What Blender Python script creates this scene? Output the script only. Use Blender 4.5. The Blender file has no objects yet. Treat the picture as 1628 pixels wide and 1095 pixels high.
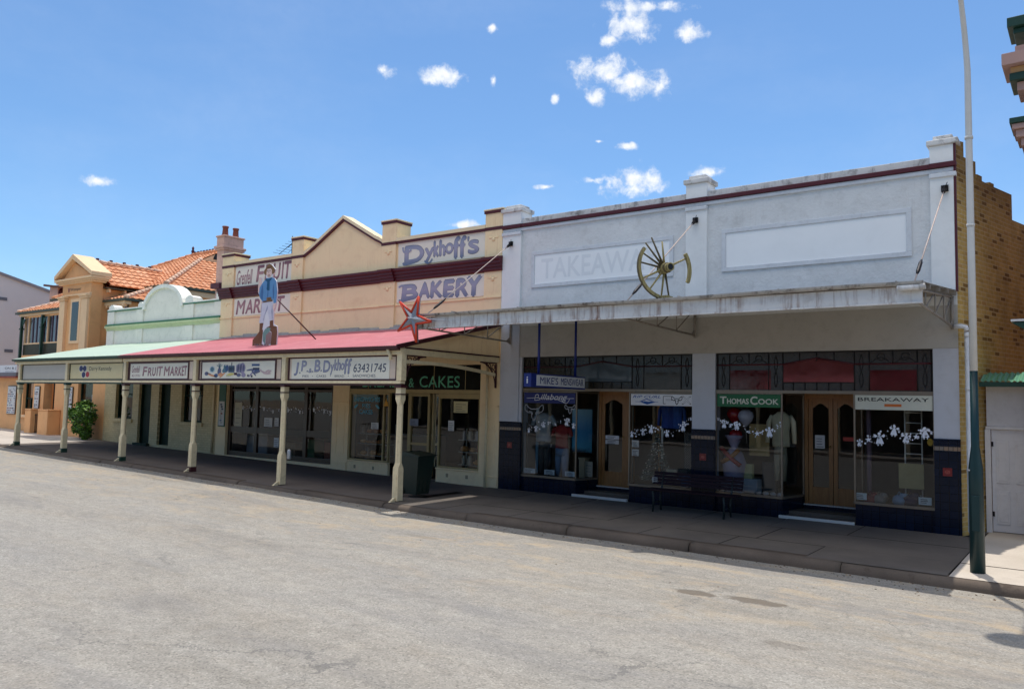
import bpy, bmesh, math, random
from mathutils import Vector, Matrix
random.seed(7)
C = bpy.context.scene.collection
SC = bpy.context.scene
PI = math.pi

# ------------------------------------------------------------------ camera
cam = bpy.data.cameras.new("camera"); camo = bpy.data.objects.new("camera", cam); C.objects.link(camo)
cam.sensor_width = 36.0; cam.sensor_fit = 'HORIZONTAL'
cam.lens = 1260.0 / 1628.0 * 36.0
cam.clip_start = 0.1; cam.clip_end = 3000
_R = Vector((0.80168129, 0.59732563, 0.0225656))
_U = Vector((0.02638365, -0.0730735, 0.99697752))
_W = Vector((-0.59716917, 0.79866285, 0.07434128))
_m = Matrix(((_R.x, _U.x, -_W.x, 0), (_R.y, _U.y, -_W.y, 0), (_R.z, _U.z, -_W.z, 2.2), (0, 0, 0, 1)))
camo.matrix_world = _m
SC.camera = camo

# ------------------------------------------------------------------ light
SUN = Vector((-0.092, 0.207, 1.0)).normalized()
sun = bpy.data.lights.new("sun", 'SUN'); suno = bpy.data.objects.new("sun", sun); C.objects.link(suno)
sun.energy = 2.42; sun.angle = math.radians(0.53); sun.color = (1.0, 0.955, 0.89)
suno.rotation_euler = SUN.to_track_quat('Z', 'Y').to_euler(); suno.location = (0, 0, 40)
SC.view_settings.view_transform = 'Standard'; SC.view_settings.look = 'None'
SC.view_settings.exposure = 0.53; SC.view_settings.gamma = 1.0
SC.view_settings.use_curve_mapping = False
SC.cycles.max_bounces = 8; SC.cycles.diffuse_bounces = 3; SC.cycles.glossy_bounces = 4
SC.cycles.transparent_max_bounces = 12; SC.cycles.transmission_bounces = 6
SC.cycles.caustics_reflective = False; SC.cycles.caustics_refractive = False
SC.cycles.use_denoising = True

class NT:
    """small helper for writing node trees"""
    def __init__(s, tree):
        s.t = tree; tree.nodes.clear()
    def n(s, typ, ins=None, **props):
        nd = s.t.nodes.new(typ)
        for k, v in props.items():
            setattr(nd, k, v)
        for k, v in (ins or {}).items():
            sock = nd.inputs[k]
            if hasattr(v, 'is_output'):
                s.t.links.new(v, sock)
            else:
                sock.default_value = v
        return nd
    def math(s, op, a, b=None, c=None, clamp=False):
        nd = s.t.nodes.new('ShaderNodeMath'); nd.operation = op; nd.use_clamp = clamp
        for i, v in enumerate((a, b, c)):
            if v is None: continue
            if hasattr(v, 'is_output'): s.t.links.new(v, nd.inputs[i])
            else: nd.inputs[i].default_value = v
        return nd.outputs[0]
    def mix(s, f, a, b, mode='MIX'):
        nd = s.t.nodes.new('ShaderNodeMix'); nd.data_type = 'RGBA'; nd.blend_type = mode
        for i, v in ((0, f), (6, a), (7, b)):
            if hasattr(v, 'is_output'): s.t.links.new(v, nd.inputs[i])
            else: nd.inputs[i].default_value = v if i == 0 else (tuple(v) + (1,) if len(v) == 3 else v)
        return nd.outputs[2]
    def ramp(s, f, stops, interp='LINEAR'):
        nd = s.t.nodes.new('ShaderNodeValToRGB'); cr = nd.color_ramp; cr.interpolation = interp
        while len(cr.elements) < len(stops): cr.elements.new(0.5)
        for e, (p, c) in zip(cr.elements, stops):
            e.position = p; e.color = (c, c, c, 1) if isinstance(c, (int, float)) else tuple(c) + (1,)
        s.t.links.new(f, nd.inputs[0]); return nd.outputs[0]
    def noise(s, vec, scale, detail=4, rough=0.55, dist=0.0, out=0):
        nd = s.n('ShaderNodeTexNoise', {'Scale': scale, 'Detail': detail, 'Roughness': rough, 'Distortion': dist})
        s.t.links.new(vec, nd.inputs['Vector']); return nd.outputs[out]
    def mapping(s, vec, scale=(1, 1, 1), loc=(0, 0, 0), rot=(0, 0, 0)):
        nd = s.n('ShaderNodeMapping', {'Scale': scale, 'Location': loc, 'Rotation': rot})
        s.t.links.new(vec, nd.inputs['Vector']); return nd.outputs[0]

def lin(c):
    return tuple(((v / 255.0) / 12.92 if v / 255.0 <= 0.04045 else ((v / 255.0 + 0.055) / 1.055) ** 2.4) for v in c)

# ------------------------------------------------------------------ sky (clouds are given as directions in the sky)
world = bpy.data.worlds.new("World"); SC.world = world; world.use_nodes = True
w = NT(world.node_tree)
sky = w.n('ShaderNodeTexSky', sky_type='NISHITA', sun_disc=False, sun_elevation=math.asin(SUN.z),
          sun_rotation=math.atan2(SUN.x, SUN.y), altitude=400, air_density=1.0, dust_density=0.6, ozone_density=2.2)
dirv = w.n('ShaderNodeTexCoord').outputs['Generated']
nrm = w.n('ShaderNodeVectorMath', operation='NORMALIZE'); w.t.links.new(dirv, nrm.inputs[0]); D = nrm.outputs[0]
CL = [(-0.4253,0.7894,0.4427,0.0326,0.0199),(-0.4571,0.7812,0.4252,0.0135,0.0076),(-0.3686,0.8245,0.4293,0.0193,0.0104),
(-0.4102,0.7895,0.4564,0.0433,0.0068),(-0.4681,0.7893,0.3974,0.0333,0.0144),(-0.4292,0.8185,0.3818,0.0340,0.0155),
(-0.4781,0.7966,0.3699,0.0105,0.0105),(-0.6234,0.6792,0.3874,0.0265,0.0107),(-0.6696,0.6332,0.3881,0.0104,0.0082),
(-0.5631,0.7009,0.4377,0.0085,0.0058),(-0.5206,0.7710,0.3668,0.0050,0.0058),(-0.4559,0.8476,0.2714,0.0333,0.0179),
(-0.4986,0.8219,0.2755,0.0155,0.0046),(-0.5464,0.7935,0.2680,0.0109,0.0031),(-0.3739,0.8837,0.2815,0.0191,0.0085),
(-0.4554,0.8329,0.3144,0.0137,0.0046),(-0.8813,0.4108,0.2335,0.0160,0.0065),(-0.6332,0.7418,0.2208,0.0219,0.0057),
(-0.4842,0.8144,0.3198,0.0069,0.0023),(-0.5756,0.7215,0.3849,0.0038,0.0068),
(-0.97,0.1,0.25,0.03,0.012),(0.5,0.8,0.40,0.05,0.02)]
acc = None
for cx_, cy_, cz_, a_, b_ in CL:
    d = Vector((cx_, cy_, cz_)).normalized()
    h = d.cross(Vector((0, 0, 1))).normalized(); v = h.cross(d).normalized()
    dh = w.n('ShaderNodeVectorMath', {1: tuple(h / (a_ * 1.14))}, operation='DOT_PRODUCT'); w.t.links.new(D, dh.inputs[0])
    dv = w.n('ShaderNodeVectorMath', {1: tuple(v / (b_ * 1.14))}, operation='DOT_PRODUCT'); w.t.links.new(D, dv.inputs[0])
    vv = w.math('SUBTRACT', dv.outputs['Value'], float(d.dot(v) / (b_ * 1.14)))
    fr = w.n('ShaderNodeVectorMath', {1: tuple(d)}, operation='DOT_PRODUCT'); w.t.links.new(D, fr.inputs[0])
    r2 = w.math('ADD', w.math('POWER', dh.outputs['Value'], 2.0), w.math('POWER', vv, 2.0))
    m = w.math('SUBTRACT', 1.0, w.math('SQRT', r2))
    m = w.math('SUBTRACT', m, w.math('MULTIPLY', w.math('LESS_THAN', fr.outputs['Value'], 0.5), 50.0))
    acc = m if acc is None else w.math('MAXIMUM', acc, m)
n1 = w.noise(D, 46.0, 9, 0.64, 0.15)
dens = w.math('ADD', w.math('MAXIMUM', acc, -1.5), w.math('MULTIPLY', w.math('SUBTRACT', n1, 0.50), 3.1))
cover = w.ramp(dens, [(0.0, 0.0), (0.22, 0.14), (0.70, 0.82), (1.1, 1.0)])
wisp = w.math('MULTIPLY', w.ramp(w.noise(w.mapping(D, (1, 1, 3.0)), 3.2, 5, 0.6), [(0.45, 0.0), (0.8, 1.0)]), 0.07)
cover = w.math('MAXIMUM', cover, wisp)
tint = w.n('ShaderNodeMix', data_type='RGBA', blend_type='MULTIPLY'); tint.inputs[0].default_value = 1.0
w.t.links.new(sky.outputs[0], tint.inputs[6]); tint.inputs[7].default_value = (0.97, 1.24, 1.42, 1)
# added unseen cloud bank high in the south, overbright to fill the shaded facades
sep = w.n('ShaderNodeSeparateXYZ'); w.t.links.new(D, sep.inputs[0])
south = w.ramp(w.math('MULTIPLY', sep.outputs['Y'], -1.0), [(0.10, 0.0), (0.26, 1.0)])
high = w.ramp(sep.outputs['Z'], [(0.66, 0.0), (0.80, 1.0)])
bank = w.ramp(w.noise(D, 2.6, 8, 0.6, 0.3), [(0.30, 0.0), (0.46, 1.0)])
cover = w.math('MAXIMUM', cover, w.math('MULTIPLY', w.math('MULTIPLY', south, high), bank))
inner = w.ramp(w.noise(D, 60.0, 5, 0.6), [(0.35, (6.6, 7.3, 8.4)), (0.62, (9.4, 9.5, 9.6))])
glow = w.math('MULTIPLY', w.math('MULTIPLY', south, high), bank)
inner = w.mix(glow, inner, (23.0, 22.0, 20.8))
col = w.mix(cover, tint.outputs[2], inner)
bg = w.n('ShaderNodeBackground', {'Strength': 0.081}); w.t.links.new(col, bg.inputs['Color'])
w.t.links.new(bg.outputs[0], w.n('ShaderNodeOutputWorld').inputs[0])

# ------------------------------------------------------------------ materials
MATS = {}
def newmat(name):
    m = bpy.data.materials.new(name); m.use_nodes = True
    return m, NT(m.node_tree)
def finish(t, col, rough=0.6, metal=0.0, spec=0.5, normal=None, coat=0.0):
    b = t.n('ShaderNodeBsdfPrincipled')
    for k, v in (('Base Color', col), ('Roughness', rough), ('Metallic', metal), ('Specular IOR Level', spec), ('Coat Weight', coat)):
        if hasattr(v, 'is_output'): t.t.links.new(v, b.inputs[k])
        elif k == 'Base Color': b.inputs[k].default_value = tuple(v) + (1,)
        else: b.inputs[k].default_value = v
    if normal is not None: t.t.links.new(normal, b.inputs['Normal'])
    o = t.n('ShaderNodeOutputMaterial'); t.t.links.new(b.outputs[0], o.inputs[0])
    return b
def bump(t, h, strength=0.3, dist=0.01):
    nd = t.n('ShaderNodeBump', {'Strength': strength, 'Distance': dist}); t.t.links.new(h, nd.inputs['Height']); return nd.outputs[0]

def P(name, col, rough=0.6, var=0.10, scale=2.5, bmp=0.0, bscale=60.0, metal=0.0, spec=0.4, grime=0.0, gcol=(70, 60, 50), streak=0.0, scol=(95, 75, 55), sfreq=7.0, slo=0.47):
    """painted / plain surface: base colour with broad tone drift, fine grain, optional grime patches and drip stains"""
    if name in MATS: return MATS[name]
    m, t = newmat(name); co = t.n('ShaderNodeTexCoord').outputs['Object']
    c = lin(col)
    n = t.noise(co, scale, 6, 0.6)
    lo = tuple(v * (1 - var) for v in c); hi = tuple(min(1, v * (1 + var)) for v in c)
    k = t.ramp(n, [(0.3, lo), (0.7, hi)])
    if grime:
        g = t.ramp(t.noise(co, scale * 2.7, 8, 0.72, 0.4), [(0.50, 0.0), (0.68, 1.0)])
        k = t.mix(t.math('MULTIPLY', g, grime), k, lin(gcol))
    if streak:
        s_ = t.noise(t.mapping(co, (sfreq, sfreq, sfreq * 0.07)), 2.2, 6, 0.7)
        s_ = t.ramp(s_, [(0.50, 0.0), (0.66, 1.0)])
        s_ = t.math('MULTIPLY', s_, t.ramp(t.noise(co, 0.9, 4, 0.6), [(slo, 0.0), (slo + 0.15, 1.0)]))
        k = t.mix(t.math('MULTIPLY', s_, streak), k, lin(scol))
    nm = bump(t, t.noise(co, bscale, 5, 0.6), bmp, 0.012) if bmp else None
    r = t.math('ADD', t.math('MULTIPLY', t.noise(co, scale * 3, 3), 0.25), rough - 0.125)
    finish(t, k, r, metal, spec, nm)
    MATS[name] = m; return m

def brickmat(name, c1, c2, mortar, bw=0.24, bh=0.086, ms=0.010, axes='XZ', rough=0.8, bmp=0.5, grime=0.0, gcol=(40, 32, 25), spec=0.3, off=0.5, dark=0.0, topdark=0.0):
    if name in MATS: return MATS[name]
    m, t = newmat(name); co = t.n('ShaderNodeTexCoord').outputs['Object']
    sx = t.n('ShaderNodeSeparateXYZ'); t.t.links.new(co, sx.inputs[0])
    u = sx.outputs['X'] if axes[0] == 'X' else sx.outputs['Y']
    if axes[0] == 'S': u = t.math('MULTIPLY', sx.outputs['Y'], 1.034)
    cb = t.n('ShaderNodeCombineXYZ'); t.t.links.new(u, cb.inputs[0]); t.t.links.new(sx.outputs['Z'], cb.inputs[1])
    wob = t.n('ShaderNodeVectorMath', operation='ADD'); t.t.links.new(cb.outputs[0], wob.inputs[0])
    nn = t.n('ShaderNodeVectorMath', {1: (0.012, 0.012, 0.0)}, operation='MULTIPLY')
    t.t.links.new(t.noise(co, 5.0, 3, out=1), nn.inputs[0]); t.t.links.new(nn.outputs[0], wob.inputs[1])
    b = t.n('ShaderNodeTexBrick', {'Color1': lin(c1) + (1,), 'Color2': lin(c2) + (1,), 'Mortar': lin(mortar) + (1,), 'Scale': 1.0,
            'Mortar Size': ms, 'Mortar Smooth': 0.3, 'Bias': 0.0, 'Brick Width': bw, 'Row Height': bh}, offset=off)
    t.t.links.new(wob.outputs[0], b.inputs['Vector'])
    k = t.mix(0.5, b.outputs[0], t.ramp(t.noise(co, 9.0, 6, 0.7), [(0.3, 0.55), (0.7, 1.25)]), 'MULTIPLY')
    k = t.mix(0.5, b.outputs[0], k)
    if dark:
        # scattered dark / reddish individual bricks
        b2 = t.n('ShaderNodeTexBrick', {'Color1': (0, 0, 0, 1), 'Color2': (1, 1, 1, 1), 'Mortar': (0, 0, 0, 1), 'Scale': 1.0,
            'Mortar Size': ms, 'Mortar Smooth': 0.1, 'Bias': 0.0, 'Brick Width': bw, 'Row Height': bh}, offset=off)
        t.t.links.new(wob.outputs[0], b2.inputs['Vector'])
        k = t.mix(t.math('MULTIPLY', t.math('GREATER_THAN', b2.outputs[0], 0.90), dark), k, lin((84, 54, 30)))
        k = t.mix(t.math('MULTIPLY', t.math('LESS_THAN', b2.outputs[0], 0.05), t.math('SUBTRACT', 0.3, t.math('MULTIPLY', b2.outputs['Fac'], 0.3))), k, lin((150, 70, 40)))
    if grime:
        g = t.ramp(t.noise(t.mapping(co, (1, 1, 0.6)), 1.3, 8, 0.7), [(0.45, 0.0), (0.75, 1.0)])
        if topdark:
            zt = t.ramp(t.math('ADD', t.math('MULTIPLY', t.math('SUBTRACT', sx.outputs['Z'], topdark), 0.8), t.math('MULTIPLY', t.noise(co, 1.8, 6, .7), 0.7)), [(0.3, 0.0), (0.95, 1.0)])
            g = t.math('MAXIMUM', g, zt)
        k = t.mix(t.math('MULTIPLY', g, grime), k, lin(gcol))
    h = t.math('SUBTRACT', t.math('MULTIPLY', t.noise(co, 45.0, 4), 0.25), b.outputs['Fac'])
    finish(t, k, rough, 0, spec, bump(t, h, bmp, 0.008))
    MATS[name] = m; return m

def glassmat(name, tint=(0.92, 0.95, 0.94), k=1.0, base=0.0, rough=0.0):
    if name in MATS: return MATS[name]
    m, t = newmat(name)
    co = t.n('ShaderNodeTexCoord').outputs['Object']
    nm = bump(t, t.noise(co, 1.1, 2), 0.05, 0.02)
    tr = t.n('ShaderNodeBsdfTransparent', {'Color': tint + (1,)})
    gl = t.n('ShaderNodeBsdfGlossy', {'Color': (0.95, 0.97, 1.0, 1), 'Roughness': rough}); t.t.links.new(nm, gl.inputs['Normal'])
    fr = t.n('ShaderNodeFresnel', {'IOR': 1.5})
    f = t.math('ADD', t.math('MULTIPLY', fr.outputs[0], k), base, clamp=True)
    mx = t.n('ShaderNodeMixShader'); t.t.links.new(f, mx.inputs[0]); t.t.links.new(tr.outputs[0], mx.inputs[1]); t.t.links.new(gl.outputs[0], mx.inputs[2])
    t.t.links.new(mx.outputs[0], t.n('ShaderNodeOutputMaterial').inputs[0])
    MATS[name] = m; return m

# ------------------------------------------------------------------ mesh builder
ORG = {}
class B:
    def __init__(s):
        s.bm = bmesh.new(); s.mats = []
    def mi(s, m):
        if m not in s.mats: s.mats.append(m)
        return s.mats.index(m)
    def face(s, pts, m, smooth=False):
        vs = [s.bm.verts.new(p) for p in pts]
        f = s.bm.faces.new(vs); f.material_index = s.mi(m); f.smooth = smooth; return f
    def box(s, x0, x1, y0, y1, z0, z1, m, bev=0.0):
        if x0 > x1: x0, x1 = x1, x0
        if y0 > y1: y0, y1 = y1, y0
        if z0 > z1: z0, z1 = z1, z0
        v = [s.bm.verts.new((x, y, z)) for z in (z0, z1) for y in (y0, y1) for x in (x0, x1)]
        i = s.mi(m); fs = []
        for q in ((0, 2, 3, 1), (4, 5, 7, 6), (0, 1, 5, 4), (2, 6, 7, 3), (0, 4, 6, 2), (1, 3, 7, 5)):
            f = s.bm.faces.new([v[k] for k in q]); f.material_index = i; fs.append(f)
        if bev:
            es = list({e for f in fs for e in f.edges})
            r = bmesh.ops.bevel(s.bm, geom=es, offset=bev, segments=2, affect='EDGES', profile=0.5)
            for f in r['faces']: f.material_index = i
        return s
    def prism(s, poly, axis, a, b, m, m2=None):
        """extrude a polygon: axis 'Y' -> poly of (x,z); 'X' -> (y,z); 'Z' -> (x,y)"""
        def p(u, v, w_):
            return (u, w_, v) if axis == 'Y' else ((w_, u, v) if axis == 'X' else (u, v, w_))
        A = [s.bm.verts.new(p(u, v, a)) for u, v in poly]; Bv = [s.bm.verts.new(p(u, v, b)) for u, v in poly]
        i = s.mi(m); j = s.mi(m2 or m); n = len(poly)
        fs = []
        f = s.bm.faces.new(A); f.material_index = i; fs.append(f)
        f = s.bm.faces.new(Bv[::-1]); f.material_index = i; fs.append(f)
        for k in range(n):
            f = s.bm.faces.new((A[k], Bv[k], Bv[(k + 1) % n], A[(k + 1) % n])); f.material_index = j; fs.append(f)
        bmesh.ops.recalc_face_normals(s.bm, faces=fs)
        return s
    def tube(s, pts, r, m, n=10, caps=True, smooth=True):
        pts = [Vector(p) for p in pts]; rs = r if isinstance(r, (list, tuple)) else [r] * len(pts)
        rings = []; i = s.mi(m); prev = None
        for k, p in enumerate(pts):
            d = (pts[min(k + 1, len(pts) - 1)] - pts[max(k - 1, 0)]).normalized()
            a = d.cross(Vector((0, 0, 1)))
            if a.length < 1e-3: a = d.cross(Vector((0, 1, 0)))
            a.normalize()
            if prev is not None:
                a2 = prev - d * prev.dot(d)
                if a2.length > 1e-4: a = a2.normalized()
            prev = a; b_ = d.cross(a)
            rings.append([s.bm.verts.new(p + (a * math.cos(2 * PI * q / n) + b_ * math.sin(2 * PI * q / n)) * rs[k]) for q in range(n)])
        fs = []
        for k in range(len(rings) - 1):
            for q in range(n):
                f = s.bm.faces.new((rings[k][q], rings[k][(q + 1) % n], rings[k + 1][(q + 1) % n], rings[k + 1][q])); f.material_index = i; f.smooth = smooth; fs.append(f)
        if caps:
            for rr in (rings[0][::-1], rings[-1]):
                f = s.bm.faces.new(rr); f.material_index = i; fs.append(f)
        bmesh.ops.recalc_face_normals(s.bm, faces=fs)
        return s
    def lathe(s, prof, c, m, n=16, axis=(0, 0, 1), smooth=True):
        """prof: (radius, height) along axis from point c"""
        ax = Vector(axis).normalized(); a = ax.cross(Vector((0, 0, 1)))
        if a.length < 1e-3: a = Vector((1, 0, 0))
        a.normalize(); b_ = ax.cross(a); c = Vector(c); i = s.mi(m); rings = []; fs = []
        for r, h in prof:
            rings.append([s.bm.verts.new(c + ax * h + (a * math.cos(2 * PI * q / n) + b_ * math.sin(2 * PI * q / n)) * max(r, 1e-4)) for q in range(n)])
        for k in range(len(rings) - 1):
            for q in range(n):
                f = s.bm.faces.new((rings[k][q], rings[k][(q + 1) % n], rings[k + 1][(q + 1) % n], rings[k + 1][q])); f.material_index = i; f.smooth = smooth; fs.append(f)
        for rr in (rings[0][::-1], rings[-1]):
            f = s.bm.faces.new(rr); f.material_index = i; fs.append(f)
        bmesh.ops.recalc_face_normals(s.bm, faces=fs)
        return s
    def ball(s, c, r, m, seg=14, jit=0.0):
        r = r if isinstance(r, (list, tuple)) else (r, r, r); g = bmesh.ops.create_icosphere(s.bm, subdivisions=2, radius=1.0)
        i = s.mi(m)
        for v in g['verts']:
            j = 1 + random.uniform(-jit, jit); v.co = Vector((c[0] + v.co.x * r[0] * j, c[1] + v.co.y * r[1] * j, c[2] + v.co.z * r[2] * j))
        for f in {f for v in g['verts'] for f in v.link_faces}: f.material_index = i; f.smooth = True
        return s
    def plate(s, x0, x1, z0, z1, y, m, t=0.004):
        return s.box(x0, x1, y - t, y, z0, z1, m)
    def make(s, name, parent=None, org=None):
        me = bpy.data.meshes.new(name)
        if parent is not None: o0 = ORG[parent.name]
        elif org is not None: o0 = Vector(org)
        else:
            xs = [v.co for v in s.bm.verts]
            o0 = Vector(((min(v.x for v in xs) + max(v.x for v in xs)) / 2, (min(v.y for v in xs) + max(v.y for v in xs)) / 2, min(v.z for v in xs)))
        bmesh.ops.translate(s.bm, verts=s.bm.verts, vec=-o0)
        s.bm.to_mesh(me); s.bm.free()
        for m in s.mats: me.materials.append(m)
        o = bpy.data.objects.new(name, me); C.objects.link(o)
        ORG[o.name] = o0
        if parent is not None: o.parent = parent
        else: o.location = o0
        return o

def thing(name, label, cat, loc, group=None):
    o = bpy.data.objects.new(name, None); C.objects.link(o); o.location = loc; ORG[o.name] = Vector(loc); o.empty_display_size = 0.3
    return tag(o, label, cat, group)
def tag(o, label, cat, group=None):
    o['label'] = label; o['category'] = cat
    if group: o['group'] = group
    return o
def struct(o):
    o['kind'] = 'structure'; return o
def copy_thing(root, loc, label=None):
    r = root.copy(); C.objects.link(r); r.location = loc
    if label: r['label'] = label
    for ch in list(root.children):
        c = ch.copy(); C.objects.link(c); c.parent = r
        for g in ch.children:
            d = g.copy(); C.objects.link(d); d.parent = c
    return r

# ------------------------------------------------------------------ lettering
def glyph_mesh(s, bold=0.0, shear=0.0, space=1.0):
    cu = bpy.data.curves.new("lettering", 'FONT'); cu.body = s; cu.size = 1.0; cu.offset = bold; cu.shear = shear
    cu.space_character = space; cu.resolution_u = 4; cu.fill_mode = 'FRONT'
    ob = bpy.data.objects.new("lettering", cu); C.objects.link(ob)
    bpy.context.view_layer.update()
    me = bpy.data.meshes.new_from_object(ob.evaluated_get(bpy.context.evaluated_depsgraph_get()))
    bpy.data.objects.remove(ob); bpy.data.curves.remove(cu)
    vs = [v.co.copy() for v in me.vertices]; fs = [tuple(p.vertices) for p in me.polygons]
    bpy.data.meshes.remove(me)
    return vs, fs
def text(b, s, x0, x1, z0, z1, y, m, bold=0.0, shear=0.0, t=0.003, plane='Y', space=1.0, warp=None):
    """fit string s into the rectangle; plane 'Y' reads from -Y, plane 'X' reads from +X (x is then the Y axis)"""
    vs, fs = glyph_mesh(s, 0.0, shear, space)
    if not vs: return
    d = max(0.0, bold) * 0.75 * (z1 - z0); first = True
    ax, bx = min(v.x for v in vs), max(v.x for v in vs); az, bz = min(v.y for v in vs), max(v.y for v in vs)
    i = b.mi(m); x0 += d; x1 -= d; z0 += d; z1 -= d
    for n_, (sx_, sz_) in enumerate(((0, 0), (-d, 0), (d, 0), (0, -d), (0, d)) if d else ((0, 0),)):
        out = []; yy = y - n_ * .00025 if plane == 'Y' else y + n_ * .00025     # thickened strokes: the same letter painted over itself
        for v in vs:
            u = (v.x - ax) / (bx - ax); q = (v.y - az) / (bz - az)
            X = x0 + u * (x1 - x0) + sx_; Z = z0 + q * (z1 - z0) + sz_
            out.append(b.bm.verts.new((X, yy, Z) if plane == 'Y' else (yy, X, Z)))
        for f in fs:
            try:
                ff = b.bm.faces.new([out[k] for k in f]); ff.material_index = i
            except ValueError: pass
    return b
def strokes(b, lines, x0, x1, z0, z1, y, m, wd=0.012, smooth_=True):
    """hand lettering: polylines in a 0..1 box turned into flat ribbons"""
    i = b.mi(m)
    for ln in lines:
        if len(ln) > 2 and smooth_:              # round the corners of the brush stroke
            cp = [ln[0]] + list(ln) + [ln[-1]]; sm = []
            for k in range(1, len(cp) - 2):
                for q in range(5):
                    t_ = q / 5; a_, b_, c_, d_ = cp[k - 1], cp[k], cp[k + 1], cp[k + 2]
                    sm.append(tuple(.5 * (2 * b_[n] + (c_[n] - a_[n]) * t_ + (2 * a_[n] - 5 * b_[n] + 4 * c_[n] - d_[n]) * t_ ** 2 + (3 * b_[n] - a_[n] - 3 * c_[n] + d_[n]) * t_ ** 3) for n in (0, 1)))
            ln = sm + [ln[-1]]
        pts = [Vector((x0 + u * (x1 - x0), 0, z0 + v * (z1 - z0))) for u, v in ln]
        L, Rr = [], []
        for k, p in enumerate(pts):
            d = (pts[min(k + 1, len(pts) - 1)] - pts[max(0, k - 1)]).normalized(); nn = Vector((-d.z, 0, d.x)) * wd / 2
            L.append(b.bm.verts.new((p.x + nn.x, y, p.z + nn.z))); Rr.append(b.bm.verts.new((p.x - nn.x, y, p.z - nn.z)))
        for k in range(len(pts) - 1):
            f = b.bm.faces.new((Rr[k], Rr[k + 1], L[k + 1], L[k])); f.material_index = i
    return b
def ell(b, cx, cz, rx, rz, y, m, n=14, rot=0.0, a0=0.0, a1=2 * PI):
    ps = []
    for k in range(n if a1 - a0 > 6.2 else n + 1):
        a = a0 + (a1 - a0) * k / n; u, v = rx * math.cos(a), rz * math.sin(a)
        ps.append((cx + u * math.cos(rot) - v * math.sin(rot), y, cz + u * math.sin(rot) + v * math.cos(rot)))
    f = b.face(ps, m)
    if f.normal.y > 0: f.normal_flip()
    f.normal_update()
    return b
def flat(b, pts, y, m):
    f = b.face([(p[0], y, p[1]) for p in pts], m); f.normal_update()
    if f.normal.y > 0: f.normal_flip()
    return b
# ------------------------------------------------------------------ ground, road, footpath, kerb
def smooth(a, b, x):
    t = min(1, max(0, (x - a) / (b - a))); return t * t * (3 - 2 * t)
def G(x):                                   # the street climbs gently to the left
    return 0.0145 * max(0.0, -14.0 - min(x, 0)) if x > -46 else 0.464
def KH(x): return 0.145 - 0.06 * (1 - smooth(-14.5, -10.5, x))
def FZ(x, y): return G(x) - 0.045 * min(1.0, max(0.0, (16.5 - y) / 3.9))

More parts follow.
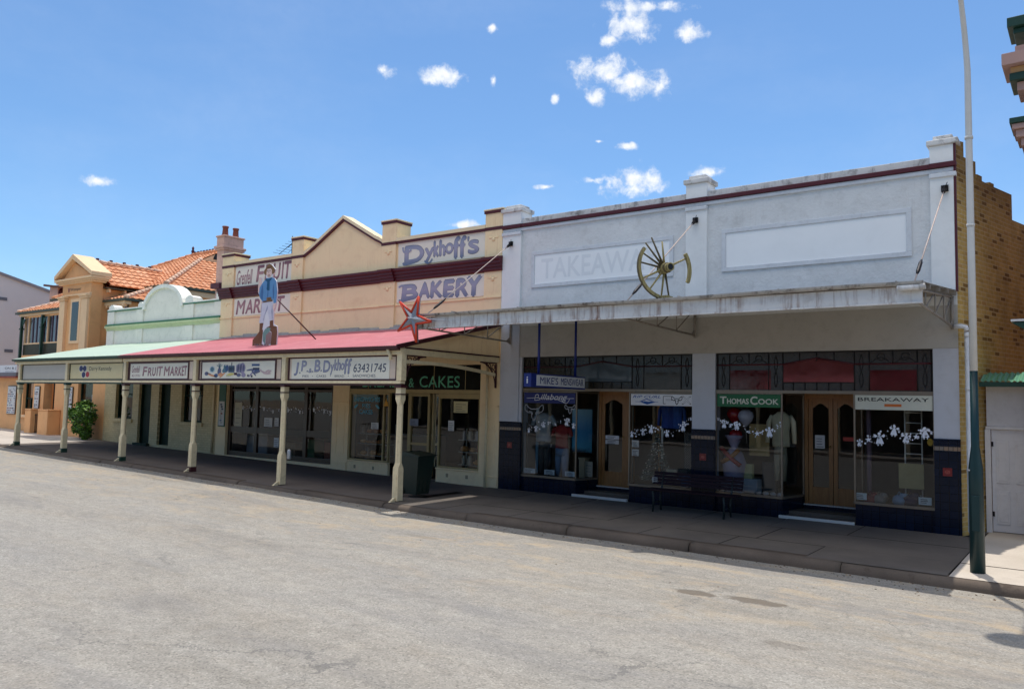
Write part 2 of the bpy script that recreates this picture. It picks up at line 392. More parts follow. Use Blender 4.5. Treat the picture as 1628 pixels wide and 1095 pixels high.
def asphalt():
    m, t = newmat('asphalt'); co = t.n('ShaderNodeTexCoord').outputs['Object']
    big = t.noise(t.mapping(co, (0.5, 1.0, 1)), 0.35, 5, 0.6)
    k = t.ramp(big, [(0.28, lin((136, 130, 119))), (0.5, lin((155, 148, 136))), (0.72, lin((145, 141, 134)))])
    # worn wheel lanes run along the street
    lane = t.noise(t.mapping(co, (0.05, 1.1, 1)), 1.0, 4, 0.55)
    k = t.mix(t.ramp(lane, [(0.42, 0.0), (0.60, 0.72)]), k, lin((158, 152, 141)))
    # stone chips
    v = t.n('ShaderNodeTexVoronoi', {'Scale': 62.0, 'Randomness': 1.0}); t.t.links.new(co, v.inputs['Vector'])
    sep = t.n('ShaderNodeSeparateColor'); t.t.links.new(v.outputs['Color'], sep.inputs[0])
    k = t.mix(0.75, k, t.ramp(sep.outputs[0], [(0.0, 0.55), (0.30, 0.93), (0.85, 1.06), (1.0, 1.42)]), 'MULTIPLY')
    mid = t.noise(t.mapping(co, (0.6, 1, 1)), 7.0, 8, 0.75)
    k = t.mix(0.65, k, t.ramp(mid, [(0.3, 0.72), (0.5, 1.0), (0.72, 1.25)]), 'MULTIPLY')
    # pale sandy scuffs beside the kerb and scattered tarry flecks
    sx = t.n('ShaderNodeSeparateXYZ'); t.t.links.new(co, sx.inputs[0])
    near = t.ramp(t.math('DIVIDE', sx.outputs['Y'], 14.0), [(0.5, 0.12), (0.78, 1.0), (0.93, 0.7)])
    sand = t.ramp(t.noise(t.mapping(co, (0.7, 1.2, 1)), 1.3, 9, 0.74, 0.8), [(0.50, 0.0), (0.66, 1.0)])
    k = t.mix(t.math('MULTIPLY', t.math('MULTIPLY', sand, near), 0.70), k, lin((184, 162, 130)))
    dk = t.ramp(t.noise(t.mapping(co, (0.25, 1.0, 1), (5, 2, 0)), 0.9, 7, 0.65, 0.5), [(0.52, 0.0), (0.68, 1.0)])
    k = t.mix(t.math('MULTIPLY', dk, 0.42), k, lin((112, 110, 110)))
    fl = t.ramp(t.noise(t.mapping(co, (0.55, 1.2, 1), (3, 7, 0)), 3.6, 8, 0.78), [(0.67, 0.0), (0.74, 1.0)])
    k = t.mix(t.math('MULTIPLY', fl, 0.55), k, lin((96, 92, 90)))
    # two oil stains, with ragged edges
    for sx_, sy_, a_, b_, st in ((-4.2, 9.6, 0.32, 0.16, .8), (-3.46, 9.68, 0.48, 0.17, .8), (-2.55, 8.0, 0.25, 0.12, .35), (-9.6, 10.3, 0.5, 0.12, .3)):
        mp = t.mapping(co, (1 / a_, 1 / b_, 0), (-sx_ / a_, -sy_ / b_, 0))
        ln = t.n('ShaderNodeVectorMath', operation='LENGTH'); t.t.links.new(mp, ln.inputs[0])
        d = t.math('ADD', ln.outputs['Value'], t.math('MULTIPLY', t.math('SUBTRACT', t.noise(co, 6.0, 5, 0.6), 0.5), 1.2))
        k = t.mix(t.math('MULTIPLY', t.ramp(d, [(0.75, 1.0), (1.05, 0.0)]), st), k, lin((104, 94, 82)))
    # fine cracks
    cr = t.n('ShaderNodeTexVoronoi', {'Scale': 0.55, 'Randomness': 1.0}, feature='DISTANCE_TO_EDGE')
    wv = t.n('ShaderNodeVectorMath', operation='ADD'); t.t.links.new(co, wv.inputs[0])
    wn = t.n('ShaderNodeVectorMath', {1: (0.9, 0.9, 0)}, operation='MULTIPLY'); t.t.links.new(t.noise(co, 1.7, 5, 0.7, out=1), wn.inputs[0]); t.t.links.new(wn.outputs[0], wv.inputs[1])
    t.t.links.new(wv.outputs[0], cr.inputs['Vector'])
    crk = t.math('MULTIPLY', t.math('LESS_THAN', cr.outputs['Distance'], 0.006), t.ramp(t.noise(co, 0.4, 3), [(0.5, 0.0), (0.6, 1.0)]))
    k = t.mix(t.math('MULTIPLY', crk, 0.45), k, lin((90, 88, 86)))
    h = t.math('ADD', t.math('MULTIPLY', v.outputs['Distance'], -0.6), t.math('MULTIPLY', mid, 0.8))
    finish(t, k, 0.88, 0, 0.25, bump(t, h, 0.55, 0.012)); return m
ASPH = asphalt()

def concrete(name, col, col2, stain=0.4):
    m, t = newmat(name); co = t.n('ShaderNodeTexCoord').outputs['Object']
    k = t.ramp(t.noise(co, 0.8, 8, 0.65), [(0.3, lin(col)), (0.7, lin(col2))])
    k = t.mix(0.5, k, t.ramp(t.noise(co, 60.0, 4, 0.7), [(0.3, 0.8), (0.7, 1.15)]), 'MULTIPLY')
    st = t.ramp(t.noise(co, 2.3, 8, 0.75), [(0.6, 0.0), (0.78, 1.0)])
    k = t.mix(t.math('MULTIPLY', st, stain), k, lin((100, 84, 70)) if stain < .5 else lin((52, 42, 34)))
    finish(t, k, 0.9, 0, 0.2, bump(t, t.noise(co, 50.0, 5, 0.7), 0.25, 0.006)); return m
CONC = concrete('concrete_slab', (94, 88, 82), (114, 106, 98))  # darkened so the awning's shade is put into the slab colour
SUNSLAB = concrete('sunlit_tone_slab', (190, 178, 162), (206, 195, 180))  # same concrete, lighter tone standing in for sunlight
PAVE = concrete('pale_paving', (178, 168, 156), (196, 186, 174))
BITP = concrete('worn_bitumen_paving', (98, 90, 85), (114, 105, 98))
KERB = concrete('kerb_concrete', (88, 78, 69), (114, 101, 89), .85)
DIRT = concrete('bare_ground', (150, 130, 105), (170, 150, 125))

def grid(xs, ys, f, mat, name):
    b = B(); rows = [[b.bm.verts.new((x, y, f(x, y))) for x in xs] for y in ys]; i = b.mi(mat)
    for r in range(len(ys) - 1):
        for c in range(len(xs) - 1):
            fc = b.bm.faces.new((rows[r][c], rows[r][c + 1], rows[r + 1][c + 1], rows[r + 1][c])); fc.material_index = i; fc.smooth = True
    return struct(b.make(name, org=(0, 0, 0)))
def fr(a, b_, st):
    n = max(1, int(round((b_ - a) / st))); return [a + (b_ - a) * i / n for i in range(n + 1)]

b = B(); b.face([(-900, -900, -0.9), (900, -900, -0.9), (900, 900, -0.9), (-900, 900, -0.9)], DIRT); struct(b.make('ground', org=(0, 0, 0)))
def RZ(x, y):
    e = G(x) - 0.045 - KH(x) + 0.012 * math.sin(x * 1.7) * 0.4
    return e + 0.14 * (1 - ((y - 1.5) / 11.1) ** 2)
grid(fr(-46, 40, 1.0), fr(-9.4, 12.7, 0.8), RZ, ASPH, 'road')
grid([-120, -80, -60, -46], [-60, -9.4, 12.7, 40, 80], lambda x, y: G(-46) - 0.145, ASPH, 'side_road')
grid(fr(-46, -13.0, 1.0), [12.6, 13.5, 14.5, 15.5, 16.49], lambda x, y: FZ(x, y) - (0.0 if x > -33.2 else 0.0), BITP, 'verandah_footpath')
# sunlit concrete footpath beyond the verandah and on the right, laid as slabs
b = B()
xs = fr(-46, -33.4, 1.8)
for i in range(len(xs) - 1):
    for y0, y1 in ((12.66, 14.5), (14.5, 16.49)):
        x0, x1 = xs[i] + .006, xs[i + 1] - .006
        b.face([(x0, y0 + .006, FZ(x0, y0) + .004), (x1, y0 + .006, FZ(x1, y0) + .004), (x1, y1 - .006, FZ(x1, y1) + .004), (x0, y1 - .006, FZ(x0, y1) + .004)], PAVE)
struct(b.make('paved_corner_footpath', org=(0, 0, 0)))
b = B()
xs = [-13.0, -11.3, -9.6, -8.15, -6.7, -5.2, -3.75, -1.8, -.6, .6, 1.6, 2.6, 3.5, 5, 6.5, 8, 10, 12, 15, 20, 30]
for i in range(len(xs) - 1):
    for y0, y1 in ((12.6, 13.75), (13.75, 15.15), (15.15, 17.6 if xs[i] > -2.5 else 16.49)):
        sh = 0.3 if y0 == 13.75 and not -4 < xs[i] < 1 else 0.0
        x0, x1 = xs[i] + .011 + sh, xs[i + 1] - .011 + sh
        dz = random.uniform(-.004, .004)
        b.face([(x0, y0 + .010, FZ(x0, y0) + dz + .006), (x1, y0 + .010, FZ(x1, y0) + dz + .006), (x1, y1 - .005, FZ(x1, y1) + dz + .006), (x0, y1 - .005, FZ(x0, y1) + dz + .006)], CONC if xs[i] < -1.9 else SUNSLAB)  # slabs beyond the awning's shade take the painted sunlit tone
struct(b.make('concrete_footpath', org=(0, 0, 0)))
grid(fr(-13.5, 31, 1.0), [12.6, 14, 17.7], lambda x, y: FZ(x, y) - .03, concrete('joint_dirt', (44, 38, 33), (56, 48, 42)), 'footpath_bed')

# kerb: separate cast lengths, rounded nose, worn and chipped
def kerb_run(name, x_start, x_end, side=1, y0=12.5):
    b = B(); x = x_start; i = b.mi(KERB)
    while x < x_end:
        ln = min(random.choice([1.9, 2.4, 2.4, 3.0]), x_end - x)
        n = max(2, int(ln / 0.15)); rings = []; jy = random.uniform(-.015, .015); jz = random.uniform(-.008, .008)
        for k in range(n + 1):
            xx = x + .006 + (ln - .012) * k / n; g = FZ(xx, 12.6) + .004 + jz; h = KH(xx) + .06
            ch = 0.012 * math.sin(xx * 7.3) * math.sin(xx * 3.1 + 1) + random.uniform(-.009, .009)
            if side == 1 and -3.45 < xx < -2.55: ch += 0.055 * math.sin((xx + 3.45) / .9 * PI) * (0.6 + 0.4 * math.sin(xx * 31))
            prof = [(y0 + .30, -.03), (y0 + .30, 0), (y0 + .12, 0), (y0 + .055 + ch, -.012), (y0 + .018 + ch, -.045), (y0 + ch * .8, -.09), (y0 - .012 + ch * .4, -h), (y0 + .05, -h - .08)]
            rings.append([b.bm.verts.new((xx, (p[0] + jy) if side == 1 else -(p[0] + jy - 12.5) - 9.2, g + p[1])) for p in prof])
        for k in range(n):
            for q in range(7):
                vs = (rings[k][q], rings[k][q + 1], rings[k + 1][q + 1], rings[k + 1][q])
                f = b.bm.faces.new(vs if side == 1 else vs[::-1]); f.material_index = i; f.smooth = True
        for rr in (rings[0], rings[-1]):
            f = b.bm.faces.new(rr); f.material_index = i
        x += ln
    bmesh.ops.recalc_face_normals(b.bm, faces=b.bm.faces[:])
    return struct(b.make(name, org=(0, 0, 0)))
kerb_run('kerb', -46, 30)
# grit, leaf scraps and small stones lying along the gutter
random.seed(77)
GRIT = [P('grit_%d' % k, c, .9, .2, 20) for k, c in enumerate(((120, 104, 86), (84, 74, 64), (160, 140, 112), (96, 70, 44)))]
b = B()
for k in range(1500):
    x = random.uniform(-30, 1.5); y = 12.47 - abs(random.gauss(0, .22)) if random.random() < .8 else random.uniform(9.5, 12.4); z = RZ(x, y); r = random.choice((.006, .008, .012, .018)) * (1 if y > 11.6 else .8)
    m_ = random.choice(GRIT); a = random.uniform(0, PI); c_, s_ = math.cos(a) * r, math.sin(a) * r
    top = (x + random.uniform(-r, r) * .3, y, z + r * random.uniform(.35, .9)); base = [(x + c_, y + s_, z), (x - s_ * 1.3, y + c_ * 1.3, z), (x - c_, y - s_, z), (x + s_ * 1.2, y - c_ * 1.2, z)]
    for q in range(4): b.face([base[q], base[(q + 1) % 4], top], m_)
g_ = b.make('gutter_grit', org=(0, 0, 0)); g_['kind'] = 'stuff'; g_['label'] = 'small stones and leaf scraps lying along the gutter'
kerb_run('far_kerb', -46, 30, -1)

# ------------------------------------------------------------------ shared finishes
WHITE = P('white_painted_render', (220, 220, 218), 0.8, 0.07, 1.5, 1.0, 15.0, spec=0.2, grime=0.22, gcol=(150, 144, 136), streak=0.13, scol=(140, 130, 118))
BULK = P('shaded_bulkhead_tone', (182, 177, 168), 0.75, 0.05, 1.5, 0.1, 20, grime=.2, gcol=(120, 106, 92))  # wall paint darkened to stand in for shade under the awning
WSMOOTH = P('smooth_white_paint', (238, 237, 233), 0.6, 0.03, 1.2, 0.08, 14.0, grime=0.10, gcol=(150, 145, 140), streak=0.05, scol=(150, 140, 130))
WLOW = P('shaded_pier_tone', (192, 194, 201), 0.6, 0.04, 1.2, 0.08, 14, grime=.15, gcol=(140, 132, 124))  # white pier paint greyed, awning shade put into its colour
WPANEL = P('white_sign_panel', (246, 246, 244), 0.55, 0.02, 0.8, 0.0, grime=0.05, gcol=(170, 165, 160))
WTRIM = P('grey_white_trim', (214, 216, 218), 0.65, 0.05, 2, 0.1, grime=0.2, gcol=(120, 115, 110))
WEATHER = P('weathered_coping', (214, 212, 208), 0.85, 0.14, 1.4, 0.4, 30, grime=0.85, gcol=(92, 84, 78), streak=0.75, scol=(70, 62, 56))
MAROON = P('maroon_paint', (82, 24, 32), 0.5, 0.08, 3)
DMAROON = P('dark_maroon_paint', (66, 24, 30), 0.5, 0.08, 3)
BTILE = brickmat('blue_glazed_tile', (11, 26, 48), (8, 20, 38), (5, 12, 22), 0.15, 0.15, 0.006, rough=0.22, bmp=0.25, spec=0.22, off=0.0)
BAND = brickmat('mottled_tile_band', (150, 122, 96), (120, 112, 104), (60, 55, 50), 0.075, 0.10, 0.006, rough=0.25, bmp=0.2, spec=0.5, off=0.0)
TIMBER = None
def woodmat(name, a, c2, rough=0.35):
    m, t = newmat(name); co = t.n('ShaderNodeTexCoord').outputs['Object']
    n = t.noise(t.mapping(co, (9, 9, 0.7)), 4.0, 6, 0.6, 1.2)
    k = t.ramp(n, [(0.3, lin(a)), (0.7, lin(c2))])
    finish(t, k, rough, 0, 0.45, bump(t, n, 0.1, 0.004)); MATS[name] = m; return m
TIMBER = woodmat('varnished_timber', (128, 86, 46), (160, 114, 64))
DKWOOD = woodmat('dark_stained_timber', (52, 36, 26), (70, 48, 34))
STEELF = P('aged_bronze_frame', (128, 118, 104), 0.4, 0.1, 4, metal=0.6, spec=0.5)
LEAD = P('lead_came', (40, 38, 38), 0.5, 0.1, 6, metal=0.3)
GLASS = glassmat('window_glass', (0.90, 0.93, 0.92), 0.85)
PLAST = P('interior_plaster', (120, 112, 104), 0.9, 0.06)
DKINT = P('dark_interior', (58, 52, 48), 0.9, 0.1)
FLOOR = P('shop_floor', (96, 84, 72), 0.5, 0.1)
BLACK = P('black_paint', (24, 24, 26), 0.5, 0.1)
BRICK = brickmat('yellow_side_brick', (216, 184, 112), (196, 160, 86), (216, 194, 146), 0.235, 0.086, 0.011, 'SZ', 0.85, 0.6, grime=0.6, gcol=(96, 68, 38), dark=0.6, topdark=6.0)
GALV = P('galvanised_iron', (168, 172, 176), 0.45, 0.12, 2.5, metal=0.55, grime=0.3, gcol=(120, 90, 66))
RUSTW = P('rusty_white_fascia', (216, 215, 212), 0.6, 0.05, 1.5, 0.1, grime=0.35, gcol=(130, 104, 84), streak=0.9, scol=(120, 74, 40), sfreq=3.2, slo=0.36)
GUTTER = P('stained_gutter', (176, 172, 166), 0.55, 0.12, 2.0, 0.2, grime=0.95, gcol=(52, 44, 38), streak=0.5, scol=(112, 66, 36))
ROD = P('painted_steel_rod', (188, 168, 156), 0.5, 0.1, 3, streak=0.6, scol=(120, 78, 52))
IRON = P('dark_iron', (40, 36, 36), 0.5, 0.1, 5, metal=0.5)
TRUSS = P('bracket_paint', (150, 142, 132), 0.6, 0.1, 3, grime=0.5, gcol=(90, 70, 52))

def corr(b, xa, xb, line, mat, per=0.076, amp=0.009, n=6):
    """corrugated sheet: ridges run along the (y,z) polyline, repeated across x"""
    cnt = int((xb - xa) / per * n); i = b.mi(mat); prev = None
    dy, dz = line[-1][0] - line[0][0], line[-1][1] - line[0][1]; L = math.hypot(dy, dz); ny, nz = -dz / L, dy / L
    if nz < 0: ny, nz = -ny, -nz
    for k in range(cnt + 1):
        x = xa + (xb - xa) * k / cnt; o = amp * math.cos(2 * PI * (x - xa) / per)
        cur = [b.bm.verts.new((x, y + ny * o, z + nz * o)) for y, z in line]
        if prev:
            for q in range(len(line) - 1):
                f = b.bm.faces.new((prev[q], cur[q], cur[q + 1], prev[q + 1])); f.material_index = i; f.smooth = True
        prev = cur
    return b

# ------------------------------------------------------------------ white rendered shop building
WB = thing('shop_building', 'long white rendered shop building with two framed blank panels and a yellow brick side wall', 'building', (-7.4, 16.5, 0))
Y = 16.5
b = B()
b.box(-12.68, -2.12, Y, Y + .3, 4.2, 6.86, WHITE); b.box(-12.68, -2.12, Y, Y + .3, 3.40, 4.197, BULK)
for x0, x1 in ((-12.68, -12.0), (-7.32, -6.79), (-2.54, -2.12)): b.box(x0, x1, Y, Y + .3, 1.72, 3.397, WLOW)
b.box(-12.66, -12.04, Y + .01, Y + .3, 0, 1.72, WLOW); b.box(-7.29, -6.82, Y + .01, Y + .3, 0, 1.72, WLOW); b.box(-2.51, -2.14, Y + .01, Y + .3, 0, 1.72, WLOW)
b.make('front_wall', WB)
b = B(); b.box(-12.68, -2.12, Y - .004, Y + .3, 6.883, 7.035, WEATHER, .012); b.make('coping', WB)
b = B(); b.box(-12.70, -2.10, Y - .085, Y + .1, 6.792, 6.882, MAROON, .01); b.make('string_course', WB)
b = B(); b.box(-12.69, -2.11, Y - .05, Y + .1, 6.70, 6.789, WTRIM, .02); b.make('moulding', WB)
for x0, x1 in ((-12.68, -12.08), (-7.47, -6.97), (-2.53, -2.10)):
    b = B(); b.box(x0, x1, Y - .062, Y + .05, 4.46, 6.69, WSMOOTH, .006); (b.box(x0, x1, Y - .03, Y - .002, 1.74, 4.458, WLOW, .004) if x0 < -12 else None); b.box(x0 - .012, x1 + .012, Y - .10, Y + .02, 6.60, 6.688, WTRIM, .015)
    b.box(x0 - .012, x1 + .012, Y - .105, Y + .02, 6.794, 6.884, MAROON, .008)
    b.box(x0, x1, Y - .062, Y + .42, 6.887, 7.22, WSMOOTH, .006)
    pr = b.make('pier', WB)
    c = B(); c.box(x0 - .05, x1 + .05, Y - .11, Y + .47, 7.222, 7.33, WEATHER, .02); c.box(x0 + .05, x1 - .05, Y - .02, Y + .38, 7.332, 7.42, WEATHER, .015)
    o = c.make('pier_cap', WB); o.parent = pr
    # pier_cap is a sub-part of its pier (same origin)
for x0, x1 in ((-11.75, -7.79), (-6.64, -2.86)):
    b = B(); z0, z1 = 5.17, 6.11; w_ = .095
    for q in ((x0, x1, z1 - w_, z1), (x0, x1, z0, z0 + w_), (x0, x0 + w_, z0 + w_, z1 - w_), (x1 - w_, x1, z0 + w_, z1 - w_)):
        b.box(q[0], q[1], Y - .035, Y + .01, q[2], q[3], WTRIM, .008)
    fr_ = b.make('panel_frame', WB)
    b = B(); b.box(x0 + w_ + .002, x1 - w_ - .002, Y - .012, Y + .01, z0 + w_ + .002, z1 - w_ - .002, WPANEL)
    if x0 < -8:
        GH = P('faded_lettering', (231, 232, 232), 0.6, 0.02)
        text(b, 'TAKEAWAY', -11.45, -8.15, 5.38, 5.90, Y - .0135, GH, 0.02)
    o = b.make('blank_sign_panel', WB); o.parent = fr_
# glazed tile piers with a mottled band and a small red crest tile
REDT = P('red_tile', (120, 34, 36), 0.3, 0.2, 20)
for x0, x1 in ((-12.67, -11.99), (-7.325, -6.785), (-2.545, -2.11)):
    b = B(); b.box(x0 + .001, x1 - .001, Y + .0085, Y + .05, 0.0, 1.72, BTILE) if False else None
    b.box(x0, x0 + .018, Y + .0085, Y + .06, 0, 1.7, BTILE); b.box(x1 - .029, x1, Y + .0085, Y + .06, 0, 1.7, BTILE); b.box(x0, x1, Y - .02, Y + .008, 0.0, 1.52, BTILE); b.box(x0, x1, Y - .024, Y + .008, 1.522, 1.60, BAND); b.box(x0, x1, Y - .02, Y + .008, 1.602, 1.70, BTILE)
    b.box(x0 - .005, x1 + .005, Y - .035, Y + .008, 1.702, 1.735, BTILE, .008)
    xc = (x0 + x1) / 2; b.box(xc - .075, xc + .075, Y - .024, Y, 1.06, 1.21, REDT)
    ell(b, xc, 1.135, .045, .035, Y - .0255, P('tile_emblem', (150, 70, 64), .3), 10)
    b.make('tiled_pier', WB)
# slanting brick side wall, stepped down to the back
def sx(y): return -2.11 + .262 * (y - 16.5)
prof = [(16.52, 0), (16.52, 7.30), (16.86, 7.34), (16.86, 7.05), (17.38, 7.07), (17.38, 6.76), (17.44, 6.76), (17.44, 6.84), (17.66, 6.84), (17.66, 6.75), (18.02, 6.74), (18.02, 6.80), (18.22, 6.80), (18.22, 6.74),
        (19.1, 6.75), (19.1, 6.22), (21.5, 6.22), (21.5, 5.7), (30.0, 5.7), (30.0, 0)]
b = B(); A = [b.bm.verts.new((sx(y), y, z)) for y, z in prof]; Bk = [b.bm.verts.new((sx(y) - .28, y, z)) for y, z in prof]; i = b.mi(BRICK)
for ff in (A, Bk[::-1]): f = b.bm.faces.new(ff); f.material_index = i
for k in range(len(prof)):
    q = (k + 1) % len(prof); f = b.bm.faces.new((A[k], Bk[k], Bk[q], A[q])); f.material_index = i
bmesh.ops.recalc_face_normals(b.bm, faces=b.bm.faces[:])
b.make('brick_side_wall', WB)
b = B(); b.box(-2.135, -2.098, Y - .066, Y + .02, 4.45, 7.22, MAROON); b.make('corner_trim', WB)
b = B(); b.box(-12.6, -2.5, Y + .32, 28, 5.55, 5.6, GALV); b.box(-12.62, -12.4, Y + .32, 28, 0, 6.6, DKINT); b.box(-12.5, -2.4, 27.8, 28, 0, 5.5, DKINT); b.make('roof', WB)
# shop interiors
b = B()
for x0, x1 in ((-12.0, -7.1), (-7.0, -2.42)):
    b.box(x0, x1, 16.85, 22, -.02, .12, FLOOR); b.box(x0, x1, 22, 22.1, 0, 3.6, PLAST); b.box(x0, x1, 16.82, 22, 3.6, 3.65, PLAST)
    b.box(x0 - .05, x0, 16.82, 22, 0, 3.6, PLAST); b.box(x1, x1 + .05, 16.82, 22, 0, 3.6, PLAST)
b.make('shop_interior', WB)

def pane(b, p0, p1, z0, z1, m):               # vertical glass sheet between two plan points
    b.face([(p0[0], p0[1], z0), (p1[0], p1[1], z0), (p1[0], p1[1], z1), (p0[0], p0[1], z1)], m)
def post2(b, p, z0, z1, m, r=.016): b.box(p[0] - r, p[0] + r, p[1] - r, p[1] + r, z0, z1, m)
def rail(b, p0, p1, z, m, h=.03, d=.02):
    a, c = Vector((p0[0], p0[1], 0)), Vector((p1[0], p1[1], 0)); dr = (c - a).normalized(); nn = Vector((-dr.y, dr.x, 0)) * d
    poly = [a - nn, c - nn, c + nn, a + nn]
    b.prism([(v.x, v.y) for v in poly], 'Z', z, z + h, m)
GY = 16.56
DECAL = P('white_window_decal', (238, 240, 248), 0.6, 0.02)
def angel(b, x, z, s, y, rot=0.0, star=False):
    def tr(u, v):
        return (x + (u * math.cos(rot) - v * math.sin(rot)) * s, z + (u * math.sin(rot) + v * math.cos(rot)) * s)
    if star:
        flat(b, [tr(math.cos(PI / 2 + k * PI / 5) * (.5 if k % 2 == 0 else .2), math.sin(PI / 2 + k * PI / 5) * (.5 if k % 2 == 0 else .2)) for k in range(10)], y, DECAL); return
    flat(b, [tr(-.09, .22), tr(-.32, -.46), tr(-.16, -.52), tr(0, -.48), tr(.16, -.52), tr(.32, -.46), tr(.09, .22)], y, DECAL)
    for sg in (-1, 1): flat(b, [tr(sg * .12, .16), tr(sg * .36, .34), tr(sg * .46, .2), tr(sg * .34, .04)], y - .001, DECAL)
    c = tr(0, .36); ell(b, c[0], c[1], .13 * s, .13 * s, y - .002, DECAL, 9)
    for sg in (-1, 1): c = tr(sg * .14, -.58); ell(b, c[0], c[1], .055 * s, .07 * s, y, DECAL, 7)
def garland(b, pts, y, dens=7):
    for k, p in enumerate(pts):
        angel(b, p[0], p[1], p[2], y, random.uniform(-.15, .15), star=(len(p) > 3))
    for k in range(len(pts) - 1):
        for q in range(dens):
            u = random.random(); x = pts[k][0] + (pts[k + 1][0] - pts[k][0]) * u; z = pts[k][1] + (pts[k + 1][1] - pts[k][1]) * u + random.gauss(0, .05) + .02
            r = random.choice((.007, .009, .013, .019)); ell(b, x, z, r, r, y, DECAL, 8)

# each display: (name of side) glass plan polyline, sill height
def display(pts, z0, z1, decal=None, riser=True):
    b = B()
    for p in pts: post2(b, p, z0, z1, STEELF)
    for k in range(len(pts) - 1):
        rail(b, pts[k], pts[k + 1], z0 - .05, STEELF, .05, .03); rail(b, pts[k], pts[k + 1], z1 - .001, STEELF, .03, .022)
    fr_ = b.make('window_frame', WB)
    b = B()
    for k in range(len(pts) - 1): pane(b, pts[k], pts[k + 1], z0, z1, GLASS)
    o = b.make('window_glass', WB); o.parent = fr_
    if decal:
        b = B(); decal(b); o = b.make('angel_decal', WB); o.parent = fr_
    b = B()
    for k in range(len(pts) - 1):
        a, c = Vector(pts[k] + (0,)), Vector(pts[k + 1] + (0,)); dr = (c - a).normalized(); nn = Vector((-dr.y, dr.x, 0))
        poly = [a + nn * .005, c + nn * .005, c + nn * .05, a + nn * .05]
        b.prism([(v.x, v.y) for v in poly], 'Z', -.01, z0 - .052, BTILE)
    b.make('tiled_stall_riser', WB)
    return fr_
display([(-11.995, GY), (-10.36, GY), (-10.17, 17.28)], .42, 2.50, lambda b: garland(b, [(-11.78, 1.54, .11), (-11.56, 1.59, .15), (-11.33, 1.70, .14), (-10.98, 1.72, .05), (-10.64, 1.79, .18), (-10.44, 1.70, .13)], GY - .004))
display([(-9.2, 17.28), (-8.9, GY), (-7.325, GY)], .42, 2.50, lambda b: garland(b, [(-8.84, 1.56, .13), (-8.55, 1.63, .15), (-8.34, 1.70, .18), (-7.95, 1.62, .15), (-7.56, 1.77, .17), (-7.37, 1.96, .07)], GY - .004, 10))
display([(-6.785, GY), (-5.36, GY), (-5.2, 17.48)], .42, 2.52, lambda b: garland(b, [(-6.74, 1.97, .06), (-6.60, 1.87, .16), (-6.46, 1.84, .08), (-6.32, 1.85, .17), (-6.05, 1.72, .06), (-5.88, 1.69, .13, 1), (-5.62, 1.74, .2), (-5.38, 1.87, .06)], GY - .004, 8))
display([(-4.02, 17.48), (-3.94, GY), (-2.545, GY)], .46, 2.52, lambda b: garland(b, [(-3.85, 1.60, .13), (-3.69, 1.66, .13, 1), (-3.49, 1.70, .23), (-3.23, 1.86, .19), (-3.02, 1.73, .18), (-2.85, 1.75, .12, 1), (-2.70, 1.84, .2), (-2.59, 1.84, .06)], GY - .004, 10))
# display platforms
b = B()
for x0, x1, z in ((-11.98, -10.33, .40), (-8.88, -7.33, .40), (-6.77, -5.32, .40), (-3.93, -2.55, .44)): b.box(x0, x1, GY + .03, GY + .95, z - .03, z, P('display_base', (120, 104, 86), .7))
b.make('display_platform', WB)
# entry recess floor, steps, ceiling
NOS = P('white_step_nosing', (212, 206, 196), .6, .06)
for x0, x1, yd in ((-10.34, -8.92, 17.3), (-5.34, -3.96, 17.5)):
    b = B(); b.box(x0, x1, Y + .02, yd, -.02, .045, FLOOR); b.box(x0 - .06, x1 + .02, Y - .06, Y + .018, -.02, .06, NOS, .01)
    b.box(x0 + .15, x1 - .02, yd - .03, yd + .1, .047, .20, BTILE); b.box(x0 + .15, x1 - .02, yd - .06, yd + .1, .202, .225, NOS)
    b.make('entry_step', WB)
    b = B(); b.box(x0 + .1, x1, GY + .02, yd + .1, 2.56, 2.60, WTRIM); b.make('recess_ceiling', WB)

def door_leaf(x0, x1, y, z0, z1, parentname='timber_door'):
    b = B(); w_ = .085
    b.box(x0, x0 + w_, y, y + .045, z0, z1, TIMBER, .004); b.box(x1 - w_, x1, y, y + .045, z0, z1, TIMBER, .004)
    b.box(x0 + w_ + .001, x1 - w_ - .001, y + .002, y + .043, z0, z0 + .36, TIMBER, .004)
    # arched head rail
    n = 10; top = z1; pl = [(x0 + w_ + .001, top), (x1 - w_ - .001, top)]
    for k in range(n + 1):
        u = k / n; pl.append((x1 - w_ - .001 - u * (x1 - x0 - 2 * w_ - .002), z1 - .21 + .10 * math.sin(PI * u) ** 1.5))
    b.prism(pl, 'Y', y + .002, y + .043, TIMBER)
    o = b.make(parentname, WB)
    g = B(); g.face([(x0 + w_, y + .022, z0 + .36), (x1 - w_, y + .022, z0 + .36), (x1 - w_, y + .022, z1 - .1), (x0 + w_, y + .022, z1 - .1)], GLASS); q = g.make('door_glass', WB); q.parent = o
    g = B(); g.ball((x1 - .05, y - .03, (z0 + z1) / 2 + .1), .022, P('brass', (170, 140, 80), .3, .05, metal=.9)); g.tube([(x1 - .05, y, (z0 + z1) / 2 + .1), (x1 - .05, y - .03, (z0 + z1) / 2 + .1)], .01, MATS['brass']); q = g.make('handle', WB); q.parent = o
    return o
d1 = door_leaf(-10.08, -9.42, 17.31, .23, 2.46)
d2 = door_leaf(-5.10, -4.60, 17.51, .23, 2.46); d3 = door_leaf(-4.59, -4.09, 17.51, .23, 2.46)
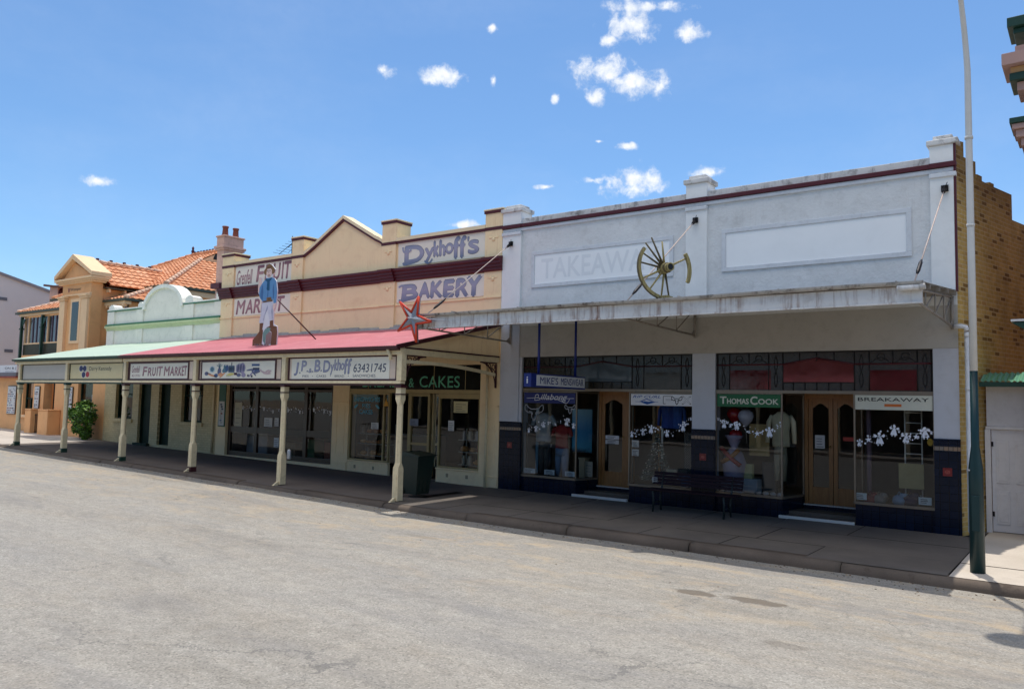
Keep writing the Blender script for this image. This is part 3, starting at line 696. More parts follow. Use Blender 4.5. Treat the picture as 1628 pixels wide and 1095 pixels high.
for x0, x1, yd in ((-10.16, -9.34, 17.31), (-5.18, -4.01, 17.51)):
    b = B(); b.box(x0, x0 + .075, yd - .02, yd + .09, .226, 2.56, TIMBER); b.box(x1 - .075, x1, yd - .02, yd + .09, .226, 2.56, TIMBER); b.box(x0 + .076, x1 - .076, yd - .02, yd + .09, 2.462, 2.56, TIMBER)
    if x0 < -9: b.box(-9.339, -9.2, 17.29, 17.40, .226, 2.56, TIMBER)
    b.make('door_frame', WB)

PAPER = P('paper_notice', (206, 206, 204), .8, .04)
# transom lights
RG = P('red_opal_glass', (70, 8, 14), 0.08, 0.15, 3, spec=0.6); SMK = P('smoky_glass', (52, 54, 50), 0.10, 0.25, 2, spec=0.6); GRN = P('figured_glass', (46, 43, 35), 0.2, 0.3, 14, .3, 30, spec=0.6)
PINKG = P('rose_glass', (100, 44, 46), 0.07, 0.12, 1.5, spec=0.7); GRY = P('sky_reflection_glass', (74, 86, 92), 0.07, 0.15, 1.5, spec=0.7)  # the grey-blue pane carries reflected sky in its colour
def transom(x0, x1, red):
    z0, z1 = 2.60, 3.39; yy = GY + .03
    b = B(); b.box(x0, x1, yy - .05, yy + .05, z0 - .06, z0, STEELF); b.box(x0, x1, yy - .03, yy + .03, z1 - .02, z1 + .004, LEAD)
    for x in (x0 + .015, x1 - .015): b.box(x - .015, x + .015, yy - .03, yy + .03, z0 + .001, z1 - .021, LEAD)
    fr_ = b.make('transom_frame', WB)
    b = B(); b.box(x0 + .03, x1 - .03, yy, yy + .01, z0, z1, GRN)
    W_ = x1 - x0
    def X(u): return x0 + u * W_
    cu0, cu1 = .34, .67
    def q(u0, u1, v0, v1, m, dy=.004): b.box(X(u0), X(u1), yy - dy, yy, z0 + v0 * (z1 - z0), z0 + v1 * (z1 - z0), m)
    if red:
        q(.07, .28, .02, .54, RG); q(.735, .935, .02, .52, RG)
        flat(b, [(X(cu0), z0 + .2 * .79), (X(cu1), z0 + .2 * .79), (X(cu1), 3.13), (X(.5), 3.25), (X(cu0), 3.14)], yy - .006, PINKG)
    else:
        q(.07, .26, .02, .5, SMK); q(.725, .93, .02, .5, SMK)
        flat(b, [(X(cu0), z0 + .2 * .79), (X(cu1), z0 + .2 * .79), (X(cu1), 3.13), (X(.5), 3.25), (X(cu0), 3.14)], yy - .006, GRY)
    o = b.make('coloured_glass', WB); o.parent = fr_
    b = B(); RB = MAROON if red else DMAROON
    def ln(u0, z_0, u1, z_1, m=LEAD, r=.010): b.tube([(X(u0), yy - .012, z_0), (X(u1), yy - .012, z_1)], r, m, 6)
    for u in (.005, .07, .27, .34, .67, .735, .935, .99): ln(u, z0, u, z1)
    for u in (.39, .445, .5, .555, .61): ln(u, z0, u, z0 + .16)
    for u in (.42, .5, .58): ln(u, 3.2, u, z1)
    ln(cu0, 2.765, cu1, 2.765)
    ln(0, 3.14, cu0, 3.14, RB, .018); ln(cu1, 3.13, 1, 3.13, RB, .018); ln(cu0, 3.14, .5, 3.26, RB, .020); ln(.5, 3.26, cu1, 3.13, RB, .020)
    for u0, u1 in ((.07, .27), (.735, .935)):
        uc = (u0 + u1) / 2; ln(uc, 3.14, uc, z1)
        for s_ in (-1, 1):
            cx_ = X(uc + s_ * .05); pts = [(cx_ + .07 * math.cos(a * PI / 8), yy - .012, 3.265 + .07 * math.sin(a * PI / 8)) for a in range(17)]; b.tube(pts, .007, LEAD, 5, False)
            pts = [(X(uc + s_ * (.01 + .085 * k / 8)), yy - .012, 3.15 + .10 * math.sin(PI * k / 8)) for k in range(9)]; b.tube(pts, .007, LEAD, 5, False)
    for u in (.037, .305, .70, .965):
        pts = [(X(u) + .035 * math.sin(a * PI / 6), yy - .012, z0 + .06 + a * .055) for a in range(13)]; b.tube(pts, .007, LEAD, 5, False)
        pts = [(X(u) - .035 * math.sin(a * PI / 6), yy - .012, z0 + .06 + a * .055) for a in range(13)]; b.tube(pts, .007, LEAD, 5, False)
    o = b.make('lead_tracery', WB); o.parent = fr_
transom(-12.0, -7.32, False); transom(-6.79, -2.54, True)

# suspended awning
AW0, AW1, AF = -12.39, -2.11, 12.9
def az(y): return 4.14 + (y - AF) * (4.46 - 4.14) / (16.5 - AF)
b = B(); corr(b, AW0, AW1, [(AF - .02, az(AF - .02)), (16.49, az(16.49))], GALV)
aw = b.make('awning', WB)
b = B(); b.box(AW0, AW1, AF, AF + .028, 3.845, 4.075, RUSTW); b.box(AW0, AW1, AF - .015, AF + .05, 3.815, 3.844, RUSTW)
xx = AW0 + .9
while xx < AW1: b.box(xx - .014, xx + .014, AF - .004, AF, 3.846, 4.07, RUSTW); xx += .92
o = b.make('awning_fascia', WB); o.parent = aw
b = B()
n = 10; cross = []
for k in range(n + 1):
    a = PI * k / n; cross.append((AF - .065 + .062 * math.cos(PI + a), 4.135 - .058 * math.sin(a)))
xs = fr(AW0 + .005, AW1 + .03, .35); i = b.mi(GUTTER); rings = []
for x in xs:
    dz = .008 * math.sin(x * 1.3) + random.uniform(-.003, .003); rings.append([b.bm.verts.new((x, y, z + dz)) for y, z in cross])
for k in range(len(xs) - 1):
    for q in range(n):
        f = b.bm.faces.new((rings[k][q], rings[k][q + 1], rings[k + 1][q + 1], rings[k + 1][q])); f.material_index = i; f.smooth = True
for rr in (rings[0], rings[-1]): f = b.bm.faces.new(rr); f.material_index = i
xx = AW0 + 1.2
while xx < AW1: b.box(xx - .012, xx + .012, AF - .13, AF, 4.133, 4.15, GUTTER); xx += 1.75
o = b.make('gutter', WB); o.parent = aw
b = B()
for y in (13.6, 14.5, 15.4, 16.3): b.box(AW0, AW1, y - .03, y + .03, az(y) - .09, az(y) - .012, TRUSS)
o = b.make('purlin', WB); o.parent = aw
for x in (-12.36, -7.24, -2.20):
    b = B(); r = .022
    lo = [(x, AF + .04, 3.86), (x, 16.46, 3.80)]
    b.tube(lo, r, TRUSS, 6); b.tube([(x, AF + .04, az(AF + .04) - .11), (x, 16.46, az(16.4) - .11)], r, TRUSS, 6)
    b.tube([(x, 16.44, 3.74), (x, 16.44, az(16.4) - .1)], r * 1.4, TRUSS, 6)
    for k, y in enumerate((13.7, 14.6, 15.5)):
        b.tube([(x, y, 3.84), (x, y, az(y) - .11)], .013, TRUSS, 6); b.tube([(x, y, 3.84), (x, y + .85, az(y + .85) - .11)], .013, TRUSS, 6)
    b.prism([(16.46, 3.74), (16.46, 3.95), (16.25, 3.80)], 'X', x - .01, x + .01, TRUSS)
    o = b.make('awning_bracket', WB); o.parent = aw
for x in (-12.39, -7.23, -2.28):
    top = Vector((x, 16.42, 6.38)); bot = Vector((x, 13.3, 4.2)); d = bot - top
    b = B(); b.tube([top + d * .03, bot], .012, ROD, 8); b.tube([top + d * .80, top + d * .835, top + d * .9, top + d * .935], [.014, .032, .032, .014], IRON, 8)
    b.tube([top - Vector((0, .0, .0)), top + d * .05], [.05, .028], IRON, 8); b.box(x - .06, x + .06, 16.40, 16.46, 6.32, 6.44, IRON)
    b.tube([(x, 16.41, 6.38), (x + .05, 16.36, 6.48)], .007, IRON, 5)
    b.make('stay_rod', WB)
# rain pipe
b = B(); b.tube([(-2.17, 16.42, 3.79), (-2.05, 16.40, 3.79), (-1.98, 16.40, 3.77), (-1.965, 16.40, 3.70)], .045, WTRIM, 10)
b.tube([(-1.965, 16.40, 3.68), (-1.965, 16.40, .12), (-1.93, 16.36, .05), (-1.88, 16.3, .02)], .042, WTRIM, 10)
for z in (3.62, 2.65, 1.2): b.tube([(-1.965, 16.40, z - .03), (-1.965, 16.40, z + .03)], .049, WTRIM, 10)
b.tube([(-1.965, 16.40, 2.35), (-1.9, 16.5, 2.55), (-1.86, 16.62, 2.62)], .035, WTRIM, 8)
b.make('rain_pipe', WB)
b = B(); b.tube([(AW1 - .32, AF - .10, 4.04), (AW1 + .0, AF - .10, 4.04)], .042, RUSTW, 10); b.tube([(AW1 - .02, AF - .10, 4.04), (AW1 + .06, AF - .10, 4.05)], .046, GUTTER, 10)
b.make('gutter_outlet', WB)
# ------------------------------------------------------------------ cream bakery / fruit market building
CREAM = P('cream_painted_render', (246, 220, 174), 0.7, 0.04, 0.9, 0.2, 26, grime=0.24, gcol=(204, 160, 114), streak=0.22, scol=(186, 134, 92))
CREAMP = P('pale_cream_paint', (236, 218, 178), 0.6, 0.04, 2, 0.05, grime=0.15, gcol=(180, 150, 110))
CTIMB = P('cream_timber_paint', (226, 208, 168), 0.5, 0.06, 4, 0.05, grime=0.3, gcol=(150, 120, 86))
SIGNW = P('cream_sign_board', (232, 226, 208), 0.6, 0.03, 2)
BK = thing('shop_building', 'cream rendered shop building with a pointed gable parapet and broad maroon band', 'building', (-19, 16.5, 0))
b = B()
b.box(-25.45, -12.70, Y, Y + .3, 3.225, 6.86, CREAM); b.box(-25.45, -18.51, Y, Y + .3, 2.72, 3.224, CREAM); b.box(-13.36, -12.70, Y, Y + .3, 2.72, 3.224, CREAM)
b.box(-25.45, -24.87, Y, Y + .3, 0, 2.72, CREAM); b.box(-19.25, -18.51, Y, Y + .3, 0, 2.72, CREAM); b.box(-13.36, -12.70, Y, Y + .3, 0, 2.719, CREAM)
# gable parapet above the band
b.prism([(-20.86, 6.86), (-17.28, 6.86), (-19.03, 7.84)], 'Y', Y + .003, Y + .28, CREAM)
b.make('front_wall', BK)
b = B()
def strip(line, dz0, dz1, y0, y1, m):
    for k in range(len(line) - 1):
        (xa, za), (xb, zb) = line[k], line[k + 1]
        b.prism([(xa, za + dz0), (xb, zb + dz0), (xb, zb + dz1), (xa, za + dz1)], 'Y', y0, y1, m)
GAB = [(-20.90, 6.90), (-20.70, 6.99), (-20.45, 7.11), (-19.03, 7.88), (-17.55, 7.08), (-17.36, 7.0), (-17.24, 6.93)]
for ln_ in ([(-24.73, 6.90), (-21.5, 6.90)], [(-16.65, 6.90), (-13.28, 6.90)], GAB):
    strip(ln_, .0, .10, Y - .07, Y + .34, CREAMP)
b.make('coping', BK)
b = B()
for ln_ in ([(-24.73, 6.90), (-21.5, 6.90)], [(-16.65, 6.90), (-13.28, 6.90)], GAB):
    strip(ln_, -.075, -.002, Y - .055, Y + .2, MAROON)
b.make('coping_band', BK)
for x0, x1, zt in ((-25.44, -24.73, 7.33), (-21.5, -20.92, 7.52), (-17.25, -16.66, 7.56), (-13.28, -12.69, 7.38)):
    b = B(); b.box(x0, x1, Y - .06, Y + .03, 4.3, 6.82, CREAM, .006); b.box(x0, x1, Y - .06, Y + .55, 6.905, zt - .10, CREAM, .006)
    pr = b.make('pier', BK)
    b = B(); b.box(x0 - .012, x1 + .012, Y - .075, Y + .03, 6.823, 6.903, MAROON); o = b.make('pier_band', BK); o.parent = pr; b = B(); b.box(x0 - .03, x1 + .03, Y - .09, Y + .58, zt - .098, zt - .025, MAROON, .008); o = b.make('pier_band', BK); o.parent = pr
    b = B(); b.box(x0 - .04, x1 + .04, Y - .10, Y + .59, zt - .024, zt + .02, CREAMP, .01); o = b.make('pier_cap', BK); o.parent = pr
    for z in (6.60, 5.52):                     # little scroll ornaments on the pier face
        b = B(); b.box(x0 + .14, x1 - .14, Y - .075, Y - .055, z, z + .045, CREAM, .01); b.ball(((x0 + x1) / 2, Y - .065, z - .03), (.06, .025, .05), CREAM)
        o = b.make('pier_ornament', BK); o.parent = pr
# broad maroon cornice band, stepped
def cornice(b, x0, x1, prof, m):
    b.prism([(Y - d, z) for d, z in prof] + [(Y + .01, prof[-1][1]), (Y + .01, prof[0][1])], 'X', x0, x1, m)
b = B()
CP = [(.03, 5.70), (.05, 5.74), (.05, 5.80), (.085, 5.815), (.085, 5.88), (.12, 5.90), (.12, 5.97), (.165, 6.0), (.165, 6.07), (.02, 6.09)]
for x0, x1 in ((-24.73, -21.501), (-20.919, -17.251), (-16.659, -13.281)): cornice(b, x0, x1, CP, MAROON)
CP2 = [(d + .06, z + (.006 if k == len(CP) - 1 else 0)) for k, (d, z) in enumerate(CP)]
for x0, x1 in ((-25.50, -24.73), (-21.5, -20.92), (-17.25, -16.66), (-13.28, -12.66)): cornice(b, x0, x1, CP2, MAROON)
b.make('cornice_band', BK)
b = B(); b.box(-25.44, -12.70, Y - .03, Y + .01, 4.985, 5.03, CREAM, .008)
for x0, x1 in ((-25.45, -24.72), (-21.51, -20.91), (-17.26, -16.65), (-13.29, -12.68)): b.box(x0, x1, Y - .09, Y - .031, 4.985, 5.035, CREAM, .008)
b.make('ledge', BK)
LEADF = P('lead_flashing', (150, 146, 142), .6, .15, 3, .2, grime=.5, gcol=(90, 84, 80))
b = B(); xs = fr(-25.4, -12.72, .45)
for k in range(len(xs) - 1):
    h = random.uniform(.09, .15); b.prism([(Y - .015, 4.27), (Y - .10, 4.27), (Y - .10, 4.285), (Y - .03, 4.27 + h)], 'X', xs[k], xs[k + 1] + .02, LEADF)
b.make('flashing', BK)
b = B(); b.box(-25.4, -12.75, Y + .3, 30, 5.4, 5.45, GALV); b.box(-25.44, -25.3, Y + .3, 30, 0, 6.3, DKINT); b.box(-12.85, -12.72, Y + .3, 30, 0, 6.3, DKINT); b.box(-25.4, -12.75, 29.9, 30, 0, 5.4, DKINT); b.make('roof', BK)
b = B()
for x0, x1, zf in ((-25.2, -18.9, .16), (-18.8, -12.9, .05)):
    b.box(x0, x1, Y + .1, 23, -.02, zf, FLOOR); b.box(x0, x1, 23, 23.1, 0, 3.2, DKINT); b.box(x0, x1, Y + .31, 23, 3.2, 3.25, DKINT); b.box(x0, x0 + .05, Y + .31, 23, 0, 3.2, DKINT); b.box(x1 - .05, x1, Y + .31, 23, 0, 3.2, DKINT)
b.make('shop_interior', BK)
# fruit shop folding front: dark stained frames
def framed(name, x0, x1, z0, z1, y, cols, rails, mat, fw=.07, glass=True):
    b = B(); b.box(x0, x1, y, y + .09, z1 - fw, z1, mat); b.box(x0, x1, y, y + .09, z0, z0 + fw, mat)
    xs_ = [x0 + fw / 2] + cols + [x1 - fw / 2]
    for x in xs_: b.box(x - fw / 2, x + fw / 2, y + .001, y + .088, z0 + fw, z1 - fw, mat)
    for (za, zb) in rails:
        for k in range(len(xs_) - 1): b.box(xs_[k] + fw / 2, xs_[k + 1] - fw / 2, y + .01, y + .08, za, zb, mat)
    o = b.make(name, BK)
    if glass:
        g = B(); g.face([(x0 + fw / 2, y + .045, z0), (x1 - fw / 2, y + .045, z0), (x1 - fw / 2, y + .045, z1), (x0 + fw / 2, y + .045, z1)], GLASS); q = g.make('window_glass', BK); q.parent = o
    return o
ff = framed('folding_shopfront', -24.87, -19.26, .19, 2.72, Y + .10, [-23.27, -21.9, -20.67], [(.99, 1.19), (2.42, 2.50)], DKWOOD, .15)
b = B(); random.seed(11); garland(b, [(-24.5, 1.78, .10), (-24.1, 1.86, .12), (-23.6, 1.80, .11), (-22.9, 1.84, .12), (-22.4, 1.76, .10), (-21.6, 1.82, .12), (-21.0, 1.78, .11), (-20.3, 1.86, .12), (-19.8, 1.84, .13), (-19.5, 1.80, .10)], Y + .138, 14); o = b.make('angel_decal', BK); o.parent = ff
b = B(); b.box(-24.88, -19.25, Y + .02, Y + .14, 0, .185, CREAM); b.make('threshold', BK)
# bakery shopfront
BFR = P('olive_cream_frame', (170, 150, 104), .5, .08)
SBK = P('black_sign_glass', (20, 24, 22), .15, .15, 4, spec=.5)
fa = framed('shop_window', -18.5, -16.78, .40, 2.43, Y + .02, [-17.02], [], BFR, .05)
fb = framed('shop_window', -14.86, -13.365, .40, 2.43, Y + .02, [], [(2.30, 2.43)], BFR, .05)
fd = framed('shop_door', -16.25, -15.44, .10, 2.43, Y + .30, [], [(.95, 1.02)], BFR, .08)
b = B(); b.box(-18.5, -13.365, Y + .012, Y + .10, 2.435, 2.54, BFR); b.make('head_rail', BK)
fa2 = B()
for x, z in ((-16.77, .40), (-14.87, .40)):
    pane(fa2, (x, Y + .06), (x + (.5 if x < -16 else -.45), Y + .33), z, 2.43, GLASS)
    post2(fa2, (x + (.5 if x < -16 else -.45), Y + .33), .1, 2.43, BFR, .025)
fa2.make('return_glass', BK)
for x0, x1, vs_ in ((-18.5, -16.76, (-18.2, -17.4)), (-14.88, -13.365, (-14.5, -13.8))):
    b = B(); b.box(x0, x1, Y - .03, Y + .1, .355, .398, CREAM, .01); b.box(x0, x1, Y + .01, Y + .1, -.02, .354, CREAM)
    for x in vs_:
        for k in range(3): b.box(x + k * .03, x + k * .03 + .012, Y + .006, Y + .012, .16, .26, BLACK)
    b.make('sill_wall', BK)
b = B(); b.box(-18.5, -13.365, Y + .02, Y + .08, 2.545, 3.22, SBK)
for x in (-17.7, -16.6, -15.05, -13.9): b.box(x - .008, x + .008, Y + .012, Y + .019, 2.55, 3.2, BFR)
fs = b.make('fascia_glass', BK)
b = B(); GRL = P('green_lettering', (96, 176, 140), .5, .1, 10)
text(b, 'BREAD', -17.95, -16.35, 2.60, 2.92, Y + .016, GRL, .012); text(b, '&', -16.02, -15.82, 2.60, 2.86, Y + .016, GRL, .01); text(b, 'CAKES', -15.60, -14.10, 2.60, 2.92, Y + .016, GRL, .012, space=1.05)
o = b.make('lettering', BK); o.parent = fs
# pilasters with grooves
for x0, x1 in ((-19.2, -18.55), (-13.33, -12.73)):
    b = B(); b.box(x0, x1, Y - .03, Y + .005, 2.10, 2.14, CREAM, .006); b.box(x0, x1, Y - .02, Y + .005, .26, .30, CREAM, .006); b.box(x0, x1, Y - .02, Y + .005, 0, .25, CREAM)
    for x in (x0 + .15, x1 - .15): b.box(x - .03, x + .03, Y - .012, Y + .005, .55, 2.02, CREAM, .004)
    b.make('pilaster', BK)

# ------------------------------------------------------------------ painted signs on the parapet
PLUMI = P('plum_outline', (92, 56, 66), .6, .1)
INK = P('slate_outline', (74, 78, 96), .6, .1)
def gradpaint(name, stops, z0, z1):
    m, t = newmat(name); co = t.n('ShaderNodeTexCoord').outputs['Object']; sp = t.n('ShaderNodeSeparateXYZ'); t.t.links.new(co, sp.inputs[0])
    u = t.math('DIVIDE', t.math('SUBTRACT', sp.outputs['Z'], z0), z1 - z0)
    u = t.math('ADD', u, t.math('MULTIPLY', t.math('SUBTRACT', t.noise(co, 6.0, 3), .5), .25))
    k = t.ramp(u, [(p, lin(c)) for p, c in stops]); finish(t, k, .6, 0, .3); MATS[name] = m; return m
# two-tone sign-writer's lettering (the paint itself fades from slate to lilac)
LBLUE = gradpaint('slate_lilac_paint', [(0.0, (118, 128, 152)), (.45, (162, 160, 178)), (.75, (148, 154, 174)), (1, (120, 130, 154))], .05, .65)
LPINK = gradpaint('plum_pink_paint', [(0.0, (132, 88, 96)), (.5, (176, 136, 138)), (1, (124, 86, 96))], .05, .65)
def wob(letters, b, y, m, bold, shear=0.0, outline=None, ink=None):
    for ch, x0, x1, z0, z1 in letters:
        if outline: text(b, ch, x0 - outline, x1 + outline, z0 - outline, z1 + outline, y, ink or INK, bold + .008, shear)
        text(b, ch, x0, x1, z0, z1, y - .002, m, bold, shear)
def panel(name, x0, x1, z0, z1, y, m, label, cat='sign'):
    b = B(); b.box(x0, x1, y - .014, y, z0, z1, m, .003); return tag(b.make(name), label, cat)
s1 = panel('wall_sign', -24.68, -21.51, 6.10, 6.82, Y - .002, SIGNW, 'upper cream FRUIT sign panel on the parapet above the maroon band')
b = B(); y = Y - .0185
wob([('F', -23.46, -23.02, 6.20, 6.76), ('R', -22.98, -22.56, 6.22, 6.75), ('U', -22.52, -22.13, 6.20, 6.76), ('I', -22.06, -21.96, 6.20, 6.77), ('T', -21.93, -21.55, 6.20, 6.78)], b, y, LPINK, .03, .12, .008, PLUMI)
text(b, 'Grenfell', -24.60, -23.68, 6.16, 6.68, y, LPINK, .015, .25); b.make('lettering', s1)
s2 = panel('wall_sign', -24.68, -21.51, 5.05, 5.67, Y - .002, SIGNW, 'lower cream MARKET sign panel on the parapet behind the painted cut-out man')
b = B(); wob([('M', -24.55, -24.02, 5.12, 5.60), ('A', -24.0, -23.58, 5.12, 5.60), ('R', -23.54, -23.15, 5.12, 5.60), ('K', -23.12, -22.72, 5.12, 5.60), ('E', -22.66, -22.32, 5.12, 5.60), ('T', -22.28, -21.84, 5.12, 5.62)], b, y, LPINK, .035, .15, .008, PLUMI); b.make('lettering', s2)
s3 = panel('wall_sign', -16.59, -13.29, 6.14, 6.83, Y - .002, SIGNW, 'upper right parapet sign panel with a curly slate blue family name')
b = B()
wob([('D', -16.32, -15.55, 6.20, 6.72), ('y', -15.52, -15.16, 6.16, 6.58), ('k', -15.18, -14.98, 6.30, 6.76), ('h', -14.96, -14.74, 6.30, 6.76), ('o', -14.74, -14.44, 6.34, 6.64), ('f', -14.45, -14.20, 6.18, 6.80), ('f', -14.22, -13.98, 6.18, 6.79), ("'", -13.93, -13.88, 6.62, 6.74), ('s', -13.90, -13.52, 6.26, 6.64)], b, y, LBLUE, .065, .0, .012)
strokes(b, [[(0, .35), (.08, .1), (.3, 0), (.6, .1), (1, .3)]], -16.38, -15.9, 6.18, 6.34, y - .0065, LBLUE, .07); strokes(b, [[(0, 1), (.1, .4), (.5, .2), (1, .5)]], -16.40, -16.05, 6.48, 6.70, y - .0065, LBLUE, .06)
strokes(b, [[(0, .6), (.3, 0), (.7, .1), (1, .8)]], -15.52, -15.22, 6.15, 6.28, y - .0065, LBLUE, .05)
b.make('lettering', s3)
s4 = panel('wall_sign', -16.59, -13.29, 5.07, 5.68, Y - .002, SIGNW, 'lower right parapet BAKERY sign panel crossed by the leftmost awning stay')
b = B()
wob([('B', -16.40, -15.74, 5.13, 5.58), ('A', -15.72, -15.28, 5.14, 5.60), ('K', -15.26, -14.80, 5.13, 5.60), ('E', -14.78, -14.36, 5.12, 5.61), ('R', -14.32, -13.86, 5.10, 5.61), ('Y', -13.92, -13.38, 5.08, 5.64)], b, y, LBLUE, .09, .05, .012)
strokes(b, [[(0, .2), (.4, 0), (1, .35)]], -16.50, -16.1, 5.11, 5.22, y - .0065, LBLUE, .07); strokes(b, [[(0, .6), (.4, 1), (1, .8)]], -16.52, -16.2, 5.46, 5.56, y - .0065, LBLUE, .06)
b.make('lettering', s4)

# ------------------------------------------------------------------ verandahs
PINKR = P('faded_red_iron', (186, 108, 113), 0.6, 0.1, 0.9, spec=0.25, grime=0.4, gcol=(206, 146, 146), streak=.35, scol=(160, 84, 88), sfreq=4.0)
MINT = P('mint_green_iron', (182, 198, 178), 0.5, 0.05, 1.2, spec=0.3, streak=.15, scol=(150, 180, 160))
DGREEN = P('dark_green_paint', (28, 62, 50), .5, .1, 3)
OLIVE = P('olive_trim', (70, 66, 44), .5, .1, 3)
PADS = P('pinkish_cream_board', (222, 200, 178), .6, .05)
VY = 12.9
def vz(y): return 3.46 + (y - 12.76) * (4.29 - 3.46) / (16.47 - 12.76)
def verandah(name, label, x0, x1, roofm, trim, posts, foot, gable, loc):
    V = thing(name, label, 'verandah', loc)
    b = B(); corr(b, x0, x1, [(12.70, vz(12.70)), (16.47, vz(16.47))], roofm); b.make('corrugated_roof', V)
    b = B(); b.prism([(12.72, 3.36), (12.64, 3.37), (12.63, 3.435), (12.645, 3.435), (12.66, 3.385), (12.72, 3.385)], 'X', x0, x1 + .03, trim); b.box(x0, x1, 12.72, 12.76, 3.34, 3.445, trim); b.make('gutter', V)
    b = B(); b.box(x0 + .03, x1 - .02, 12.80, 12.98, 3.25, 3.40, CTIMB, .008); b.box(x0 + .03, x1 - .02, 12.82, 12.97, 2.59, 2.655, CTIMB, .006); b.box(x0 + .03, x1 - .02, 12.85, 12.96, 2.545, 2.588, trim); b.make('beam', V)
    b = B()
    for y in (13.8, 14.7, 15.6): b.box(x0 + .05, x1 - .05, y - .03, y + .03, vz(y) - .10, vz(y) - .015, CTIMB)
    xx = x0 + .1
    while xx < x1: b.prism([(12.98, vz(12.98) - .2), (16.46, vz(16.46) - .2), (16.46, vz(16.46) - .1), (12.98, vz(12.98) - .1)], 'X', xx - .02, xx + .02, CTIMB); xx += 1.0
    b.make('rafter', V)
    for px, w_ in posts:
        gz = FZ(px, 12.9); h = w_ / 2; b = B()
        b.box(px - h, px + h, 12.9 - h, 12.9 + h, 2.66, 3.30, CTIMB, .006)
        b.box(px - h, px + h, 12.9 - h, 12.9 + h, 2.30, 2.544, CTIMB, .006)
        # stop-chamfered shaft
        def ring(z, c, hh): return [(px - hh + c, 12.9 - hh, z), (px + hh - c, 12.9 - hh, z), (px + hh, 12.9 - hh + c, z), (px + hh, 12.9 + hh - c, z), (px + hh - c, 12.9 + hh, z), (px - hh + c, 12.9 + hh, z), (px - hh, 12.9 + hh - c, z), (px - hh, 12.9 - hh + c, z)]
        rr = [ring(2.30, .002, h), ring(2.24, .002, h), ring(2.12, .055, h * .94), ring(gz + .86, .055, h * .98), ring(gz + .76, .004, h), ring(gz + .70, .002, h * 1.05), ring(gz + .02, .002, h * 1.08)]
        vv = [[b.bm.verts.new(p) for p in r] for r in rr]; i = b.mi(CTIMB)
        for k in range(len(vv) - 1):
            for q in range(8):
                f = b.bm.faces.new((vv[k][q], vv[k][(q + 1) % 8], vv[k + 1][(q + 1) % 8], vv[k + 1][q])); f.material_index = i
        bmesh.ops.recalc_face_normals(b.bm, faces=b.bm.faces[:])
        for z0_, z1_ in ((gz + .16, gz + .6),):
            b.box(px - h * .55, px + h * .55, 12.9 - h * 1.08 - .006, 12.9 - h * 1.05, z0_, z1_, CTIMB, .002)
        p_ = b.make('post', V)
        b = B()
        for z0_, z1_, e in ((2.50, 2.545, .02), (2.34, 2.365, .012)): b.box(px - h - e, px + h + e, 12.9 - h - e, 12.9 + h + e, z0_, z1_, trim)
        o = b.make('post_band', V); o.parent = p_
        b = B()
        if foot(px) is not None:
            b.box(px - h * 1.2, px + h * 1.2, 12.9 - h * 1.2, 12.9 + h * 1.2, gz - .03, gz + .14, foot(px), .006)
        b.prism([(12.80, gz + .10), (12.80, gz - .02), (12.56, gz - .12), (12.50, gz - .10)], 'X', px - .03, px + .03, CTIMB)
        o = b.make('post_foot', V); o.parent = p_
    return V
VR = verandah('verandah', 'street verandah with a faded red corrugated roof and cream timber posts', -25.06, -12.68, PINKR, DMAROON,
              [(-24.95, .155), (-20.99, .155), (-16.92, .155), (-12.76, .16)], lambda x: DGREEN if x < -24 else (DMAROON if -22 < x < -20 else None), True, (-19, 12.9, 0))
VG = verandah('verandah', 'street verandah with a pale mint green corrugated roof at the far end', -32.98, -25.08, MINT, DGREEN,
              [(-32.72, .15), (-28.93, .15)], lambda x: DGREEN, False, (-29, 12.9, 0.2))
# framed fascia panels between the posts
def fascia(V, x0, x1, sx0, sx1, trim, pad, frame_w=.035):
    b = B(); b.box(x0, x1, 12.90, 12.93, 2.657, 3.248, pad)
    for q in ((x0, x1, 3.215, 3.248), (x0, x1, 2.657, 2.70), (x0, x0 + frame_w, 2.70, 3.215), (x1 - frame_w, x1, 2.70, 3.215)): b.box(q[0], q[1], 12.875, 12.899, q[2], q[3], trim)
    if sx0 is not None:
        for q in ((sx0 - .04, sx0, 2.70, 3.215), (sx1, sx1 + .04, 2.70, 3.215), (sx0, sx1, 3.18, 3.215), (sx0, sx1, 2.70, 2.715)): b.box(q[0], q[1], 12.872, 12.899, q[2], q[3], trim)
    return b.make('fascia_panel', V)
fascia(VR, -24.82, -21.12, -24.70, -21.42, DMAROON, PADS); fascia(VR, -20.86, -17.05, -20.70, -17.34, DMAROON, PADS); fascia(VR, -16.79, -12.89, None, None, DMAROON, PADS)
GREYP = P('blank_grey_panel', (190, 182, 170), .6, .03); CRP = P('buff_panel', (214, 198, 152), .6, .03)
fascia(VG, -32.60, -29.07, None, None, OLIVE, GREYP); fascia(VG, -28.80, -25.12, None, None, OLIVE, CRP)
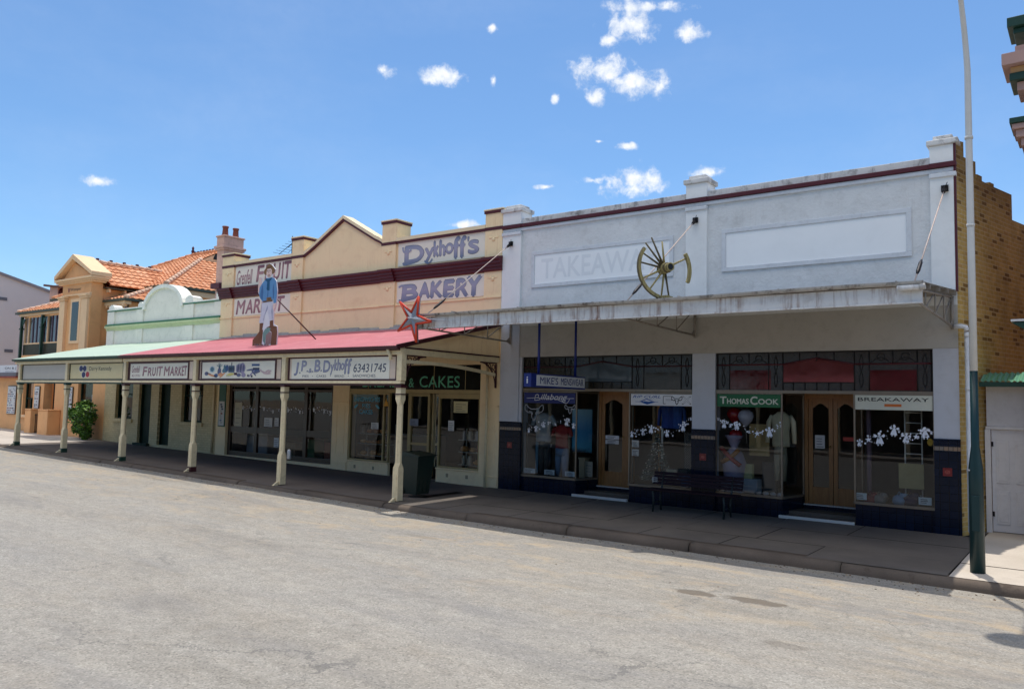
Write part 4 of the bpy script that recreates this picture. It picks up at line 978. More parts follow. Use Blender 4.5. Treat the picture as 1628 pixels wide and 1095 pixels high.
# boarded gable end, arched brace and pierced corner brackets of the red verandah
b = B(); b.prism([(12.80, 3.41), (16.47, 3.41), (16.47, vz(16.47) - .06), (12.80, vz(12.80) - .06)], 'X', -12.76, -12.735, CREAM); b.make('gable_boarding', VR)
b = B(); b.prism([(12.66, vz(12.66) - .07), (16.47, vz(16.47) - .07), (16.47, vz(16.47) + .03), (12.66, vz(12.66) + .03)], 'X', -12.71, -12.67, DMAROON); b.make('barge_board', VR)
b = B(); b.box(-12.78, -12.70, 12.97, 16.46, 3.395, 3.43, DMAROON); o = b.make('gable_trim', VR)
b = B(); b.box(-12.80, -12.71, 12.99, 16.46, 3.26, 3.393, CTIMB)
pl = []; n = 12
for k in range(n + 1): u = k / n; pl.append((13.03 + u * 3.3, 3.14 - .16 * u + .06 * math.sin(PI * u)))
for k in range(n, -1, -1): u = k / n; pl.append((13.03 + u * 3.3, 3.06 - .16 * u + .06 * math.sin(PI * u)))
b.prism(pl, 'X', -12.79, -12.73, CTIMB); b.make('brace', VR)
for y0, sg in ((13.03, 1), (16.40, -1)):
    b = B(); xa, xb = -12.775, -12.735; s_ = .66 if sg < 0 else .66; hh = .66 if sg < 0 else .50
    b.prism([(y0, 3.255), (y0 + sg * s_, 3.255), (y0 + sg * s_, 3.225), (y0, 3.225)], 'X', xa, xb, DMAROON); b.prism([(y0, 3.22), (y0 + sg * .035, 3.22), (y0 + sg * .035, 3.255 - hh), (y0, 3.255 - hh)], 'X', xa, xb, DMAROON)
    pts = [(-12.755, y0 + sg * (s_ - s_ * .93 * math.sin(k / 10 * PI / 2)), 3.24 - hh * .95 * (1 - math.cos(k / 10 * PI / 2))) for k in range(11)]; b.tube(pts, .016, DMAROON, 6)
    for cy_, cz_, r in ((.10, 3.14, .06), (.22, 3.165, .045), (.09, 3.02, .045), (.31, 3.19, .03), (.17, 3.08, .03)):
        b.tube([(-12.755, y0 + sg * (cy_ * s_ / .5) + r * math.cos(a * PI / 6), cz_ + r * math.sin(a * PI / 6)) for a in range(13)], .012, DMAROON, 5, False)
    b.make('corner_bracket', VR)
b = B(); b.tube([(-13.05, 16.40, 3.2), (-13.05, 16.40, .0)], .035, CTIMB, 10); b.make('downpipe', VR)
b = B(); b.tube([(-13.02, 12.70, 3.38), (-13.02, 12.80, 3.20), (-13.02, 12.81, 3.14)], .04, CTIMB, 10); b.make('gutter_outlet', VR)
# sign boards on the fascias
FY = 12.872
def fsign(x0, x1, z0, z1, label, m=SIGNW, y=FY):
    b = B(); b.box(x0, x1, y - .012, y - .001, z0, z1, m, .002); return tag(b.make('fascia_sign'), label, 'sign')
q = fsign(-24.70, -21.42, 2.716, 3.179, 'FRUIT MARKET fascia sign in plum letters on the red roofed verandah', y=12.899)
b = B(); y = 12.899 - .014
wob([('F', -23.95, -23.68, 2.80, 3.08), ('R', -23.64, -23.42, 2.80, 3.05), ('U', -23.38, -23.18, 2.80, 3.06), ('I', -23.13, -23.07, 2.80, 3.07), ('T', -23.05, -22.80, 2.80, 3.08), ('M', -22.72, -22.40, 2.80, 3.08), ('A', -22.39, -22.16, 2.80, 3.07), ('R', -22.13, -21.95, 2.80, 3.06), ('K', -21.93, -21.77, 2.80, 3.07), ('E', -21.75, -21.63, 2.80, 3.08), ('T', -21.62, -21.48, 2.80, 3.09)], b, y, LPINK, .035, .1, .004, PLUMI)
text(b, 'Grenfell', -24.60, -24.12, 2.90, 3.12, y, LPINK, .01, .3); text(b, '431931', -24.60, -24.10, 2.77, 2.85, y, LPINK, .0)
b.make('lettering', q)
q = fsign(-20.70, -17.34, 2.716, 3.179, 'fascia sign painted with a row of fruit and vegetables and no words', y=12.899)
b = B(); y = 12.899 - .014
col_ = {k: P('sign_paint_' + k, c, .6, .15, 30) for k, c in dict(teal=(84, 120, 134), blue=(66, 90, 132), slate=(96, 100, 128), orange=(214, 150, 110), yellow=(206, 192, 116), lilac=(150, 140, 166), plum=(110, 70, 90), pale=(176, 196, 204), ink=(60, 62, 84), pink=(196, 170, 170)).items()}
def E2(u, v, ru, rv, c, rot=0.0, dy=0.0): ell(b, -20.70 + u * 3.36, 2.716 + v * .463, ru * 3.36, rv * .463, y - dy, col_[c], 14, rot)
E2(.15, .55, .038, .2, 'pale'); E2(.15, .56, .026, .14, 'teal', 0, .001); E2(.07, .3, .03, .12, 'slate'); E2(.11, .27, .05, .05, 'ink', -.2, .001)
for k in range(3): E2(.13 + k * .025, .20 - k * .02, .04, .045, 'orange', -.25, .002 + k * .001)
E2(.21, .18, .028, .12, 'blue', 0, .004)
E2(.255, .42, .026, .24, 'slate', -.05, .003)
for k in range(5): strokes(b, [[(0, 0), (.5, .8), (1, 1)]], -20.70 + .255 * 3.36, -20.70 + (.255 + (k - 2) * .02) * 3.36, 2.716 + .62 * .463, 2.716 + (.95 - abs(k - 2) * .08) * .463, y - .002, col_['teal'], .02)
E2(.30, .2, .045, .06, 'orange', .5, .004); E2(.27, .25, .03, .09, 'orange', .2, .005)
E2(.34, .5, .045, .16, 'teal', .2, .003); E2(.36, .62, .02, .2, 'blue', -.3, .004); E2(.33, .68, .015, .14, 'teal', .3, .004)
for k in range(5): E2(.425 + (k - 2) * .016, .56, .013, .22, 'teal' if k % 2 else 'slate', 0, .004)
strokes(b, [[(0, 0), (.2, 1)]], -20.7 + .425 * 3.36, -20.7 + .44 * 3.36, 2.716 + .76 * .463, 2.716 + .95 * .463, y - .005, col_['ink'], .03)
for k in range(3): E2(.40 + k * .012, .2 + .02 * k, .045, .07, 'yellow' if k != 1 else 'pale', .15, .006 + k * .001)
E2(.40, .26, .04, .05, 'yellow', .2, .009)
for k in range(6): E2(.475 + .012 * (k % 3), .3 - .05 * (k // 3), .009, .05, 'plum', 0, .008)
for k in range(6): E2(.50 + k * .018, .60, .012, .30 - abs(k - 2) * .03, 'slate' if k % 2 else 'lilac', -.1, .004)
E2(.575, .6, .04, .32, 'lilac', 0, .003); E2(.53, .2, .03, .1, 'slate', 0, .006); E2(.595, .2, .03, .13, 'lilac', 0, .006)
E2(.68, .5, .05, .05, 'slate', .1, .004); E2(.70, .28, .05, .05, 'lilac', .6, .004); E2(.73, .3, .04, .05, 'slate', -.6, .005)
E2(.655, .17, .012, .07, 'ink', 0, .006); E2(.705, .13, .012, .07, 'ink', 0, .006)
b.box(-20.7 + .70 * 3.36, -20.7 + .80 * 3.36, y - .004, y, 2.716 + .72 * .463, 2.716 + .84 * .463, col_['blue']); b.box(-20.7 + .715 * 3.36, -20.7 + .80 * 3.36, y - .004, y, 2.716 + .5 * .463, 2.716 + .62 * .463, col_['ink'])
E2(.755, .45, .05, .1, 'blue', .0, .003); E2(.77, .36, .045, .07, 'slate', .2, .006)
for k in range(5): E2(.83 + k * .025, .42 - .06 * (k % 3), .03, .05, 'pink', -.5 + k * .25, .003 + k * .001)
E2(.91, .28, .045, .05, 'pink', 0, .009)
b.make('fruit_painting', q)
q = fsign(-16.66, -13.13, 2.70, 3.215, 'white fascia sign at the verandah corner with a phone number and list of foods', y=12.899)
b = B(); y = 12.899 - .014
wob([('J', -16.56, -16.38, 2.79, 3.12), ('.', -16.35, -16.31, 2.84, 2.87), ('P', -16.28, -16.07, 2.90, 3.16), ('.', -16.06, -16.02, 2.88, 2.91), ('&', -15.99, -15.87, 2.86, 2.96), ('.', -15.85, -15.81, 2.87, 2.90), ('B', -15.77, -15.55, 2.88, 3.17), ('.', -15.53, -15.49, 2.89, 2.92),
     ('D', -15.44, -15.18, 2.87, 3.15), ('y', -15.17, -15.04, 2.80, 3.05), ('k', -15.03, -14.93, 2.91, 3.18), ('h', -14.92, -14.80, 2.91, 3.18), ('o', -14.79, -14.67, 2.92, 3.08), ('f', -14.67, -14.54, 2.82, 3.19), ('f', -14.55, -14.41, 2.82, 3.19)], b, y, LBLUE, .04, .1, .006)
b.make('lettering', q); b = B(); text(b, '63431745', -14.34, -13.24, 2.86, 3.06, y, INK, .012, .1)
b.make('phone_number', q); b = B(); text(b, 'PIES', -16.22, -15.98, 2.745, 2.80, y, INK); text(b, 'CAKES', -15.68, -15.32, 2.745, 2.80, y, INK); text(b, 'BREAD', -15.0, -14.66, 2.745, 2.80, y, INK); text(b, 'SANDWICHES', -14.36, -13.58, 2.745, 2.81, y, INK)
for x in (-15.83, -15.16, -14.51): ell(b, x, 2.772, .012, .012, y, INK, 8)
b.make('small_lettering', q)
q = fsign(-28.74, -25.18, 2.72, 3.20, "buff fascia sign with three blue discs and one red disc beside a person's name", CRP, y=12.873 + .026)
b = B(); NAVY = P('navy_paint', (22, 26, 84), .5); REDP = P('signal_red', (176, 24, 34), .5)
WHT = P('white_paint', (226, 222, 214), .5)
for u, v, m in ((-27.98, 3.06, NAVY), (-27.72, 3.06, NAVY), (-27.78, 2.85, NAVY), (-27.50, 2.86, REDP)):
    ell(b, u, v, .145, .118, y + .001, WHT, 18); ell(b, u, v, .128, .10, y, m, 18)
text(b, 'Darry Kennedy', -27.40, -25.90, 2.94, 3.12, y, P('brown_black_ink', (58, 50, 44), .5), 0.0); b.make('lettering', q)
# ------------------------------------------------------------------ pale green shop with an arched parapet
PGR = P('pale_green_render', (244, 238, 222), 0.65, 0.04, 1.2, 0.12, 20, grime=0.2, gcol=(150, 150, 126), streak=.2, scol=(170, 168, 140))
PGT = P('white_green_trim', (246, 243, 230), 0.6, 0.04, 2, grime=.25, gcol=(160, 160, 130))
YGT = P('yellow_green_moulding', (206, 214, 168), 0.6, 0.04, 2, grime=.25, gcol=(150, 150, 110))
MGRN = P('mid_green_paint', (58, 118, 82), .5, .08, 3)
CBRK = brickmat('cream_painted_brick', (220, 200, 154), (210, 190, 144), (194, 172, 130), .235, .086, .008, 'XZ', .65, .5, grime=.3, gcol=(150, 124, 84))
DGRN = P('bottle_green_door', (24, 44, 34), .6, .15, 3, spec=.15)
GS = thing('shop_building', 'low pale green shop building with a semicircular arch on its parapet', 'building', (-29.5, 16.5, .2))
b = B(); b.box(-33.65, -25.46, Y + .006, Y + .3, 4.15, 5.05, PGR); b.box(-33.65, -25.46, Y + .01, Y + .29, 5.05, 5.66, PGR)
n = 20; pl = [(-29.40 + 1.30 * math.cos(PI * k / n), 5.62 + .78 * math.sin(PI * k / n)) for k in range(n + 1)]; b.prism(pl, 'Y', Y + .012, Y + .28, PGR)
b.make('parapet_wall', GS)
b = B()
for k in range(n):
    a0, a1 = PI * k / n, PI * (k + 1) / n
    def pt(a, r1, r2): return (-29.40 + r1 * math.cos(a), 5.62 + r2 * math.sin(a))
    b.prism([pt(a0, 1.301, .781), pt(a1, 1.301, .781), pt(a1, 1.47, .93), pt(a0, 1.47, .93)], 'Y', Y - .07, Y + .42, PGT)
b.make('arch_moulding', GS)
for x0, x1 in ((-33.70, -30.87), (-27.93, -25.40)):
    b = B(); b.box(x0, x1, Y - .06, Y + .35, 5.664, 5.70, MGRN); b.box(x0, x1, Y - .05, Y + .35, 5.702, 5.76, PGT, .008)
    b.make('coping', GS)
b = B(); b.box(-33.72, -25.42, Y - .10, Y + .02, 5.055, 5.125, MGRN, .01); b.make('string_course', GS)
b = B(); cornice(b, -33.74, -25.43, [(.02, 4.86), (.04, 4.88), (.06, 4.95), (.11, 4.97), (.13, 5.05)], YGT); b.make('cornice', GS)
for x0, x1, h in ((-33.68, -33.12, 5.86), (-31.32, -30.82, 5.86), (-27.88, -27.22, 5.90), (-25.86, -25.44, 5.94)):
    b = B(); b.box(x0, x1, Y - .045, Y + .02, 4.2, 4.858, PGR, .006); b.box(x0, x1, Y - .045, Y + .02, 5.127, 5.66, PGR, .006); b.box(x0 + .06, x1 - .06, Y - .03, Y + .36, 5.762, h, PGT, .01)
    b.prism([(x0 + .06, h + .002), (x1 - .06, h + .002), ((x0 + x1) / 2 + .08, h + .09), ((x0 + x1) / 2 - .08, h + .09)], 'Y', Y - .02, Y + .34, PGT); b.make('pier', GS)
# painted brick ground storey with openings
b = B(); g0 = .1
op = [(-32.71, -31.35, 1.24), (-30.87, -29.97, 0.31), (-29.39, -28.57, 0.31), (-27.79, -26.39, 1.25)]; xs = -33.62
for x0, x1, z0 in op:
    b.box(xs, x0, Y + .02, Y + .3, g0, 3.05, CBRK); xs = x1
    if z0 > 1: b.box(x0, x1, Y + .02, Y + .3, g0, z0, CBRK)
    else: b.box(x0, x1, Y + .02, Y + .3, g0, z0, CBRK)
b.box(xs, -25.46, Y + .02, Y + .3, g0, 3.05, CBRK); b.box(-33.62, -25.46, Y + .02, Y + .3, 3.05, 4.149, CBRK)
b.make('ground_floor_wall', GS)
b = B(); b.box(-33.65, -33.4, Y + .301, 25, g0, 5.0, CBRK); b.box(-33.3, -25.46, Y + .31, 25, 4.6, 4.65, GALV); b.box(-33.5, -25.5, 24.9, 25, g0, 4.6, DKINT); b.box(-33.4, -25.5, Y + .9, Y + .95, g0, 3.1, DKINT); b.make('roof', GS)
for x0, x1, z0 in op:
    if z0 > 1:
        b = B(); w_ = .07
        for q in ((x0, x0 + w_, z0, 3.05), (x1 - w_, x1, z0, 3.05), (x0 + w_, x1 - w_, z0, z0 + w_), (x0 + w_, x1 - w_, 2.2, 2.25)): b.box(q[0], q[1], Y + .14, Y + .22, q[2], q[3], DGRN)
        o = b.make('window', GS); gq = B(); gq.face([(x0, Y + .18, z0), (x1, Y + .18, z0), (x1, Y + .18, 3.05), (x0, Y + .18, 3.05)], GLASS); r = gq.make('pane', GS); r.parent = o
        gq = B(); gq.box(x0 - .1, x1 + .08, Y - .05, Y + .13, z0 - .14, z0 - .003, CBRK, .01); r = gq.make('sill', GS); r.parent = o
    else:
        b = B(); b.box(x0 + .06, x1 - .06, Y + .18, Y + .23, z0, 3.05, DGRN); b.box(x0, x0 + .059, Y + .12, Y + .25, z0, 3.05, DGRN); b.box(x1 - .059, x1, Y + .12, Y + .25, z0, 3.05, DGRN)
        for zz in (.25, 1.35): b.box(x0 + .16, x1 - .16, Y + .165, Y + .181, z0 + zz, z0 + zz + .85, DGRN, .006)
        o = b.make('panelled_door', GS); k_ = B(); k_.ball((x1 - .13, Y + .15, z0 + 1.0), .03, MATS['brass']); r = k_.make('handle', GS); r.parent = o
b = B(); b.tube([(-25.62, Y - .03, 4.1), (-25.62, Y - .03, .2)], .04, CTIMB, 10); b.make('downpipe', GS)
b = B(); b.box(-30.95, -29.9, Y - .12, Y + .02, .2, .33, DGRN, .01); b.make('boot_step', GS)

# ------------------------------------------------------------------ orange two-storey building with tiled roofs
ORG_ = P('orange_render', (236, 176, 118), 0.7, 0.05, 0.8, 0.12, 22, grime=.2, gcol=(170, 110, 66), streak=.1, scol=(160, 104, 66))
OTRIM = P('peach_trim', (242, 202, 156), 0.65, 0.04, 1.5, .05, grime=.15, gcol=(180, 130, 90))
def tilemat(name):
    m, t = newmat(name); co = t.n('ShaderNodeTexCoord').outputs['Object']
    v = t.n('ShaderNodeTexVoronoi', {'Scale': 4.0}); t.t.links.new(co, v.inputs['Vector']); sp = t.n('ShaderNodeSeparateColor'); t.t.links.new(v.outputs['Color'], sp.inputs[0])
    k = t.ramp(sp.outputs[0], [(0, lin((196, 128, 88))), (.5, lin((218, 150, 106))), (1, lin((228, 170, 130)))])
    k = t.mix(t.math('MULTIPLY', t.ramp(t.noise(co, 1.6, 7, .7), [(.5, 0), (.75, 1)]), .35), k, lin((206, 158, 124)))
    finish(t, k, .75, 0, .3, bump(t, t.noise(co, 14, 4), .3, .02)); MATS[name] = m; return m
TILE = tilemat('terracotta_tile'); TILEC = P('pale_hip_cap', (230, 190, 160), .7, .12, 6, grime=.3); GUTG = P('green_grey_gutter', (72, 78, 64), .5, .1)
def tiled(b, poly, course=.33, roll=.30):
    """real overlapping tile courses with rolls on a planar roof polygon; poly counter-clockwise seen from above"""
    P_ = [Vector(p) for p in poly]; nn = (P_[1] - P_[0]).cross(P_[2] - P_[0]).normalized()
    if nn.z < 0: nn = -nn
    up = (Vector((0, 0, 1)) - nn * nn.z).normalized(); ac = up.cross(nn)
    o = P_[0]; uv = [((p - o).dot(ac), (p - o).dot(up)) for p in P_]
    def clip(poly2, v0, keep_above):
        out = []
        for k in range(len(poly2)):
            a, c = poly2[k], poly2[(k + 1) % len(poly2)]; ia = (a[1] >= v0) == keep_above; ic = (c[1] >= v0) == keep_above
            if ia: out.append(a)
            if ia != ic:
                s = (v0 - a[1]) / (c[1] - a[1]); out.append((a[0] + (c[0] - a[0]) * s, v0))
        return out
    vmin, vmax = min(q[1] for q in uv), max(q[1] for q in uv); v = vmin; i = b.mi(TILE)
    while v < vmax - 1e-3:
        s = clip(clip(uv, v, True), v + course, False) if v > vmin else clip(uv, v + course, False)
        if len(s) >= 3:
            # column samples give rolled profile
            lo = [q for q in s if abs(q[1] - v) < 1e-3]; hi = [q for q in s if abs(q[1] - min(v + course, vmax)) < 1e-3]
            if len(lo) >= 2:
                l0, l1 = min(q[0] for q in lo), max(q[0] for q in lo); h0, h1 = (min(q[0] for q in hi), max(q[0] for q in hi)) if hi else (l0, l1)
                cnt = max(2, int((l1 - l0) / roll * 6)); prev = None; vt = min(v + course, vmax)
                for k in range(cnt + 1):
                    f_ = k / cnt; ul = l0 + (l1 - l0) * f_; uh = h0 + (h1 - h0) * f_
                    ol = .055 + .026 * math.cos(2 * PI * ul / roll); oh = .012 + .026 * math.cos(2 * PI * uh / roll)
                    A_ = o + ac * ul + up * v; H_ = o + ac * uh + up * vt
                    cur = [b.bm.verts.new(A_ - nn * .01), b.bm.verts.new(A_ + nn * ol), b.bm.verts.new(H_ + nn * oh)]
                    if prev:
                        for q in range(2):
                            f = b.bm.faces.new((prev[q], cur[q], cur[q + 1], prev[q + 1])); f.material_index = i; f.smooth = False
                    prev = cur
        v += course
    return b
def caps(b, p0, p1, m, step=.34, r=.10):
    p0, p1 = Vector(p0), Vector(p1); d = p1 - p0; n_ = max(1, int(d.length / step))
    for k in range(n_):
        a = p0 + d * (k / n_); c = p0 + d * ((k + 1.12) / n_); b.tube([a + Vector((0, 0, .03)), c + Vector((0, 0, .01))], [r, r * .82], m, 8)
OB = thing('corner_building', 'orange rendered two storey building with a pedimented tower and terracotta tile roofs', 'building', (-38, 16.5, .3))
# tower
b = B(); b.box(-38.05, -35.35, Y, Y + .5, 4.0, 7.22, ORG_); b.box(-38.0, -35.4, Y + .5, 19.5, 4.0, 6.85, ORG_)
b.prism([(-38.05, 7.22), (-35.35, 7.22), (-35.35, 7.38), (-36.70 - .4, 8.10), (-38.05, 7.38)], 'Y', Y + .003, Y + .5, ORG_)
b.make('tower_wall', OB)
b = B()
b.box(-38.42, -35.05, Y - .16, Y + .62, 7.17, 7.24, OTRIM, .015); b.box(-38.48, -35.0, Y - .22, Y + .66, 7.242, 7.35, OTRIM, .02); b.box(-38.3, -35.15, Y - .09, Y + .55, 7.10, 7.168, OTRIM, .01)
for sg, xe in ((1, -34.97), (-1, -38.5)):
    xa = -36.74 if False else -36.80
    b.prism([(xe, 7.352), (xa, 8.20), (xa, 8.42), (xe, 7.52)], 'Y', Y - .22, Y + .68, OTRIM)
b.make('pediment', OB)
b = B()
for x0, x1 in ((-38.03, -37.52), (-35.98, -35.42)):
    b.box(x0, x1, Y - .12, Y + .02, 3.6, 6.38, OTRIM, .015); b.box(x0 - .06, x1 + .06, Y - .17, Y + .02, 6.382, 6.47, OTRIM, .012); b.box(x0 - .1, x1 + .1, Y - .21, Y + .02, 6.472, 6.56, OTRIM, .015)
b.box(-38.1, -35.3, Y - .06, Y + .02, 6.562, 6.64, OTRIM, .01); b.make('pilaster', OB)
b = B(); b.box(-37.14, -36.20, Y - .03, Y + .01, 4.42, 6.42, OTRIM, .01); o = b.make('tower_window', OB)
WDK = P('dark_glass_curtain', (34, 32, 38), .15, .3, 6, spec=.5)
b = B(); b.box(-36.98, -36.36, Y - .036, Y - .02, 4.55, 6.28, WDK); r = b.make('pane', OB); r.parent = o
b = B(); text(b, 'Westpac', -37.3, -36.28, 6.76, 6.93, Y - .004, P('dark_brown_letter', (62, 38, 24), .5), .01); flat(b, [(-37.52, 6.95), (-37.44, 6.74), (-37.38, 6.88), (-37.32, 6.74), (-37.26, 6.95)] if False else [(-37.54, 6.95), (-37.47, 6.75), (-37.40, 6.75), (-37.33, 6.95), (-37.39, 6.95), (-37.435, 6.82), (-37.48, 6.95)], Y - .004, P('bank_red', (130, 34, 52), .5)); b.make('lettering', OB)
# gabled tile roof running back from the tower
b = B(); rx, rz, ez = -36.78, 8.20, 7.0
tiled(b, [(-35.15 + .18, 17.1, ez), (-35.15 + .18, 20.0, ez), (rx, 20.6, rz), (rx, 17.1, rz)]); tiled(b, [(-38.6, 20.0, ez), (-38.6, 17.1, ez), (rx, 17.1, rz), (rx, 20.6, rz)])
caps(b, (rx, 17.1, rz + .02), (rx, 20.4, rz + .02), TILEC); yk = 17.3
while yk < 20: b.box(rx - .05, rx + .05, yk, yk + .12, rz + .1, rz + .2, MAROON, .01); yk += .62
b.make('tower_roof', OB)
b = B(); b.box(-35.30, -35.02, 17.0, 19.6, 6.86, 6.90, GUTG)
for k in range(4): b.box(-35.38, -35.1, 17.15 + k * .7, 17.23 + k * .7, 6.70, 6.85, OTRIM)
b.make('eaves', OB)
# main walls behind and their roofs
b = B(); b.box(-42.05, -38.02, 17.6, 17.85, 4.4, 6.3, ORG_) if False else None
b.box(-44.2, -33.95, 19.2, 26, .2, 7.15, ORG_); b.box(-35.39, -33.95, 17.5, 19.19, 4.0, 6.25, ORG_); b.make('upper_wall', OB)
b = B()
tiled(b, [(-38.1, 17.08, 6.33), (-35.36, 17.08, 6.33), (-33.5, 17.08, 6.33), (-34.55, 18.95, 7.05), (-38.1, 18.95, 7.05)]) if False else None
tiled(b, [(-35.36, 17.08, 6.33), (-33.5, 17.08, 6.33), (-34.6, 18.95, 7.05), (-35.36, 18.95, 7.05)]); tiled(b, [(-33.5, 17.08, 6.33), (-33.5, 19.6, 6.33), (-34.6, 19.6, 7.05), (-34.6, 18.95, 7.05)])
caps(b, (-33.5, 17.08, 6.36), (-34.6, 18.95, 7.08), TILEC, .28)
b.make('balcony_roof', OB); b = B()
tiled(b, [(-44.1, 17.02, 6.22), (-38.05, 17.02, 6.22), (-38.05, 18.95, 7.0), (-42.6, 18.95, 7.0)]); tiled(b, [(-44.1, 19.4, 6.22), (-44.1, 17.02, 6.22), (-42.6, 18.95, 7.0), (-42.6, 19.4, 7.0)]); caps(b, (-44.1, 17.02, 6.24), (-42.6, 18.95, 7.02), TILEC, .28)
b.make('balcony_roof', OB)
b = B(); b.box(-44.18, -38.05, 16.94, 17.02, 6.12, 6.22, GUTG); b.box(-44.18, -44.1, 17.02, 19.4, 6.12, 6.22, GUTG); b.box(-43.9, -38.06, 17.04, 17.3, 6.0, 6.115, OTRIM); b.make('balcony_eaves', OB)
b = B(); b.box(-35.3, -33.44, 17.0, 17.08, 6.24, 6.33, GUTG); b.box(-33.5, -33.44, 17.08, 19.6, 6.24, 6.33, GUTG); b.box(-35.35, -33.6, 17.1, 17.4, 6.10, 6.235, OTRIM)
for k in range(6): b.box(-35.2 + k * .28, -35.1 + k * .28, 17.09, 17.2, 6.0, 6.10, OTRIM)
b.make('balcony_eaves', OB)
b = B()
# main hip roof with a gablet on its right end
ey, exr, exl, ez, ry, rz = 18.85, -33.5, -44.6, 7.15, 23.8, 9.82
gx, gz = -36.9, 9.15; gy = ey + (gz - ez) / (rz - ez) * (ry - ey); hipx = exr - (gz - ez) * 1.68
tiled(b, [(exl, ey, ez), (exr, ey, ez), (hipx, gy, gz), (hipx, ry, rz), (-39.7, ry, rz)]); tiled(b, [(exr, ey, ez), (exr, 2 * ry - ey, ez), (hipx, 2 * ry - gy, gz), (hipx, gy, gz)])
tiled(b, [(exl, 2 * ry - ey, ez), (exl, ey, ez), (-39.7, ry, rz)]); tiled(b, [(exr, 2 * ry - ey, ez), (exl, 2 * ry - ey, ez), (-39.7, ry, rz), (hipx, ry, rz), (hipx, 2 * ry - gy, gz)])
caps(b, (exr, ey, ez + .03), (hipx, gy, gz + .03), TILEC, .36, .12); caps(b, (exl, ey, ez + .03), (-39.7, ry, rz + .03), TILE, .36, .12); caps(b, (-39.7, ry, rz + .03), (hipx, ry, rz + .03), TILE, .36, .12)
for k in range(8): x = -39.5 + k * .28; b.box(x, x + .1, ry - .05, ry + .05, rz + .12, rz + .22, MAROON, .01)
for x in (-39.7, hipx): b.lathe([(.12, 0), (.06, .12), (.10, .22), (.05, .3), (.07, .4), (.01, .5)], (x, ry, rz + .05), MAROON, 8)
b.make('main_roof', OB)
b = B(); b.prism([(gy + .05, gz + .02), (2 * ry - gy - .05, gz + .02), (ry, rz - .02)], 'X', hipx - .05, hipx + .01, OTRIM); n = 10; b.prism([(ry + .55 * math.cos(PI * k / n), gz + .15 + .45 * math.sin(PI * k / n)) for k in range(n + 1)], 'X', hipx + .011, hipx + .03, BLACK); b.make('gablet', OB)
b = B(); b.box(exl - .08, exr + .08, ey - .1, ey, ez - .1, ez, GUTG); b.box(exr, exr + .08, ey, 28.7, ez - .1, ez, GUTG); b.box(exr - .45, exr - .02, ey + .02, 28.7, ez - .35, ez - .12, OTRIM); b.make('main_eaves', OB)
# glazed balconies
CURT = P('pale_curtain', (176, 176, 190), .8, .12, 4)
for x0, x1, div in ((-43.7, -38.06, -41.45), (-35.34, -33.95, None)):
    zb, zt = (4.60, 6.0) if div else (4.60, 6.08); yy = 17.22 if div else 17.3
    b = B(); b.box(x0, x1, yy, yy + .12, 3.8, zb - .002, P('olive_balustrade', (62, 60, 44), .6, .08)); bal = b.make('balustrade', OB)
    b = B(); b.box(x0, x1, yy, yy + .1, zb, zb + .07, OTRIM); b.box(x0, x1, yy, yy + .1, zt - .06, zt + (.02 if div else .2), OTRIM)
    cols = [x0 + .02, x0 + .45] + ([div - .3, div + .3] if div else []) + [x1 - .12]
    for x in cols: b.box(x, x + .09, yy + .002, yy + .098, zb + .07, zt - .06, OTRIM)
    xk = x0 + .5
    while xk < x1: b.box(xk, xk + .035, yy + .01, yy + .09, zb + .07, zt - .06, P('mauve_glazing_bar', (120, 104, 116), .5)); xk += .42
    o = b.make('balcony_window', OB)
    b = B(); b.face([(x0, yy + .05, zb), (x1, yy + .05, zb), (x1, yy + .05, zt), (x0, yy + .05, zt)], GLASS); r = b.make('pane', OB); r.parent = o
    b = B(); k = 0; cnt = int((x1 - x0) / .06); prev = None; i = b.mi(CURT)
    for k in range(cnt + 1):
        x = x0 + (x1 - x0) * k / cnt; cur = [b.bm.verts.new((x, yy + .16 + .025 * math.sin(k * 1.3), z)) for z in (zb, zt)]
        if prev:
            f = b.bm.faces.new((prev[0], cur[0], cur[1], prev[1])); f.material_index = i
        prev = cur
    r = b.make('curtain', OB); r.parent = o
for x in (-43.72, -41.4):
    b = B(); b.box(x - .06, x + .06, 17.05, 17.17, 3.0, 6.05, DGREEN); b.box(x - .1, x + .1, 17.02, 17.2, 5.35, 5.42, DGREEN); b.prism([(x + .06, 5.45), (x + .45, 5.86), (x + .06, 5.86)], 'Y', 17.09, 17.12, DGREEN)
    b.make('balcony_post', OB)
b = B(); b.box(-43.9, -38.0, 17.0, 19.2, 3.62, 3.78, OTRIM); b.box(-35.4, -33.7, 17.2, 19.2, 3.62, 3.78, OTRIM); b.make('balcony_floor', OB)
